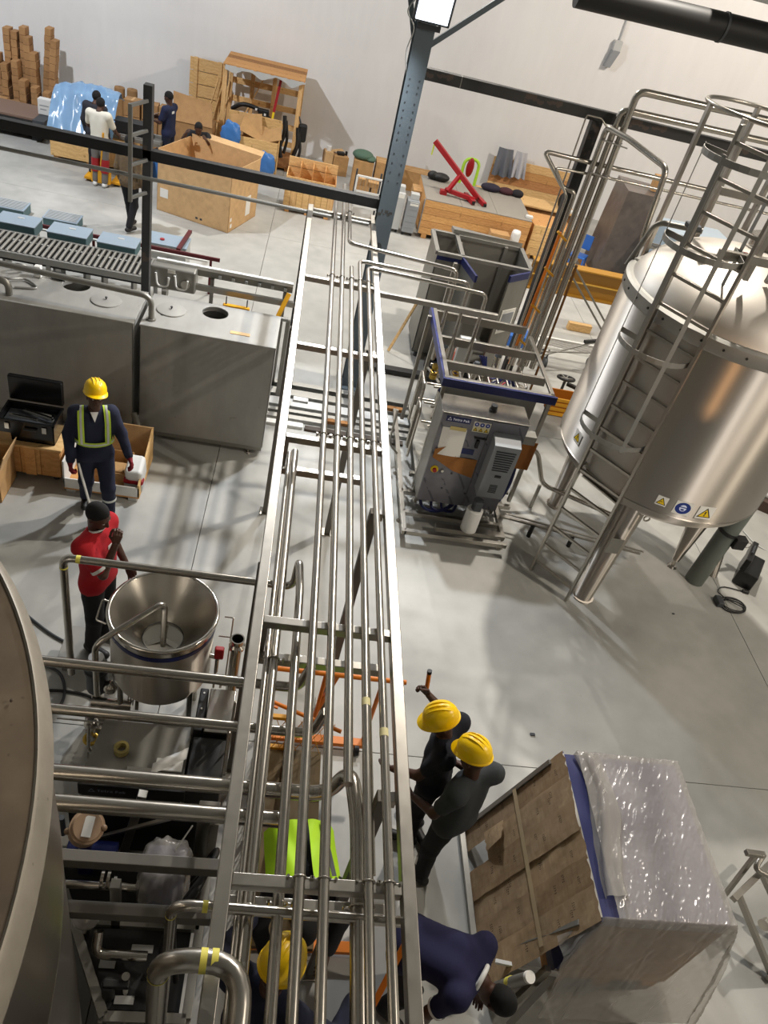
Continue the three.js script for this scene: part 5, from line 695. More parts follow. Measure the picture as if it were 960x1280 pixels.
{ // tall wooden crate without front, shed-like
  const x0 = -2.3, x1 = -0.5, z0 = -21.9, z1 = -20.55, h = 2.12;
  const t = thing('shed_crate', 'tall open fronted wooden crate like a shed against the white wall', 'crate');
  planks(t, 'roof_board', 4, 'z', x0 - 0.05, x1 + 0.08, h, h + 0.03, z0, z1 + 0.1, [M.wood3, M.woodd, M.wood3]);
  for (const [x, z] of [[x0, z1], [x1, z1], [x0, z0], [x1, z0], [x0 + 0.55, z0], [x0 + 1.1, z0]]) part('stud', BB(x - 0.05, x + 0.05, 0.1, h, z - 0.04, z + 0.04), M.woodv, t);
  for (let i = 0; i < 5; i++) part('rear_board', BB(x0, x1, 0.2 + i * 0.42, 0.34 + i * 0.42, z0 - 0.03, z0 - 0.05), M.wood2, t);
  part('diagonal_brace', bar([x0 + 0.2, 0.3, z0 + 0.05], [x0 + 0.9, 1.9, z0 + 0.05], 0.09, 0.03), M.wood2, t); part('diagonal_brace', bar([x1, 0.3, z0 + 0.1], [x1, 1.9, z1 - 0.1], 0.03, 0.09), M.wood3, t); part('diagonal_brace', bar([x0, 0.3, z1 - 0.1], [x0, 1.9, z0 + 0.1], 0.03, 0.09), M.wood2, t); part('side_rail', bar([x0, 1.1, z0], [x0, 1.1, z1], 0.03, 0.1), M.wood2, t); part('side_rail', bar([x1, 1.1, z0], [x1, 1.1, z1], 0.03, 0.1), M.wood3, t);
  part('torn_sheet', sheet(24, 3, (u, v) => V(x0 + u * (x1 - x0 + 0.1), h + 0.01 - v * (0.1 + 0.06 * Math.sin(u * 17) + 0.05 * IN.noise(u * 9, 1, 3)), z1 + 0.11 + 0.02 * Math.sin(u * 30))), M.lgrey, t, 'torn grey sheet along the roof edge', true);
  part('floor_board', BB(x0, x1, 0.06, 0.1, z0, z1), M.woodd, t); for (const x of [x0 + 0.1, -1.4, x1 - 0.1]) part('skid', BB(x - 0.06, x + 0.06, 0, 0.06, z0, z1), M.woodd, t);
  const lp = thing('crate_lid', 'plank crate lid leaning on the wall beside the shed crate', 'crate lid'); for (let i = 0; i < 6; i++) part('plank', BB(-3.35, -2.45, 0.02 + i * 0.3, 0.3 + i * 0.3, -22.1, -22.06), i % 2 ? M.wood2 : M.ply, lp); for (const x of [-3.2, -2.6]) part('batten', BB(x - 0.05, x + 0.05, 0.02, 1.82, -22.06, -22.02), M.wood2, lp);
  const sp = thing('crate_lid', 'second crate lid with slanted battens nearer the shed crate', 'crate lid'); for (let i = 0; i < 3; i++) part('plank', bar([-2.95 + i * 0.16, 0.0, -21.6], [-2.6 + i * 0.14, 1.5, -21.85], 0.12, 0.03), M.wood2, sp); part('batten', bar([-3.0, 0.5, -21.66], [-2.35, 0.55, -21.66], 0.1, 0.03), M.wood3, sp);
  const rt = thing('red_yellow_lever', 'red and yellow lever tool standing in the shed crate', 'tool'); part('red_arm', bar([-1.08, 1.3, -20.62], [-1.0, 2.0, -20.75], 0.12, 0.06), M.red, rt); part('yellow_arm', bar([-1.12, 0.7, -20.52], [-1.08, 1.35, -20.62], 0.1, 0.05), paint(0xe8c81c, 0.5), rt); part('red_band', bar([-1.1, 0.95, -20.55], [-1.09, 1.02, -20.56], 0.12, 0.06), M.red, rt); part('foot', BB(-1.2, -1.04, 0.1, 0.7, -20.56, -20.48), M.dgrey, rt);
  const bh = thing('black_harness', 'black curved machine arm lying in the shed crate', 'machine part'); part('arm', smoothCurve([[-2.1, 1.15, -20.7], [-1.85, 1.32, -20.6], [-1.5, 1.3, -20.6], [-1.15, 1.12, -20.6]], 0.05), M.black, bh); part('joint', B(-1.32, 1.2, -20.6, 0.26, 0.24, 0.16, 0.03), M.black, bh); part('clip', [B(-1.5, 1.3, -20.5, 0.05, 0.05, 0.02), B(-1.28, 1.22, -20.51, 0.05, 0.05, 0.02)], M.white, bh); part('stand', BB(-1.4, -1.3, 0.1, 1.1, -20.66, -20.56), M.dgrey, bh);
  const bp = thing('black_backpack', 'black backpack hanging on the right post of the shed crate', 'backpack'); const bg = B(-0.33, 0.98, -20.6, 0.22, 0.42, 0.2, 0.06); part('bag', bg, M.black, bp); part('strap', smoothCurve([[-0.4, 1.2, -20.52], [-0.45, 1.35, -20.52], [-0.38, 1.2, -20.5]], 0.015), M.dgrey, bp);
  for (const [x, y, l] of [[-0.8, 0.3, 'dark harness straps hanging in the shed crate corner'], [-0.45, 0.1, 'dark coat hanging low on the shed crate post']]) one('hanging_gear', [smoothCurve([[x, y + 1.0, -20.52], [x + 0.04, y + 0.6, -20.48], [x - 0.03, y + 0.3, -20.46], [x + 0.02, y + 0.04, -20.46]], 0.05), smoothCurve([[x + 0.05, y + 0.9, -20.52], [x + 0.12, y + 0.5, -20.48], [x + 0.08, y + 0.15, -20.46]], 0.035)], M.black, l, 'gear', null);
  // plywood box with cardboard in it
  const px0 = -2.1, px1 = -0.83, pz1 = -19.5, pz0 = -20.2, ph = 0.9, p = thing('plywood_box', 'pale plywood box filled with brown card before the shed crate', 'box'); part('front_panel', BB(px0, px1, 0.05, ph, pz1 - 0.015, pz1), M.ply, p); part('side_panel', BB(px1 - 0.015, px1, 0.05, ph, pz0, pz1), M.ply, p); part('side_panel', BB(px0, px0 + 0.015, 0.05, ph, pz0, pz1), M.ply, p); part('rear_panel', BB(px0, px1, 0.05, ph + 0.35, pz0, pz0 + 0.015), M.ply, p); part('bottom', BB(px0, px1, 0.0, 0.05, pz0, pz1), M.wood3, p); part('knot', [0, 1, 2, 3].map(i => disc(0, 0, 0, 0.035, 0.004, 12).rotateX(Math.PI / 2).translate(px0 + 0.3 + (i % 2) * 0.4, 0.55 + 0.2 * Math.floor(i / 2), pz1 + 0.001)), M.wood2, p);
  for (const [x, y, z, a, b, l] of [[-1.4, 1.0, -19.85, 0.5, -0.3, 'wide brown card sheet sloping in the plywood box'], [-1.65, 1.06, -19.95, 0.9, 0.2, 'brown card sheet standing at the back of the plywood box'], [-1.15, 0.95, -19.75, 0.35, 0.35, 'small brown card flap on the plywood box']]) one('card_sheet', B(0, 0, 0, 0.75, 0.012, 0.5).rotateX(a).rotateZ(b).translate(x, y, z), M.card, l, 'cardboard');
  const bl = (x, y, z, l) => { const g = sph(0, 0, 0, 0.24, 0.3, 0.1, 28); const q = g.attributes.position; for (let i = 0; i < q.count; i++) { const k = 1 + 0.2 * IN.noise(q.getX(i) * 9, q.getY(i) * 9, q.getZ(i) * 9); q.setXYZ(i, q.getX(i) * k, q.getY(i) * k, q.getZ(i) * k); } g.computeVertexNormals(); one('blue_bag', g.translate(x, y, z), M.blueplastic, l, 'plastic bag'); };
  bl(-1.08, 0.4, -19.38, 'glossy blue plastic bag against the plywood box'); bl(-1.95, 0.9, -19.42, 'blue plastic sheet hanging over the plywood box corner');
  const cs = thing('carton_flat', 'flattened grey brown carton leaning behind the person in navy', 'cardboard'); part('sheet', hexa([[-3.3, 0.9, -19.6], [-2.4, 0.9, -19.6], [-2.4, 0.9, -19.58], [-3.3, 0.9, -19.58]].reverse(), [[-3.4, 1.4, -20.1], [-2.5, 1.3, -20.1], [-2.5, 1.3, -20.08], [-3.4, 1.4, -20.08]].reverse()), M.card3, cs); part('box_under', BB(-3.35, -2.4, 0, 0.9, -20.3, -19.6), M.card3, cs);
}
{ // slatted crates in the middle
  const crate = (x0, x1, y0, y1, z0, z1, lab, n, nm = 'slat_crate') => { const t = thing(nm, lab, 'crate'); planks(t, 'front_slat', n, 'x', x0, x1, y0 + 0.04, y1, z1 - 0.02, z1, [M.wood2, M.woodv, M.ply]); part('rear_slat', BB(x0, x1, y0 + 0.04, y1 + 0.04, z0, z0 + 0.02), M.wood2, t); part('side_slat', BB(x0, x0 + 0.02, y0 + 0.04, y1 + 0.02, z0, z1), M.wood2, t); part('side_slat', BB(x1 - 0.02, x1, y0 + 0.04, y1 + 0.02, z0, z1), M.wood3, t); part('bottom', BB(x0, x1, y0, y0 + 0.04, z0, z1), M.wood3, t); return t; };
  const A = crate(-0.5, 0.62, 0.06, 0.48, -18.2, -17.7, 'lower slatted wooden crate of the pair behind the rack end', 8); for (const x of [-0.4, 0.05, 0.5]) part('skid', BB(x - 0.05, x + 0.05, 0, 0.06, -18.2, -17.7), M.wood3, A);
  const Bc = crate(-0.5, 0.62, 0.5, 0.78, -18.4, -17.72, 'upper slatted wooden crate with white label, divided inside', 8); part('divider', [0, 1, 2].map(i => BB(-0.22 + i * 0.28, -0.2 + i * 0.28, 0.54, 0.96, -18.38, -18.0)), M.wood, Bc); part('rear_extension', BB(-0.5, 0.62, 0.8, 1.02, -18.4, -18.38), M.wood2, Bc); part('label', B(0.38, 0.64, -17.712, 0.2, 0.2, 0.004), M.paper, Bc); part('round_stamp', cyl([0.38, 0.64, -17.71], [0.38, 0.64, -17.706], 0.07), paint(0x9db6cf, 0.7), Bc);
  const sc = thing('open_carton', 'small brown carton with raised flaps and a jar by the wall', 'carton', [0.72, 0, -21.3], 0.2); part('body', BB(-0.2, 0.2, 0, 0.48, -0.18, 0.18), M.card, sc); part('flap', bar([-0.2, 0.5, -0.18], [0.1, 0.55, -0.25], 0.18, 0.01), M.card2, sc); part('flap', B(-0.33, 0.4, 0.02, 0.22, 0.3, 0.3), M.card2, sc); part('jar', [cyl([-0.33, 0.55, 0.02], [-0.33, 0.66, 0.02], 0.06)], M.white, sc); part('dark_bundle', [B(0.0, 0.52, 0, 0.2, 0.08, 0.14, 0.03), B(0.16, 0.52, -0.05, 0.06, 0.12, 0.06, 0.02)], M.black, sc);
  const mc = thing('wire_crate', 'crate with pale frame showing brown parts, beside the grey column', 'crate'); const cx0 = 1.05, cx1 = 1.62, cy0 = 0.42, cy1 = 1.08, cz = -17.8; for (const y of [cy0, (cy0 + cy1) / 2, cy1]) part('frame_bar', bar([cx0, y, cz], [cx1, y, cz], 0.04), M.white, mc); for (const x of [cx0, cx1]) part('frame_bar', bar([x, 0, cz], [x, cy1, cz], 0.04), M.white, mc); part('wire_mesh', Array.from({ length: 8 }, (_, i) => bar([cx0 + 0.03 + i * 0.07, cy0, cz - 0.02], [cx0 + 0.03 + i * 0.07, cy1, cz - 0.02], 0.006, 0.006, 0)), M.galv, mc); part('shelf', BB(cx0, cx1, cy0 - 0.02, cy0, cz - 0.5, cz), M.wood3, mc); part('brown_part', [B(1.2, 0.55, cz - 0.2, 0.2, 0.18, 0.2, 0.03), B(1.45, 0.9, cz - 0.2, 0.25, 0.12, 0.2, 0.02), B(1.4, 0.5, cz - 0.25, 0.3, 0.06, 0.2, 0.01), B(1.18, 0.92, cz - 0.2, 0.16, 0.16, 0.2, 0.02)], M.card, mc); part('rear_leg', [bar([cx0, 0, cz - 0.5], [cx0, cy1, cz - 0.5], 0.04), bar([cx1, 0, cz - 0.5], [cx1, cy1, cz - 0.5], 0.04)], M.dgrey, mc);
  for (const [x, z, w, h, l] of [[1.3, -20.4, 0.5, 0.75, 'brown carton under the green sack behind the wire crate'], [1.85, -20.4, 0.5, 0.82, 'brown carton beside the green sack, next to the column'], [2.75, -21.4, 1.1, 0.5, 'long brown carton on the floor right of the column'], [2.62, -18.9, 0.3, 0.78, 'brown carton behind the grey cabinets']]) { const o = thing('brown_carton', l, 'carton', [x, 0, z]); part('body', B(0, h / 2, 0, w, h, 0.5, 0.006), M.card, o); part('lid_seam', B(0, h + 0.002, 0, w, 0.004, 0.04), M.card2, o); }
  const sk = thing('green_sack', 'dark green sack lying on the brown carton', 'sack'); part('sack', [sph(1.25, 0.84, -20.4, 0.27, 0.12, 0.24), sph(1.45, 0.8, -20.35, 0.14, 0.07, 0.2)], paint(0x4f6a58, 0.8), sk);
  one('wall_rod', cyl([2.0, 0.82, -20.6], [2.05, 1.35, -21.2], 0.03), M.dgrey, 'short dark rod leaning above the brown cartons', 'rod');
  const gc = (x, z, w, h, lab, m, ribs) => { const o = thing('grey_cabinet', lab, 'cabinet', [x, 0, z]); part('body', B(0, 0.08 + h / 2, 0, w, h, 0.35, 0.008), m, o); part('top_box', B(0.02, 0.08 + h + 0.06, -0.05, w * 0.7, 0.12, 0.2), M.lgrey, o); part('label', B(0.02, 0.08 + h - 0.06, 0.177, w * 0.7, 0.08, 0.004), M.paper, o); if (ribs) for (let i = 0; i < 5; i++) part('ridge', B(0, 0.2 + i * 0.14, 0.178, w * 0.8, 0.02, 0.01), M.grey, o); for (const s of [-1, 1]) part('castor', cyl([s * w * 0.35, 0, 0.1], [s * w * 0.35, 0.08, 0.1], 0.03), M.black, o); };
  gc(2.06, -17.95, 0.3, 0.82, 'plain grey cabinet on castors next to the column', M.lgrey, false); gc(2.42, -17.9, 0.28, 0.72, 'grey cabinet with ridges beside the long wooden crate', M.grey, true);
}
{ // long crate with red hoist
  const x0 = 2.68, x1 = 5.25, z1 = -17.8, z0 = -19.6, h = 0.88;
  const t = thing('long_crate', 'long orange toned plank crate on skids carrying a red hoist', 'crate'); planks(t, 'front_plank', 5, 'y', x0, x1, 0.1, h, z1 - 0.025, z1, [M.wood, M.wood3]); planks(t, 'side_plank', 5, 'y', x0, x0 + 0.02, 0.1, h, z0, z1 - 0.03, [M.wood, M.wood3]); part('side_plank', BB(x1 - 0.02, x1, 0.1, h, z0, z1 - 0.03), M.wood3, t); part('rear_plank', BB(x0, x1, 0.1, h, z0, z0 + 0.02), M.wood3, t); planks(t, 'lid_board', 3, 'x', x0, x1, h, h + 0.02, z0, z1, paint(0x8f8a80, 0.8)); for (const x of [x0 + 0.15, (x0 + x1) / 2, x1 - 0.15]) part('skid', BB(x - 0.06, x + 0.06, 0, 0.1, z0, z1), M.wood3, t); part('corner_edge', BB(x0 - 0.02, x0, 0.1, h, z1 - 0.05, z1 + 0.01), M.grey, t);
  const r = thing('red_hoist', 'red steel hoist with raised boom on the long crate', 'hoist', [3.75, 0.9, -18.3]); part('base_tube', B(0.0, 0.06, 0.0, 0.1, 0.1, 0.55, 0.008).rotateY(0.25), M.red, r); part('base_tube', B(0.28, 0.06, 0.05, 0.1, 0.1, 0.5, 0.008).rotateY(0.25), M.red, r); part('tube_mouth', B(0.07, 0.06, 0.27, 0.07, 0.07, 0.02), M.black, r); part('tube_mouth', B(0.35, 0.06, 0.28, 0.07, 0.07, 0.02), M.black, r); part('boom', bar([0.2, 0.1, -0.05], [-1.05, 1.02, -0.4], 0.11, 0.11), M.red, r); part('strut', bar([-0.55, 0.12, 0.0], [-0.3, 0.5, -0.2], 0.08), M.red, r); part('strut', bar([-0.6, 0.12, -0.1], [0.1, 0.08, 0.1], 0.09), M.red, r); part('foot', B(-0.62, 0.05, -0.1, 0.16, 0.1, 0.16), M.red, r); part('hook', [bar([-1.05, 0.98, -0.38], [-1.06, 0.72, -0.38], 0.03)], paint(0xcbd84a, 0.6), r);
  one('paper_slip', B(5.2, 0.93, -18.0, 0.16, 0.06, 0.12, 0.01), M.white, 'small white packet on the long crate corner', 'packet');
  const bt = thing('wrapped_roll', 'white wrapped roll standing before the long crate', 'roll', [4.9, 0, -17.55]); part('roll', lathe([[0.001, 0.72], [0.09, 0.7], [0.11, 0.64], [0.11, 0.05], [0.09, 0]], 20), M.white, bt); one('brown_carton', B(4.5, 0.3, -17.5, 0.45, 0.6, 0.3, 0.006), M.card, 'brown carton between the open cabinet and the long crate', 'carton');
  const pc = thing('pale_crate', 'pale plank crate beside the long crate, near the vertical pipes', 'crate'); planks(pc, 'front_plank', 4, 'y', 5.35, 6.35, 0.1, 0.82, -17.9, -17.87, [M.wood2, M.ply]); part('body', BB(5.35, 6.35, 0.1, 0.8, -18.9, -17.91), M.wood3, pc); for (const x of [5.45, 6.25]) part('skid', BB(x - 0.05, x + 0.05, 0, 0.1, -18.9, -17.9), M.wood3, pc);
  const db = thing('brown_long_box', 'dark brown long box behind the pale crate', 'box'); part('body', BB(4.9, 6.9, 0, 0.62, -20.6, -19.9), std({ map: TX.wood, color: 0x9a7c5c, roughness: 0.85 }), db); part('lid', BB(4.3, 6.95, 0.62, 0.66, -20.65, -19.85), M.wood2, db);
  const wp = thing('wall_boards', 'pinkish wooden boards standing against the white wall', 'boards'); planks(wp, 'board', 5, 'y', 4.9, 7.2, 0.02, 1.1, -22.15, -22.11, [M.wood3, M.wood2, std({ map: TX.wood, color: 0xd8b090, roughness: 0.8 })]);
  const cl = (pts, m, l, nm = 'hanging_clothes') => one(nm, pts.map(p => sph(...p)), m, l, 'clothes');
  cl([[2.95, 1.0, -19.4, 0.14, 0.1, 0.1], [3.15, 0.99, -19.4, 0.22, 0.1, 0.14]], M.black, 'black bag lying on the crate top near the wall', 'black_bag'); cl([[4.45, 0.98, -19.5, 0.26, 0.1, 0.14]], paint(0x201a2c, 0.8), 'dark purple cloth on the crate behind the red hoist'); cl([[4.85, 0.97, -19.5, 0.2, 0.09, 0.12]], paint(0x3c1820, 0.8), 'dark red cloth at the crate edge'); cl([[5.15, 0.97, -19.5, 0.16, 0.1, 0.12]], paint(0x18161c, 0.85), 'black cloth at the end of the crate row');
  const gh = thing('green_chair', 'lime green chair back with a red cloth by the wall', 'chair', [4.05, 0, -20.6]); part('back_frame', pipe([[-0.2, 0.02, 0], [-0.2, 1.25, -0.05], [0.2, 1.25, -0.05], [0.2, 0.02, 0]], 0.04, 0.22), paint(0xa8d83c, 0.5), gh); part('seat', B(0, 0.45, 0.2, 0.42, 0.05, 0.42, 0.02), paint(0xa8d83c, 0.5), gh); part('front_leg', [cyl([-0.18, 0, 0.38], [-0.18, 0.45, 0.38], 0.02)], paint(0xa8d83c, 0.5), gh); part('front_leg', [cyl([0.18, 0, 0.38], [0.18, 0.45, 0.38], 0.02)], paint(0xa8d83c, 0.5), gh); part('red_cloth', [sph(-0.03, 1.05, 0.0, 0.1, 0.24, 0.05)], M.red, gh);
  const hang = (x, w, h, m, l) => one('hung_coat', sheet(14, 14, (u, v) => V(x - w / 2 + u * w + (0.5 - u) * v * w * 0.25 - v * 0.06, 1.38 - (1 - v) * h * 0.9, -22.02 + 0.08 * Math.sin(u * 14) * (1 - v) + 0.06 * Math.sin(Math.PI * u))), m, l, 'coat', null, true);
  hang(5.2, 0.55, 0.8, std({ color: 0x6c7078, roughness: 0.9, side: THREE.DoubleSide }), 'grey coat hanging by the wall above the cloths'); hang(5.65, 0.42, 0.75, std({ color: 0xbfc0c4, roughness: 0.9, side: THREE.DoubleSide }), 'pale grey coat hanging next to the dark grey one');
  const bb = thing('pink_black_bag', 'black bag with a pink top standing on the brown box', 'bag', [6.6, 0.66, -20.2]); part('body', [sph(0, 0.2, 0, 0.17, 0.22, 0.14)], M.black, bb); part('pink_panel', sph(0.02, 0.42, 0.02, 0.11, 0.08, 0.1), paint(0xb8447c, 0.7), bb); part('cap', sph(0, 0.54, 0, 0.09, 0.08, 0.08), M.black, bb); one('white_tray', B(6.85, 0.69, -20.0, 0.3, 0.05, 0.2), M.white, 'white tray beside the pink topped bag', 'tray');
  // right: wrapped pallet stacks, blue chair, yellow beam, carts
  const wr = thing('wrapped_pallet', 'tall pallet load wrapped in grey film near the right wall', 'pallet load'); part('load', hexa([[6.9, 0.12, -17.2], [7.9, 0.12, -17.4], [8.0, 0.12, -18.6], [7.0, 0.12, -18.5]], [[6.95, 2.15, -17.2], [7.8, 2.1, -17.4], [7.9, 2.1, -18.5], [7.05, 2.15, -18.4]]), std({ map: TX.dusty, color: 0x9a8f8c, roughness: 0.35 }), wr); part('pallet', BB(6.9, 8, 0, 0.12, -18.5, -17.3), M.wood3, wr);
  const wr2 = thing('wrapped_pallet', 'lower pallet load under pale blue film right of the tall one', 'pallet load'); part('load', BB(7.85, 9.4, 0.12, 1.75, -17.3, -16.3, 0.03), paint(0x9fb0bd, 0.35), wr2); part('pallet', BB(7.85, 9.4, 0, 0.12, -17.3, -16.3), M.wood3, wr2); one('small_carton', B(7.75, 2.3, -17.8, 0.18, 0.34, 0.2, 0.005), M.card, 'small orange brown carton on top of the wrapped loads', 'carton');
  const ch = thing('blue_chair', 'blue plastic chair beside the wrapped pallet', 'chair', [6.55, 0, -17.6], -0.5); part('backrest', B(0, 0.72, -0.18, 0.34, 0.34, 0.03, 0.012), M.bluep, ch); part('seat', B(0, 0.43, 0, 0.38, 0.04, 0.38, 0.015), M.bluep, ch); for (const [x, z] of [[-0.16, -0.16], [0.16, -0.16], [-0.16, 0.16], [0.16, 0.16]]) part('leg', bar([x, 0.43, z], [x * 1.15, 0, z * 1.15], 0.04), M.bluep, ch);
  const yb = thing('yellow_girder', 'heavy ochre yellow steel girder lying behind the process tank', 'girder'); part('web', BB(4.4, 7.6, 0.85, 1.35, -14.05, -14.0), paint(0x8e6414, 0.55), yb); part('top_flange', BB(4.4, 7.6, 1.35, 1.38, -14.15, -13.9), paint(0xa2741a, 0.5), yb); part('bottom_flange', BB(4.4, 7.6, 0.82, 0.85, -14.15, -13.9), paint(0x8e6414, 0.55), yb); part('mid_rib', BB(4.4, 7.6, 1.09, 1.11, -14.0, -13.95), paint(0xb8923a, 0.5), yb); for (const x of [4.7, 7.1]) part('trestle', BB(x - 0.1, x + 0.1, 0, 0.82, -14.1, -13.95), M.wood3, yb);
  for (const [x, z, l] of [[5.9, -14.3, 'pale timber block on the floor under the yellow girder'], [6.4, -13.5, 'pale timber block in front of the yellow girder']]) one('timber_block', B(x, 0.08, z, 0.5, 0.16, 0.12, 0.006), M.wood2, l, 'timber');
  const ct = thing('steel_cart', 'pale steel cart with castors behind the process tank', 'cart'); for (const [a, b] of [[[4.55, 0.42, -12.75], [5.9, 0.42, -12.75]], [[4.55, 0.42, -12.35], [5.9, 0.42, -12.35]], [[4.55, 0.42, -12.75], [4.55, 0.42, -12.35]], [[5.9, 0.42, -12.75], [5.9, 0.42, -12.35]]]) part('frame_bar', bar(a, b, 0.05), M.white, ct); for (let i = 0; i < 7; i++) part('slat', bar([4.6, 0.44, -12.7 + i * 0.06], [5.88, 0.44, -12.7 + i * 0.06], 0.02, 0.01), M.galv, ct); for (const [x, z] of [[4.75, -12.4], [5.7, -12.4], [4.75, -12.7], [5.7, -12.7]]) part('castor', [cyl([x - 0.025, 0.1, z], [x + 0.025, 0.1, z], 0.1), bar([x, 0.1, z], [x, 0.42, z], 0.03)], M.dgrey, ct); part('handle', bar([4.4, 0.3, -12.1], [5.8, 0.75, -12.5], 0.03), M.galv, ct); part('grip', bar([5.3, 0.66, -12.36], [5.75, 0.7, -12.5], 0.05), M.black, ct);
  const wh = thing('valve_stand', 'black spoked wheel on a stand behind the process tank', 'valve stand'); part('rim', new THREE.TorusGeometry(0.14, 0.025, 8, 26).rotateX(1.35).translate(4.8, 0.42, -11.3), M.black, wh); for (let i = 0; i < 3; i++) part('spoke', bar([4.8 - 0.13 * Math.cos(i * 1.05), 0.42, -11.3 - 0.13 * Math.sin(i * 1.05)], [4.8 + 0.13 * Math.cos(i * 1.05), 0.42, -11.3 + 0.13 * Math.sin(i * 1.05)], 0.02), M.galv, wh); part('stem', cyl([4.8, 0, -11.3], [4.8, 0.42, -11.3], 0.025), M.dgrey, wh); part('arm', bar([4.85, 0.32, -11.3], [5.25, 0.28, -11.15], 0.07, 0.05), M.black, wh); part('arm_foot', bar([5.2, 0, -11.17], [5.2, 0.28, -11.17], 0.04), M.black, wh);
  const yc = thing('yellow_basket', 'yellow ribbed plastic basket on the floor behind the tank', 'basket', [4.78, 0, -10.85]); for (let i = 0; i < 4; i++) part('rib', B(0, 0.05 + i * 0.09, 0.16, 0.62, 0.06, 0.03, 0.01), M.yellow, yc); part('body', [BB(-0.3, 0.3, 0, 0.02, -0.15, 0.15), BB(-0.3, -0.28, 0, 0.36, -0.15, 0.15), BB(0.28, 0.3, 0, 0.36, -0.15, 0.15), BB(-0.3, 0.3, 0, 0.36, -0.15, -0.13), BB(-0.3, 0.3, 0, 0.34, 0.13, 0.15)], paint(0xa8660c, 0.6), yc);
  const wc = thing('water_bottles', 'blue crate of clear water bottles beside the open cabinet', 'bottles', [4.3, 0, -13.2]); part('crate', [BB(-0.26, 0.26, 0, 0.22, -0.2, 0.2, 0.01)], M.bluep, wc); for (let i = 0; i < 12; i++) part('bottle', lathe([[0.012, 0.5], [0.014, 0.46], [0.035, 0.4], [0.035, 0.22]], 10, -0.18 + (i % 4) * 0.12, 0, -0.12 + Math.floor(i / 4) * 0.12), M.glass, wc);
}
{ // black tool case on a wooden chest, open crate and carton at left
  const ch = thing('wooden_chest', 'brown wooden chest on castors carrying the black tool case', 'chest', [-2.68, 0, -7.42]); const w = 0.66, d = 0.46; planks(ch, 'front_board', 3, 'x', -w / 2, w / 2, 0.08, 0.46, d / 2 - 0.02, d / 2, [M.wood3, M.wood, M.wood3]); part('body', BB(-w / 2, w / 2, 0.08, 0.46, -d / 2, d / 2 - 0.022), M.wood3, ch); part('batten', BB(-0.06, 0.06, 0.08, 0.46, d / 2, d / 2 + 0.02), M.wood, ch); part('lid', BB(-w / 2 - 0.02, w / 2 + 0.02, 0.46, 0.49, -d / 2 - 0.02, d / 2 + 0.02), M.wood2, ch); for (const x of [-0.25, 0.25]) for (const z of [-0.15, 0.15]) part('castor', cyl([x, 0, z], [x, 0.08, z], 0.035), M.dgrey, ch);
  const tc = thing('tool_case', 'large glossy black tool case with open lid on the wooden chest', 'tool case', [-2.72, 0.49, -7.45]); const gl = paint(0x0b0b0c, 0.2); part('body', [BB(-0.3, 0.3, 0, 0.27, 0.185, 0.2), BB(-0.3, 0.3, 0, 0.27, -0.17, -0.155), BB(-0.3, -0.285, 0, 0.27, -0.17, 0.2), BB(0.285, 0.3, 0, 0.27, -0.17, 0.2), BB(-0.3, 0.3, 0, 0.02, -0.17, 0.2)], gl, tc); part('rim', [BB(-0.31, 0.31, 0.25, 0.28, 0.18, 0.21, 0.006), BB(-0.31, 0.31, 0.25, 0.28, -0.18, -0.15, 0.006), BB(-0.31, -0.28, 0.25, 0.28, -0.18, 0.21, 0.006), BB(0.28, 0.31, 0.25, 0.28, -0.18, 0.21, 0.006)], gl, tc); part('tool', [bar([-0.22, 0.24, 0.05], [0.1, 0.25, 0.1], 0.03), bar([-0.1, 0.24, -0.08], [0.24, 0.24, 0.02], 0.04, 0.03), cyl([0.05, 0.2, -0.1], [0.22, 0.22, -0.05], 0.03)], M.polish, tc); part('tool_tray', BB(-0.28, 0.28, 0.17, 0.19, -0.15, 0.18), M.dgrey, tc);  part('lid', BB(-0.3, 0.3, 0.28, 0.6, -0.26, -0.19, 0.02), gl, tc); for (const x of [-0.2, 0.2]) part('latch', B(x, 0.2, 0.21, 0.05, 0.08, 0.02), M.polish, tc); part('handle', bar([-0.02, 0.19, 0.225], [0.12, 0.19, 0.225], 0.02), M.dgrey, tc);
  const oc = thing('open_crate', 'pale open crate of tools and a white sack behind the helmeted worker', 'crate', [-1.86, 0, -7.45]); const x0 = -0.43, x1 = 0.43, z0 = -0.42, z1 = 0.4, h = 0.44; part('front_board', BB(x0, x1, 0.06, 0.2, z1 - 0.02, z1), M.white, oc); part('rear_board', BB(x0, x1, 0.06, h + 0.08, z0, z0 + 0.02), M.card2, oc); part('side_board', hexa([[x1 - 0.02, 0.06, z0], [x1, 0.06, z0], [x1, 0.06, z1], [x1 - 0.02, 0.06, z1]].reverse(), [[x1 - 0.02, h + 0.08, z0], [x1, h + 0.08, z0], [x1, 0.24, z1], [x1 - 0.02, 0.24, z1]].reverse()), M.wood2, oc); part('side_board', BB(x0, x0 + 0.02, 0.06, h, z0, z1), M.white, oc); part('floor_board', BB(x0, x1, 0.04, 0.06, z0, z1), M.wood3, oc); for (const x of [x0 + 0.08, x1 - 0.08]) part('skid', BB(x - 0.05, x + 0.05, 0, 0.04, z0, z1), M.lgrey, oc);
  one('brown_carton', [BB(-1.93, -1.6, 0.07, 0.09, -7.6, -7.2), BB(-1.93, -1.6, 0.09, 0.3, -7.6, -7.59), BB(-1.93, -1.6, 0.09, 0.26, -7.21, -7.2), BB(-1.93, -1.92, 0.09, 0.3, -7.6, -7.2), BB(-1.61, -1.6, 0.09, 0.3, -7.6, -7.2), B(-1.76, 0.16, -7.4, 0.22, 0.1, 0.2, 0.03)], M.card, 'small open brown carton inside the pale crate', 'carton');
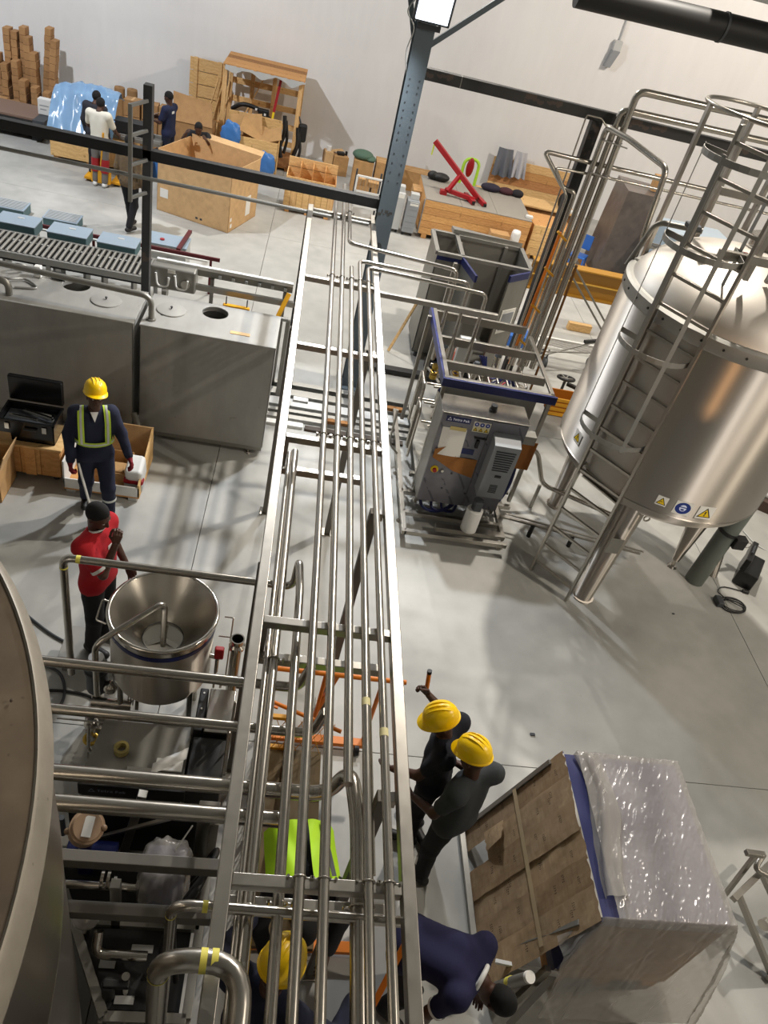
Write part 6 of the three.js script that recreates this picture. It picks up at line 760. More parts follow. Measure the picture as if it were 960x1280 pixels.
  const ws = thing('white_sack', 'white sack with a red stripe in the pale open crate', 'sack', [-1.52, 0.06, -7.3]); part('sack', B(0, 0.2, -0.04, 0.2, 0.3, 0.3, 0.05).rotateX(0.25), M.white, ws); part('base', B(0, 0.06, 0.08, 0.22, 0.12, 0.16, 0.03), M.lgrey, ws); part('red_stripe', B(0, 0.15, 0.12, 0.23, 0.06, 0.1, 0.02), M.red, ws);
  const lc = thing('open_carton', 'tall brown carton with flaps at the chest', 'carton', [-3.06, 0, -6.95]); part('body', [BB(-0.2, 0.2, 0, 0.4, -0.25, -0.24), BB(-0.2, 0.2, 0, 0.4, 0.24, 0.25), BB(-0.2, -0.19, 0, 0.4, -0.25, 0.25), BB(0.19, 0.2, 0, 0.4, -0.25, 0.25), BB(-0.2, 0.2, 0, 0.01, -0.25, 0.25)], M.card, lc); part('flap', hexa([[0.19, 0.39, -0.25], [0.2, 0.39, -0.25], [0.2, 0.39, 0.25], [0.19, 0.39, 0.25]].reverse(), [[0.25, 0.6, -0.22], [0.26, 0.6, -0.22], [0.26, 0.6, 0.2], [0.25, 0.6, 0.2]].reverse()), M.card2, lc); part('flap', hexa([[-0.2, 0.39, -0.25], [0.2, 0.39, -0.25], [0.2, 0.39, -0.24], [-0.2, 0.39, -0.24]].reverse(), [[-0.16, 0.62, -0.32], [0.16, 0.62, -0.32], [0.16, 0.62, -0.31], [-0.16, 0.62, -0.31]].reverse()), M.card2, lc); part('white_insert', B(-0.02, 0.34, 0.1, 0.3, 0.03, 0.2), M.paper, lc);
}

// ================================================================== WRAPPED MACHINE AND FLOOR THINGS (right)
{
  const x0 = 2.66, x1 = 3.66, z0 = -3.36, z1 = -2.1, h = 1.17;
  const t = thing('wrapped_machine', 'crated machine half covered by clear plastic sheet and leaning cardboard', 'machine');
  part('body', BB(x0 + 0.02, x1, 0.14, h, z0, z1, 0.01), paint(0x6d6a7c, 0.55), t, 'slate coloured casing'); part('top_panel', BB(x0 + 0.22, x1, h, h + 0.02, z0, z1, 0.006), paint(0x7b7690, 0.5), t);
  part('blue_panel', BB(x0, x0 + 0.02, 0.3, h + 0.03, z0 - 0.02, z1 + 0.02), paint(0x16205c, 0.45), t); part('blue_panel', BB(x0, x0 + 0.2, h, h + 0.028, z0, z1), paint(0x16205c, 0.45), t); part('edge_strip', BB(x0 - 0.012, x0 + 0.015, h + 0.01, h + 0.04, z0, z1), M.galv, t);
  part('front_board', BB(x0 + 0.05, x1 - 0.02, 0.14, h - 0.1, z1, z1 + 0.012), M.card, t);
  for (const x of [2.75, 3.15, 3.55]) part('skid', BB(x - 0.06, x + 0.06, 0, 0.14, z0, z1), M.wood3, t);
  part('frame_post', [bar([2.16, 0.0, -3.28], [2.6, 1.1, -3.34], 0.04)], M.galv, t); part('frame_post', [bar([2.2, 0.0, -2.25], [2.58, 1.05, -2.12], 0.04)], M.galv, t); part('base_rail', bar([2.14, 0.03, -3.28], [2.14, 0.03, -2.2], 0.05), M.galv, t);
  // clear sheet: over the top, down the right side and the front
  const drape = (s0, s1, t0, t1, n, m, sd, amp) => sheet(n, m, (u, v) => {
    const s = s0 + (s1 - s0) * u, q = t0 + (t1 - t0) * v;        // s along x, q along z
    const ds = Math.max(0, s - (x1 + 0.02)), dl = Math.max(0, (x0 + 0.02) - s), dq = Math.max(0, q - (z1 + 0.02)), db = Math.max(0, (z0 - 0.02) - q), dr = Math.max(ds, dq, db, dl);
    const nn = IN.noise(s * 4, q * 3, sd) * 0.01 + IN.noise(s * 24 + q * 9, q * 7, sd + 4) * 0.006 + (0.3 - Math.abs(IN.noise(s * 20 + q * 9, q * 6, sd + 8))) * 0.012 + 0.004 * IN.noise(s * 60, q * 40, sd);
    const flare = 0.30, rid = 0.025 * Math.sin(s * 19 + q * 3) * Math.min(1, dq * 4);
    return V(Math.min(Math.max(s, x0 + 0.02), x1 + 0.02) + ds * 0.12 + (ds > 0 ? nn * 0.6 : 0) - dl * 0.55 + rid, h + 0.045 + Math.max(0, nn + amp * 0.02) * (dr > 0 ? 0.4 : 1.1) - dr * 0.93, Math.min(Math.max(q, z0 - 0.02), z1 + 0.02) + dq * flare - db * 0.1 + (dq > 0 ? nn * 0.9 : 0));
  });
  part('plastic_sheet', drape(2.78, 4.3, -3.62, -2.02, 130, 130, 3, 1), M.film, t, 'clear crumpled plastic sheet', true);
  part('plastic_flap', drape(2.3, 4.0, -2.1, -1.05, 80, 50, 6, 0.4), M.film, t, 'hanging clear plastic sheet', true);
  // roll of film bunched along the left edge of the top
  const rg = sheet(14, 60, (u, v) => { const a = u * Math.PI * 1.1 - 0.2, z = z0 + 0.02 + v * (z1 - z0 - 0.15), r = 0.085 + 0.03 * IN.noise(v * 3, 1, 7) + 0.02 * Math.sin(a * 5 + v * 4) + 0.012 * IN.noise(u * 9, v * 7, 9); return V(x0 + 0.2 - Math.cos(a) * r * 1.1 + 0.05 * Math.sin(v * 5), h + 0.03 + Math.sin(a) * r * 0.8, z); }); part('bunched_film', rg, M.film, t, null, true);
  // cardboard sheets leaning on the left side
  const cm = (k) => std({ map: canvasTex(256, 512, (c, w, hh) => { c.fillStyle = ['#a1886a', '#ab916f', '#977d5e', '#a48b6c'][k % 4]; c.fillRect(0, 0, w, hh); let sd = 31 * (k + 3); const r = () => { sd = (sd * 16807) % 2147483647; return sd / 2147483647; }; for (let i = 0; i < 120; i++) { c.fillStyle = r() > 0.5 ? 'rgba(90,70,45,0.05)' : 'rgba(235,215,180,0.06)'; c.fillRect(r() * w, r() * hh, 20 + r() * 90, 10 + r() * 50); } c.fillStyle = 'rgba(45,35,30,0.75)'; for (let i = 0; i < 3; i++) { const bx = 30 + r() * 150, by = 60 + r() * 360; for (let j = 0; j < 4; j++) { c.fillRect(bx + j * 16, by + r() * 8, 9, 4); c.fillRect(bx + j * 16, by + r() * 6, 3, 20); if (r() > 0.5) c.fillRect(bx + j * 16, by + 16, 10, 4); } } }), roughness: 0.9, side: THREE.DoubleSide });
  const mats = [0, 1, 2, 3].map(cm);
  const N = 6, za = -3.33, zb = -2.06, P = (s, z, o) => V(2.19 + (2.66 - 2.19) * s - o * 0.92, 0.02 + 1.17 * s, z + 0) .add(V(0, o * 0.4, 0));
  for (let i = 0; i < N; i++) {
    const a = za + (zb - za) * i / N - 0.015, b = za + (zb - za) * (i + 1) / N + 0.012;
    for (const [s0, s1, k] of [[i === 1 ? 0.2 : 0.0, 0.56, 0], [0.54, 1.03, 1]]) {
      const o = 0.012 + (i % 3) * 0.006 + k * 0.008, sd = i * 3 + k, g = sheet(6, 8, (u, v) => { const z = a + (b - a) * u + 0.012 * IN.noise(v * 5, sd, u * 3), s = s0 + (s1 - s0) * v + (k === 0 && v < 0.15 ? 0.03 * IN.noise(u * 6, sd, 1) : 0) + (v > 0.9 ? 0.03 * IN.noise(u * 7, sd, 2) : 0); return P(s, z - s * 0.05 + 0.03, o + 0.012 * Math.abs(IN.noise(u * 3, v * 3, sd))); });
      part('cardboard_sheet', g, mats[(i + k * 2) % 4], t, null, true);
    }
  }
  part('tape_strip', sheet(2, 20, (u, v) => P(0.545 + u * 0.035, za + 0.02 + v * (zb - za - 0.05), 0.045)), paint(0xb9a583, 0.4), t, null, true);
  part('torn_flap', sheet(6, 5, (u, v) => P(0.22 + v * 0.2 + 0.02 * IN.noise(u * 5, v * 4, 1), -3.12 + u * 0.16, 0.05 + 0.05 * u * v)), mats[1], t, null, true);
  // loose tubes beside the machine
  const lt = thing('tube_stub', 'pair of pale tube stubs by the bent over worker', 'tube'); part('stub', [cyl([2.22, 0.02, -2.02], [2.32, 0.6, -1.92], 0.04)], M.galv, lt); part('end_cap', cyl([2.318, 0.592, -1.922], [2.325, 0.62, -1.915], 0.042), M.paper, lt); part('cross_bar', bar([2.2, 0.3, -2.12], [2.6, 0.5, -1.98], 0.03), M.white, lt); part('tape', cyl([2.27, 0.32, -1.97], [2.28, 0.37, -1.965], 0.0415), M.tape, lt);
  const tf = thing('steel_trestle', 'steel trestle frame half hidden by the plastic sheet', 'trestle'); part('leg', bar([2.35, 0, -1.9], [2.5, 0.55, -2.0], 0.05), M.tube, tf); part('beam', bar([2.25, 0.25, -1.72], [2.62, 0.45, -2.02], 0.05), M.tube, tf);
}
{
  const t = thing('tool_case', 'black tool case standing open on the floor right of the tank', 'tool case', [6.66, 0, -7.25], 0.95);
  part('body', B(0, 0.13, 0, 0.52, 0.24, 0.26, 0.015), paint(0x101010, 0.35), t); part('lid', B(0, 0.34, -0.1, 0.52, 0.2, 0.08, 0.015), paint(0x101010, 0.35), t); part('latch', B(-0.1, 0.2, 0.132, 0.03, 0.04, 0.01), M.polish, t); part('latch', B(0.02, 0.2, 0.132, 0.03, 0.04, 0.01), M.polish, t); part('handle', bar([-0.08, 0.45, -0.1], [0.12, 0.45, -0.1], 0.025), M.dgrey, t);
  const c = thing('power_cord', 'coiled black power cord with plug on the floor', 'cord'); const P = []; for (let i = 0; i < 60; i++) { const a = i / 60 * Math.PI * 6.2, r = 0.14 + 0.03 * Math.sin(i * 0.37); P.push([6.2 + Math.cos(a) * r * 1.2, 0.012 + i * 0.0004, -6.64 + Math.sin(a) * r * 0.8]); } P.push([6.1, 0.02, -6.85], [6.22, 0.012, -6.98], [6.5, 0.012, -6.95]); part('cable', smoothCurve(P, 0.008, 220, 6), M.black, c); part('plug', cyl([6.5, 0.02, -6.95], [6.58, 0.02, -6.93], 0.025), M.black, c); part('socket_block', B(6.02, 0.04, -6.66, 0.09, 0.08, 0.16, 0.015), M.dgrey, c);
  const b = thing('floor_beam', 'dark brown beam lying on the floor behind the tank', 'beam'); part('beam', bar([7.0, 0.09, -9.35], [9.2, 0.09, -8.2], 0.2, 0.18), std({ color: 0x4a3a33, roughness: 0.7 }), b); part('lip', bar([7.0, 0.19, -9.4], [9.2, 0.19, -8.25], 0.05, 0.03), M.galv, b);
  one('floor_cable', smoothCurve([[7.1, 0.012, -8.3], [7.2, 0.012, -8.0], [7.45, 0.012, -7.9], [7.5, 0.3, -8.2]], 0.01), M.lgrey, 'pale cable looping on the floor near the dark beam', 'cable');
  one('tank_outlet_valve', [sph(6.35, 0.9, -7.7, 0.06), cyl([6.35, 0.75, -7.7], [6.35, 0.9, -7.7], 0.04), cyl([6.0, 0.95, -7.6], [6.35, 0.9, -7.7], 0.03)], M.black, 'black outlet valve behind the tank bottom', 'valve');
  const s = thing('railing_stand', 'loose steel railing piece with round foot beside the wrapped machine', 'railing'); part('top_bar', bar([4.22, 0.56, -2.58], [5.0, 0.56, -3.1], 0.05), M.tube, s); part('lower_bar', bar([4.66, 0.04, -2.18], [5.5, 0.04, -2.7], 0.05), M.tube, s); part('strut', bar([4.3, 0.54, -2.62], [4.7, 0.05, -2.22], 0.045), M.tube, s); part('strut', bar([4.6, 0.54, -2.82], [5.05, 0.05, -2.42], 0.045), M.tube, s); part('hook_bar', pipe([[4.55, 0.72, -2.9], [4.45, 0.66, -2.8], [4.62, 0.62, -2.75], [4.9, 0.66, -2.95]], 0.025, 0.06), M.tube, s); part('round_foot', [cyl([4.72, 0.16, -2.56], [4.78, 0.15, -2.6], 0.05, 0.035), cyl([4.78, 0.15, -2.6], [5.0, 0.12, -2.6], 0.02)], M.polish, s); part('short_bar', bar([4.32, 0.8, -2.86], [4.5, 0.78, -2.86], 0.045), M.tube, s); part('post', bar([4.36, 0, -2.7], [4.42, 0.8, -2.86], 0.035), M.tube, s);
  for (const [x, z, w, l] of [[3.02, -4.35, 0.05, 'small dark scrap on the open floor'], [5.28, -6.35, 0.03, 'tiny pale chip on the floor before the tank']]) one('floor_scrap', B(x, 0.008, z, w, 0.014, w * 0.6, 0.003), M.dgrey, l, 'scrap');
}

// ================================================================== PEOPLE
function surfaceNet(f, lo, hi, c) {
  const nx = Math.ceil((hi.x - lo.x) / c) + 1, ny = Math.ceil((hi.y - lo.y) / c) + 1, nz = Math.ceil((hi.z - lo.z) / c) + 1;
  const F = new Float32Array(nx * ny * nz), at = (i, j, k) => i + nx * (j + ny * k);
  for (let k = 0; k < nz; k++) for (let j = 0; j < ny; j++) for (let i = 0; i < nx; i++) F[at(i, j, k)] = f(lo.x + i * c, lo.y + j * c, lo.z + k * c);
  const id = new Int32Array(nx * ny * nz).fill(-1), pos = [], idx = [];
  const E = [[0, 1], [0, 2], [0, 4], [1, 3], [1, 5], [2, 3], [2, 6], [3, 7], [4, 5], [4, 6], [5, 7], [6, 7]], v = new Array(8);
  for (let k = 0; k < nz - 1; k++) for (let j = 0; j < ny - 1; j++) for (let i = 0; i < nx - 1; i++) {
    let m = 0; for (let q = 0; q < 8; q++) { v[q] = F[at(i + (q & 1), j + ((q >> 1) & 1), k + (q >> 2))]; if (v[q] < 0) m |= 1 << q; }
    if (m === 0 || m === 255) continue; let x = 0, y = 0, z = 0, n = 0;
    for (const [a, b] of E) if ((v[a] < 0) !== (v[b] < 0)) { const t = v[a] / (v[a] - v[b]); x += (a & 1) + t * ((b & 1) - (a & 1)); y += ((a >> 1) & 1) + t * (((b >> 1) & 1) - ((a >> 1) & 1)); z += (a >> 2) + t * ((b >> 2) - (a >> 2)); n++; }
    id[at(i, j, k)] = pos.length / 3; pos.push(lo.x + (i + x / n) * c, lo.y + (j + y / n) * c, lo.z + (k + z / n) * c);
  }
  const quad = (a, b, d, e, fl) => { if (a < 0 || b < 0 || d < 0 || e < 0) return; if (fl) idx.push(a, b, d, a, d, e); else idx.push(a, d, b, a, e, d); };
  for (let k = 1; k < nz - 1; k++) for (let j = 1; j < ny - 1; j++) for (let i = 1; i < nx - 1; i++) {
    const s = F[at(i, j, k)] < 0;
    if (s !== (F[at(i + 1, j, k)] < 0)) quad(id[at(i, j - 1, k - 1)], id[at(i, j, k - 1)], id[at(i, j, k)], id[at(i, j - 1, k)], s);
    if (s !== (F[at(i, j + 1, k)] < 0)) quad(id[at(i - 1, j, k - 1)], id[at(i - 1, j, k)], id[at(i, j, k)], id[at(i, j, k - 1)], s);
    if (s !== (F[at(i, j, k + 1)] < 0)) quad(id[at(i - 1, j - 1, k)], id[at(i, j - 1, k)], id[at(i, j, k)], id[at(i - 1, j, k)], s);
  }
  const g = new THREE.BufferGeometry(); g.setAttribute('position', new THREE.Float32BufferAttribute(pos, 3)); g.setIndex(idx); g.computeVertexNormals(); return clean(g);
}
const smin = (a, b, k) => { const h = Math.max(k - Math.abs(a - b), 0) / k; return Math.min(a, b) - h * h * k * 0.25; };
const capP = (a, b, ra, rb = ra, k = 0.03) => { const bx = b.x - a.x, by = b.y - a.y, bz = b.z - a.z, L = Math.max(1e-9, bx * bx + by * by + bz * bz); return { k, lo: V(Math.min(a.x - ra, b.x - rb), Math.min(a.y - ra, b.y - rb), Math.min(a.z - ra, b.z - rb)), hi: V(Math.max(a.x + ra, b.x + rb), Math.max(a.y + ra, b.y + rb), Math.max(a.z + ra, b.z + rb)), d: (x, y, z) => { const px = x - a.x, py = y - a.y, pz = z - a.z; let h = (px * bx + py * by + pz * bz) / L; h = h < 0 ? 0 : h > 1 ? 1 : h; const dx = px - h * bx, dy = py - h * by, dz = pz - h * bz; return Math.sqrt(dx * dx + dy * dy + dz * dz) - (ra + (rb - ra) * h); } }; };
const ellP = (c, X, Yv, Zv, rx, ry, rz, k = 0.02, sub = false) => { const R = Math.max(rx, ry, rz); return { k, sub, lo: c.clone().subScalar(R), hi: c.clone().addScalar(R), d: (x, y, z) => { const px = x - c.x, py = y - c.y, pz = z - c.z; const a = px * X.x + py * X.y + pz * X.z, b = px * Yv.x + py * Yv.y + pz * Yv.z, q = px * Zv.x + py * Zv.y + pz * Zv.z; const k0 = Math.hypot(a / rx, b / ry, q / rz), k1 = Math.hypot(a / rx / rx, b / ry / ry, q / rz / rz); return k1 < 1e-6 ? -Math.min(rx, ry, rz) : k0 * (k0 - 1) / k1; } }; };
function solid(prims, c, cut) {
  const lo = V(9, 9, 9), hi = V(-9, -9, -9); for (const p of prims) if (!p.sub) { lo.min(p.lo); hi.max(p.hi); } lo.subScalar(c * 2.5); hi.addScalar(c * 2.5);
  return surfaceNet((x, y, z) => { let d = 1; for (const p of prims) if (!p.sub) { const e = p.d(x, y, z); d = d > 0.9 ? e : smin(d, e, p.k); } for (const p of prims) if (p.sub) d = Math.max(d, -p.d(x, y, z)); if (cut) d = Math.max(d, cut(x, y, z)); return d; }, lo, hi, c);
}
const lerpV = (a, b, t) => a.clone().lerp(b, t);
function handPrims(w, dir, nrm, side, curl, inf = 0) {       // palm, four fingers of unequal length, thumb
  const d = dir.clone().normalize(), n = nrm.clone().addScaledVector(d, -nrm.dot(d)).normalize(), l = d.clone().cross(n).multiplyScalar(side), P = [];
  const kn = [-0.03, -0.01, 0.01, 0.029], ln = [0.062, 0.075, 0.08, 0.072];
  for (let i = 0; i < 4; i++) {
    const k = w.clone().addScaledVector(d, 0.088 - Math.abs(i - 2) * 0.004).addScaledVector(l, kn[i]);
    P.push(capP(w.clone().addScaledVector(d, 0.012).addScaledVector(l, kn[i] * 0.55), k, 0.014 + inf, 0.0115 + inf, 0.012));
    let p = k, a = curl * 0.5; for (let s = 0; s < 3; s++) { const dd = d.clone().multiplyScalar(Math.cos(a)).addScaledVector(n, Math.sin(a)); const q = p.clone().addScaledVector(dd, ln[i] * [0.46, 0.31, 0.23][s]); P.push(capP(p, q, 0.0095 + inf - s * 0.0008, 0.009 + inf - s * 0.0008, 0.004)); p = q; a += curl * 0.8; }
  }
  const t0 = w.clone().addScaledVector(d, 0.03).addScaledVector(l, 0.024), t1 = t0.clone().addScaledVector(l, 0.03).addScaledVector(d, 0.024).addScaledVector(n, 0.012 * curl), t2 = t1.clone().addScaledVector(d, 0.028).addScaledVector(l, 0.01 - 0.012 * curl).addScaledVector(n, 0.016 * curl), t3 = t2.clone().addScaledVector(d, 0.022).addScaledVector(n, 0.012 * curl).addScaledVector(l, -0.006 * curl);
  P.push(capP(t0, t1, 0.015 + inf, 0.0115 + inf, 0.012), capP(t1, t2, 0.011 + inf, 0.0105 + inf, 0.004), capP(t2, t3, 0.0105 + inf, 0.009 + inf, 0.004)); return P;
}
const POSE = { pelvis: [0, 0.95, 0], chest: [0, 1.3, 0.0], neck: [0, 1.47, -0.01], head: [0, 1.62, 0.02], shL: [0.185, 1.41, -0.01], shR: [-0.185, 1.41, -0.01], elL: [0.24, 1.13, -0.03], elR: [-0.24, 1.13, -0.03], wrL: [0.25, 0.88, 0.06], wrR: [-0.25, 0.88, 0.06], hipL: [0.09, 0.92, 0], hipR: [-0.09, 0.92, 0], knL: [0.1, 0.5, 0.02], knR: [-0.1, 0.5, 0.02], anL: [0.1, 0.09, -0.02], anR: [-0.1, 0.09, -0.02] };
const SKIN = std({ color: 0x4a2f22, roughness: 0.55 }), HAIR = paint(0x0b0908, 0.9);
function helmet(par, c, up, fw, s = 1, mat) {
  const m = new THREE.Matrix4().makeBasis(up.clone().cross(fw).normalize(), up, fw).setPosition(c);
  const R = 0.118 * s, dome = lathe([[R * 1.0, 0], [R * 1.02, 0.02], [R * 0.98, 0.06], [R * 0.84, 0.098], [R * 0.55, 0.126], [R * 0.25, 0.137], [0.001, 0.139]], 36).scale(0.92, 1, 1.14);
  const brim = sheet(36, 3, (u, v) => { const a = u * Math.PI * 2, f = Math.max(0, Math.cos(a)), r = R * 0.98 + v * (0.012 + 0.036 * f * f); return V(Math.sin(a) * r * 0.92, 0.008 - v * (0.008 + 0.012 * f), Math.cos(a) * r * 1.14); });
  const hm = part('helmet', [dome, brim, brim.clone().translate(0, -0.006, 0)].map(g => g.applyMatrix4(m)), mat || std({ color: 0xffd208, roughness: 0.32 }), par, 'yellow safety helmet');
  for (const x of [-0.035, 0, 0.035]) part('ridge', sweep(Array.from({ length: 14 }, (_, i) => { const a = -1.0 + i / 13 * 2.1; return V(x * (1 - Math.abs(a) * 0.15), 0.02 + 0.123 * Math.cos(a * 0.98) - Math.abs(x) * 0.1, Math.sin(a) * R * 1.08); }), 0.006, 8).applyMatrix4(m), mat || std({ color: 0xffd208, roughness: 0.32 }), hm);
}
function person(label, pos, ry, o) {
  const J = {}; for (const k in POSE) J[k] = V(...((o.J && o.J[k]) || POSE[k]));
  const far = o.far, bc = far ? 0.02 : 0.0135, t = thing('person', label, 'person', pos, ry);
  const lat = J.shL.clone().sub(J.shR).normalize(), latP = J.hipL.clone().sub(J.hipR).normalize(), spine = J.neck.clone().sub(J.pelvis).normalize();
  const fwd = (o.look ? V(...o.look) : V(0, -0.1, 1)).normalize(), up0 = o.headUp ? V(...o.headUp) : J.head.clone().sub(J.neck).normalize(), hl = up0.clone().cross(fwd).normalize(), hu = fwd.clone().cross(hl).normalize();
  const limb = (P, a, b, ra, rb, k = 0.03) => P.push(capP(a, b, ra, rb, k));
  const torso = (P, e) => { for (const s of [-1, 1]) { limb(P, J.chest.clone().addScaledVector(lat, s * 0.072), J.pelvis.clone().addScaledVector(latP, s * 0.055), 0.1 + e, 0.098 + e, 0.06); limb(P, J.neck.clone().addScaledVector(spine, -0.07).addScaledVector(lat, s * 0.04), s > 0 ? J.shL : J.shR, 0.07 + e, 0.062 + e, 0.05); } };
  // skin: one continuous body
  const S = []; torso(S, 0); limb(S, J.neck.clone().addScaledVector(spine, -0.06), J.head.clone().addScaledVector(hu, -0.05), 0.06, 0.052, 0.03);
  for (const s of ['L', 'R']) { limb(S, J['sh' + s], J['el' + s], 0.052, 0.041, 0.04); limb(S, J['el' + s], J['wr' + s], 0.041, 0.028, 0.015); limb(S, J['hip' + s], J['kn' + s], 0.088, 0.056, 0.04); limb(S, J['kn' + s], J['an' + s], 0.056, 0.036, 0.015); }
  const geos = [solid(S, bc)];
  { // head with face
    const c = J.head, at = (x, y, z) => c.clone().addScaledVector(hl, x).addScaledVector(hu, y).addScaledVector(fwd, z), H = [ellP(at(0, 0.02, -0.008), hl, hu, fwd, 0.076, 0.098, 0.098), ellP(at(0, -0.05, 0.028), hl, hu, fwd, 0.056, 0.066, 0.064, 0.04), capP(at(0, -0.09, 0.052), at(0, -0.1, 0.06), 0.022, 0.02, 0.03), capP(at(0, 0.008, 0.088), at(0, -0.028, 0.106), 0.009, 0.014, 0.016), capP(at(-0.012, -0.034, 0.092), at(0.012, -0.034, 0.092), 0.01, 0.01, 0.01), capP(at(-0.036, 0.024, 0.076), at(0.036, 0.024, 0.076), 0.013, 0.013, 0.015), capP(at(-0.022, -0.062, 0.085), at(0.022, -0.062, 0.085), 0.007, 0.007, 0.007), capP(at(-0.018, -0.074, 0.083), at(0.018, -0.074, 0.083), 0.008, 0.008, 0.007), ellP(at(0.078, -0.008, -0.008), hl, hu, fwd, 0.009, 0.031, 0.018, 0.01), ellP(at(-0.078, -0.008, -0.008), hl, hu, fwd, 0.009, 0.031, 0.018, 0.01), capP(at(0, -0.08, -0.01), J.neck, 0.052, 0.056, 0.03), ellP(at(0.032, 0.004, 0.094), hl, hu, fwd, 0.016, 0.011, 0.012, 0.01, true), ellP(at(-0.032, 0.004, 0.094), hl, hu, fwd, 0.016, 0.011, 0.012, 0.01, true)];
    geos.push(solid(H, far ? 0.011 : 0.0058));
    if (!o.noEyes) for (const s of [-1, 1]) part('eye', sph(...at(s * 0.032, 0.003, 0.079).toArray(), 0.0115, 0.0115, 0.0115, 10), paint(0xb9b0a4, 0.3), t);
    if (o.hair !== false) { const hp = [ellP(at(0, 0.03, -0.014), hl, hu, fwd, 0.083, 0.1, 0.1, 0.02)]; const cutn = hu.clone().addScaledVector(fwd, -0.75).normalize(), cp = at(0, 0.025, 0.03); part('hair', solid(hp, far ? 0.011 : 0.007, (x, y, z) => -((x - cp.x) * cutn.x + (y - cp.y) * cutn.y + (z - cp.z) * cutn.z)), HAIR, t); }
    if (o.helmet) helmet(t, at(0, 0.052, -0.008), hu.clone().addScaledVector(fwd, -0.05).normalize(), fwd.clone().addScaledVector(hu, 0.05).normalize(), 1.0);
    if (o.beard) part('beard', solid([ellP(at(0, -0.065, 0.036), hl, hu, fwd, 0.055, 0.052, 0.058)], 0.008, (x, y, z) => (x - c.x) * hu.x + (y - c.y) * hu.y + (z - c.z) * hu.z + 0.07), HAIR, t);
  }
  const gl = [];
  for (const s of ['L', 'R']) { const d = J['wr' + s].clone().sub(J['el' + s]), q = o['palm' + s] ? V(...o['palm' + s]) : V(s === 'L' ? -1 : 1, 0, 0.2), P = handPrims(J['wr' + s], o['hd' + s] ? V(...o['hd' + s]) : d, q, s === 'L' ? -1 : 1, (o['curl' + s] ?? 0.45), 0); geos.push(solid(P, far ? 0.0065 : 0.0042)); if (o.gloves) { const G = handPrims(J['wr' + s], o['hd' + s] ? V(...o['hd' + s]) : d, q, s === 'L' ? -1 : 1, (o['curl' + s] ?? 0.45), 0.004); G.push(capP(lerpV(J['wr' + s], J['el' + s], 0.25), J['wr' + s].clone(), 0.042, 0.034, 0.02)); gl.push(solid(G, 0.0046)); } }
  part('body', geos, o.skin || SKIN, t);
  gl.forEach(g => part('glove', g, o.gloves, t));
  const wr = (x, y, z) => 0; // cloth
  const sl = o.sleeve ?? 0.6, K = []; torso(K, 0.017); for (const s of ['L', 'R']) { limb(K, J['sh' + s], lerpV(J['sh' + s], J['el' + s], Math.min(1, sl)), 0.074, sl > 1 ? 0.062 : 0.064, 0.04); if (sl > 1) limb(K, J['el' + s], lerpV(J['el' + s], J['wr' + s], 0.93), 0.06, 0.046, 0.03); limb(K, J.pelvis, lerpV(J['hip' + s], J['kn' + s], 0.06), 0.1, 0.11, 0.06); }
  const fold = o.fold ?? 0.006, kN = solid(K, bc); const disp = (g, a, f) => { const p = g.attributes.position, n = g.attributes.normal; for (let i = 0; i < p.count; i++) { const x = p.getX(i), y = p.getY(i), z = p.getZ(i), w = a * (IN.noise(x * f, y * f * 0.55, z * f) + 0.5 * IN.noise(x * f * 2.3, y * f * 1.4, z * f * 2.3)); p.setXYZ(i, x + n.getX(i) * w, y + n.getY(i) * w, z + n.getZ(i) * w); } return g; };
  part('shirt', disp(kN, fold, 11), o.shirt, t, o.shirtLabel);
  const TR = []; limb(TR, J.pelvis.clone().addScaledVector(latP, 0.05), J.pelvis.clone().addScaledVector(latP, -0.05), 0.108, 0.108, 0.05); for (const s of ['L', 'R']) { limb(TR, J['hip' + s], J['kn' + s], 0.106, 0.076, 0.05); limb(TR, J['kn' + s], lerpV(J['kn' + s], J['an' + s], o.shorts ? 0.1 : 0.95), 0.076, 0.062, 0.03); }
  part('trousers', disp(solid(TR, bc), fold, 12), o.trousers, t, o.trouserLabel);
  for (const s of ['L', 'R']) { const f = (o['foot' + s] ? V(...o['foot' + s]) : V(s === 'L' ? 0.15 : -0.15, 0, 1)).normalize(), a = J['an' + s]; const sole = Math.max(0.045, a.y - 0.045), b = V(a.x, sole, a.z); part('shoe', solid([capP(b.clone().addScaledVector(f, -0.045), b.clone().addScaledVector(f, 0.15), 0.043, 0.04, 0.02), capP(a.clone(), b, 0.05, 0.045, 0.02)], far ? 0.014 : 0.011, (x, y, z) => -(y - (sole - 0.042))), o.shoes || M.black, t); }
  t.userData.J = undefined; delete t.userData.J; t.J = J; return t;
}
const cloth = (c, r = 0.9) => std({ color: c, roughness: r });
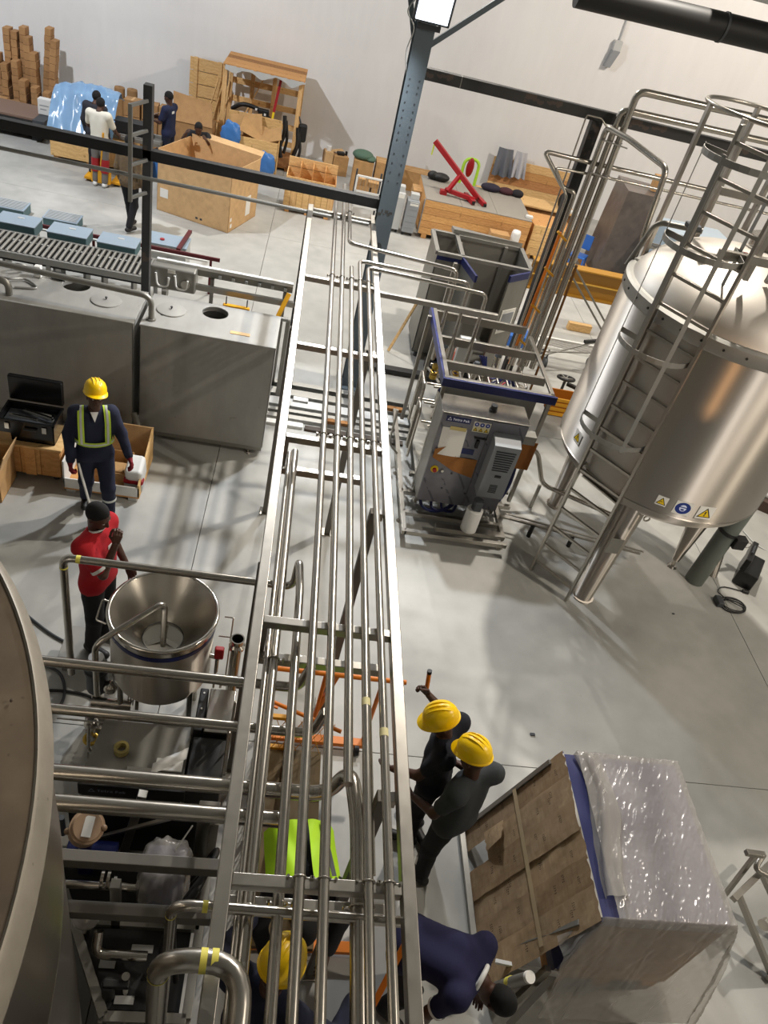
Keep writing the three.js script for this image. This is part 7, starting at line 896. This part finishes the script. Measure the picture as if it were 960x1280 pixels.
{ // worker in navy overalls with harness belts
  const c = cloth(0x161c33), t = person('worker in navy overalls, yellow helmet and reflective harness carrying a white rod', [-1.83, 0, -6.72], 0.3, { helmet: true, hair: false, shirt: c, trousers: c, sleeve: 1.5, gloves: paint(0x7a1420, 0.8), look: [0.12, 0.2, 1], J: { shL: [0.17, 1.41, -0.01], shR: [-0.17, 1.41, -0.01], head: [0.02, 1.63, 0.03], elL: [0.27, 1.16, 0.02], wrL: [0.34, 0.93, 0.13], elR: [-0.25, 1.14, -0.02], wrR: [-0.25, 0.86, 0.1], knL: [0.12, 0.5, 0.12], anL: [0.13, 0.09, 0.1], knR: [-0.1, 0.5, -0.02], anR: [-0.11, 0.13, -0.2] }, curlR: 1.2, curlL: 0.7 });
  const hv = std({ color: 0xb6d43a, roughness: 0.6 }), sv = std({ color: 0xc8ccc8, roughness: 0.35, metalness: 0.3 });
  const band = (pts, w, m, nm) => part(nm, sheet(24, 2, (u, v) => { const C = new THREE.CatmullRomCurve3(pts.map(p => V(...p))); const p = C.getPoint(u); return V(p.x + (v - 0.5) * w * (nm === 'belt' || nm === 'belt_stripe' ? 0 : 1), p.y + (v - 0.5) * w * (nm === 'belt' || nm === 'belt_stripe' ? 1 : 0), p.z); }), m, t, null, true);
  for (const s of [-1, 1]) { const P = [[s * 0.13, 1.12, 0.145], [s * 0.13, 1.25, 0.14], [s * 0.13, 1.38, 0.115], [s * 0.125, 1.475, 0.05], [s * 0.12, 1.49, -0.03], [s * 0.12, 1.4, -0.115]]; band(P, 0.06, hv, 'strap'); band(P.map(([x, y, z]) => [x, y + 0.002, z + 0.004]), 0.022, sv, 'reflective_stripe'); }
  const bp = []; for (let i = 0; i <= 16; i++) { const a = i / 16 * Math.PI * 2; bp.push([Math.sin(a) * 0.2, 1.1, Math.cos(a) * 0.145]); } band(bp, 0.055, hv, 'belt'); band(bp.map(([x, y, z]) => [x * 1.012, y, z * 1.016]), 0.02, sv, 'belt_stripe'); part('collar_shirt', tri([[-0.035, 1.475, 0.075], [0.045, 1.475, 0.075], [0.005, 1.385, 0.132], [0.005, 1.43, 0.07]], [[0, 2, 1], [0, 3, 2], [1, 2, 3]]), M.white, t);
  part('knee_band', cyl([0.128, 0.36, 0.11], [0.13, 0.33, 0.11], 0.078, 0.078, 18, true), sv, t);
  const d = one('white_rod', bar(V(-1.96, 0.86, -6.55), V(-1.82, 0.42, -6.42), 0.022, 0.022), M.white, 'short white rod held by the worker in the harness', 'rod');
}
{ // person in red T-shirt on a low step
  const st = thing('steel_step', 'low steel step behind the hopper carrying the person in red', 'step'); part('tread', BB(-1.62, -0.98, 0.2, 0.24, -4.88, -4.5), M.galv, st); for (const [x, z] of [[-1.58, -4.8], [-1.02, -4.8], [-1.58, -4.55], [-1.02, -4.55]]) part('leg', BB(x - 0.02, x + 0.02, 0, 0.2, z - 0.02, z + 0.02), M.tube, st);
  const t = person('person in a red T-shirt with white trim, thumb to the chin, beside the hopper', [-1.29, 0.24, -4.7], 1.25, { shirt: cloth(0xa80f1c), trousers: cloth(0x0d0d10), sleeve: 0.75, beard: true, look: [-0.1, -0.35, 1], J: { elR: [-0.2, 1.2, 0.18], wrR: [-0.04, 1.43, 0.2], elL: [0.25, 1.14, 0.0], wrL: [0.22, 0.93, 0.14], hipL: [0.09, 0.92, 0], chest: [0, 1.3, 0.01] }, curlR: 1.1, hdR: [0.15, 1, 0.1], palmR: [0.9, 0, -0.4] });
  for (const s of ['L', 'R']) { const a = lerpV(t.J['sh' + s], t.J['el' + s], 0.74), b = lerpV(t.J['sh' + s], t.J['el' + s], 0.84); part('sleeve_trim', cyl(a, b, 0.068, 0.067, 20, true), M.white, t); }
  part('collar_trim', new THREE.TorusGeometry(0.066, 0.009, 8, 26).rotateX(1.25).translate(0, 1.485, 0.005), M.white, t); part('shirt_logo', B(0.0, 1.33, 0.122, 0.05, 0.04, 0.004), M.white, t);
}
person('worker in dark navy shirt and yellow helmet raising an orange handled tool', [1.66, 0, -3.24], -2.0, { helmet: true, hair: false, noEyes: true, shirt: cloth(0x10131f), trousers: cloth(0x0b0b0e), sleeve: 0.6, look: [0.35, -0.45, 0.8], J: { head: [0.02, 1.58, 0.12], neck: [0, 1.44, 0.06], chest: [0, 1.28, 0.04], elR: [-0.34, 1.24, 0.12], wrR: [-0.34, 1.36, 0.30], elL: [0.24, 1.16, 0.12], wrL: [0.18, 1.0, 0.32] }, curlR: 1.3 });
{ const tl = thing('hand_tool', 'orange handled tool raised by the navy shirted worker', 'tool'); part('handle', cyl([1.52, 1.36, -3.74], [1.5, 1.52, -3.76], 0.018), M.orange, tl); part('tip', cyl([1.5, 1.52, -3.76], [1.497, 1.55, -3.764], 0.02), M.black, tl); }
person('worker in charcoal T-shirt and yellow helmet seen from behind next to the cardboard', [1.8, 0, -2.9], -2.55, { helmet: true, hair: false, noEyes: true, shirt: cloth(0x34383a), trousers: cloth(0x0b0b0d), sleeve: 0.62, look: [0.2, -0.35, 0.95], J: { head: [0, 1.6, 0.1], neck: [0, 1.45, 0.05], chest: [0, 1.28, 0.03], elL: [0.27, 1.15, 0.04], wrL: [0.24, 1.0, 0.26], elR: [-0.27, 1.15, 0.06], wrR: [-0.22, 1.05, 0.3], knR: [-0.1, 0.5, 0.1], anR: [-0.1, 0.09, 0.14] } });
{ // bent worker with lime vest beneath the rack
  const t = person('worker with a lime vest bent over beneath the pipe rack', [0.6, 0.13, -2.42], 0.1, { noEyes: true, shirt: cloth(0x1b1c20), trousers: cloth(0x1c1d22), sleeve: 1.5, look: [0, -0.9, 0.5], headUp: [0, 0.5, 0.9], J: { pelvis: [0, 0.85, -0.15], chest: [0, 1.04, 0.16], neck: [0, 1.06, 0.33], head: [0, 1.0, 0.46], shL: [0.19, 1.06, 0.26], shR: [-0.19, 1.06, 0.26], elL: [0.27, 0.84, 0.36], elR: [-0.27, 0.84, 0.36], wrL: [0.2, 0.68, 0.5], wrR: [-0.2, 0.68, 0.5], hipL: [0.09, 0.82, -0.15], hipR: [-0.09, 0.82, -0.15], knL: [0.12, 0.46, 0.04], knR: [-0.12, 0.46, 0.04], anL: [0.12, 0.09, -0.1], anR: [-0.12, 0.09, -0.1] } });
  const lime = std({ color: 0xb4e61a, roughness: 0.65, side: THREE.DoubleSide }), V1 = (s) => sheet(10, 16, (u, v) => { const z = -0.18 + v * 0.46, x = s * (0.035 + u * 0.21), y = 1.03 + 0.115 * v + 0.075 * Math.cos(u * 1.5) + 0.03 - (u > 0.7 ? (u - 0.7) * 0.35 : 0) + 0.008 * Math.sin(u * 9 + v * 7); return V(x, y, z); });
  for (const s of [-1, 1]) { part('vest_panel', V1(s), lime, t, 'lime reflective vest panel', true); part('vest_stripe', sheet(4, 12, (u, v) => V(s * (0.12 + u * 0.03 + v * 0.03), 1.045 + 0.115 * v + 0.062 * Math.cos(0.75) + 0.048, -0.16 + v * 0.42)), M.dgrey, t, null, true); }
}
{ // worker with helmet seen from above
  const st = thing('work_step', 'low dark step beneath the rack carrying a helmeted worker', 'step'); part('tread', BB(0.15, 0.8, 0.45, 0.5, -1.58, -1.1), M.dgrey, st); for (const x of [0.2, 0.75]) part('leg', BB(x - 0.03, x + 0.03, 0, 0.45, -1.56, -1.14), M.dgrey, st);
  person('worker in navy with yellow helmet seen from above beneath the rack', [0.37, 0.5, -1.33], 2.6, { helmet: true, hair: false, noEyes: true, shirt: cloth(0x141a30), trousers: cloth(0x10131f), sleeve: 1.5, look: [0, -0.5, 0.85], J: { head: [0, 1.57, 0.07], neck: [0, 1.44, 0.03], elL: [0.33, 1.2, 0.14], wrL: [0.32, 1.13, 0.36], elR: [-0.4, 1.2, 0.1], wrR: [-0.38, 1.12, 0.34] }, gloves: null });
}
{ // worker bending over at the bottom
  const t = person('worker in navy T-shirt with white collar bending down beside the cardboard', [1.54, 0, -1.9], 0.95, { noEyes: false, shirt: cloth(0x15153a), trousers: cloth(0x101014), sleeve: 0.65, look: [0, -0.95, 0.25], headUp: [0, 0.15, 1], J: { pelvis: [0, 0.9, -0.18], chest: [0, 1.08, 0.14], neck: [0, 1.1, 0.31], head: [0, 1.04, 0.45], shL: [0.19, 1.11, 0.23], shR: [-0.19, 1.11, 0.23], elL: [0.24, 0.84, 0.26], elR: [-0.26, 0.84, 0.14], wrL: [0.18, 0.62, 0.36], wrR: [-0.22, 0.58, 0.16], hipL: [0.09, 0.87, -0.18], hipR: [-0.09, 0.87, -0.18], knL: [0.11, 0.47, -0.02], knR: [-0.11, 0.47, -0.02], anL: [0.12, 0.09, -0.1], anR: [-0.12, 0.09, -0.1] } });
  part('collar', new THREE.TorusGeometry(0.085, 0.016, 8, 26).scale(1, 1, 1).translate(0, 1.1, 0.3), M.white, t); for (const s of ['L', 'R']) part('sleeve_trim', cyl(lerpV(t.J['sh' + s], t.J['el' + s], 0.64), lerpV(t.J['sh' + s], t.J['el' + s], 0.72), 0.07, 0.069, 20, true), M.white, t); part('wristband', cyl(lerpV(t.J.elR, t.J.wrR, 0.86), lerpV(t.J.elR, t.J.wrR, 0.93), 0.034, 0.033, 18, true), paint(0x3fb7c4, 0.5), t);
}
// people at the back of the hall
{ const t = person('person in a white T-shirt and grey red trousers working at the pale crate', [-4.31, 0, -16.95], 3.0, { far: true, noEyes: true, shirt: cloth(0xd9d5c6), trousers: cloth(0x6e6a66), sleeve: 0.7, shoes: M.white, J: { head: [0, 1.58, 0.1], elL: [0.28, 1.14, 0.1], wrL: [0.26, 1.0, 0.34], elR: [-0.28, 1.14, 0.1], wrR: [-0.26, 1.0, 0.34] } }); for (const s of ['L', 'R']) part('trouser_panel', cyl(lerpV(t.J['kn' + s], t.J['an' + s], 0.5), lerpV(t.J['hip' + s], t.J['kn' + s], 0.85), 0.083, 0.09, 18, true), M.red, t, 'red trouser panel'); }
person('dark haired person half hidden behind the one in white', [-4.5, 0, -17.4], 2.9, { far: true, noEyes: true, shirt: cloth(0x2a2c33), trousers: cloth(0x1a1a1d), sleeve: 1.5, J: { head: [0, 1.58, 0.08] } });
{ const t = person('person in a navy T-shirt reading a white sheet behind the big carton', [-3.21, 0, -18.5], -1.9, { far: true, noEyes: true, shirt: cloth(0x18203f), trousers: cloth(0x151a2c), sleeve: 0.7, J: { elR: [-0.26, 1.14, 0.08], wrR: [-0.16, 1.12, 0.32], elL: [0.26, 1.14, 0.08], wrL: [0.14, 1.12, 0.32] }, look: [0, -0.3, 1] }); part('back_print', B(0.04, 1.36, -0.12, 0.1, 0.05, 0.006), M.white, t); one('white_paper', B(0, 0, 0, 0.2, 0.006, 0.24).rotateX(0.5).rotateY(-1.9).translate(-3.58, 1.18, -18.62), M.paper, 'white sheet held by the person in navy', 'paper'); }
person('dark shirted person leaning over the edge of the big carton', [-2.45, 0, -17.75], 0.1, { far: true, noEyes: true, shirt: cloth(0x17181d), trousers: cloth(0x151517), sleeve: 0.6, look: [0, -0.4, 0.9], J: { pelvis: [0, 0.85, -0.1], chest: [0, 1.15, 0.08], neck: [0, 1.29, 0.16], head: [0, 1.4, 0.24], shL: [0.18, 1.24, 0.12], shR: [-0.18, 1.24, 0.12], elL: [0.28, 1.08, 0.26], elR: [-0.3, 1.16, 0.28], wrL: [0.18, 1.26, 0.46], wrR: [-0.24, 1.3, 0.4] } });
{ const chk = tex(128, (u, v) => { const a = ((u * 8) % 1 < 0.5) !== ((v * 8) % 1 < 0.5); const n = vn(u, v, 16, 91); return a ? [0.45 + n * 0.2, 0.38 + n * 0.16, 0.32] : [0.22, 0.18, 0.17]; }, true, 6);
  const t = person('person in a brown checked shirt and black trousers walking beside the black post', [-3.28, 0, -14.95], 2.7, { far: true, noEyes: true, shirt: std({ map: chk, roughness: 0.9 }), trousers: cloth(0x15161b), sleeve: 1.4, J: { knL: [0.1, 0.5, 0.12], anL: [0.1, 0.09, 0.18], anR: [-0.1, 0.12, -0.14] } }); }
shade(scene);
renderer.render(scene, camera);
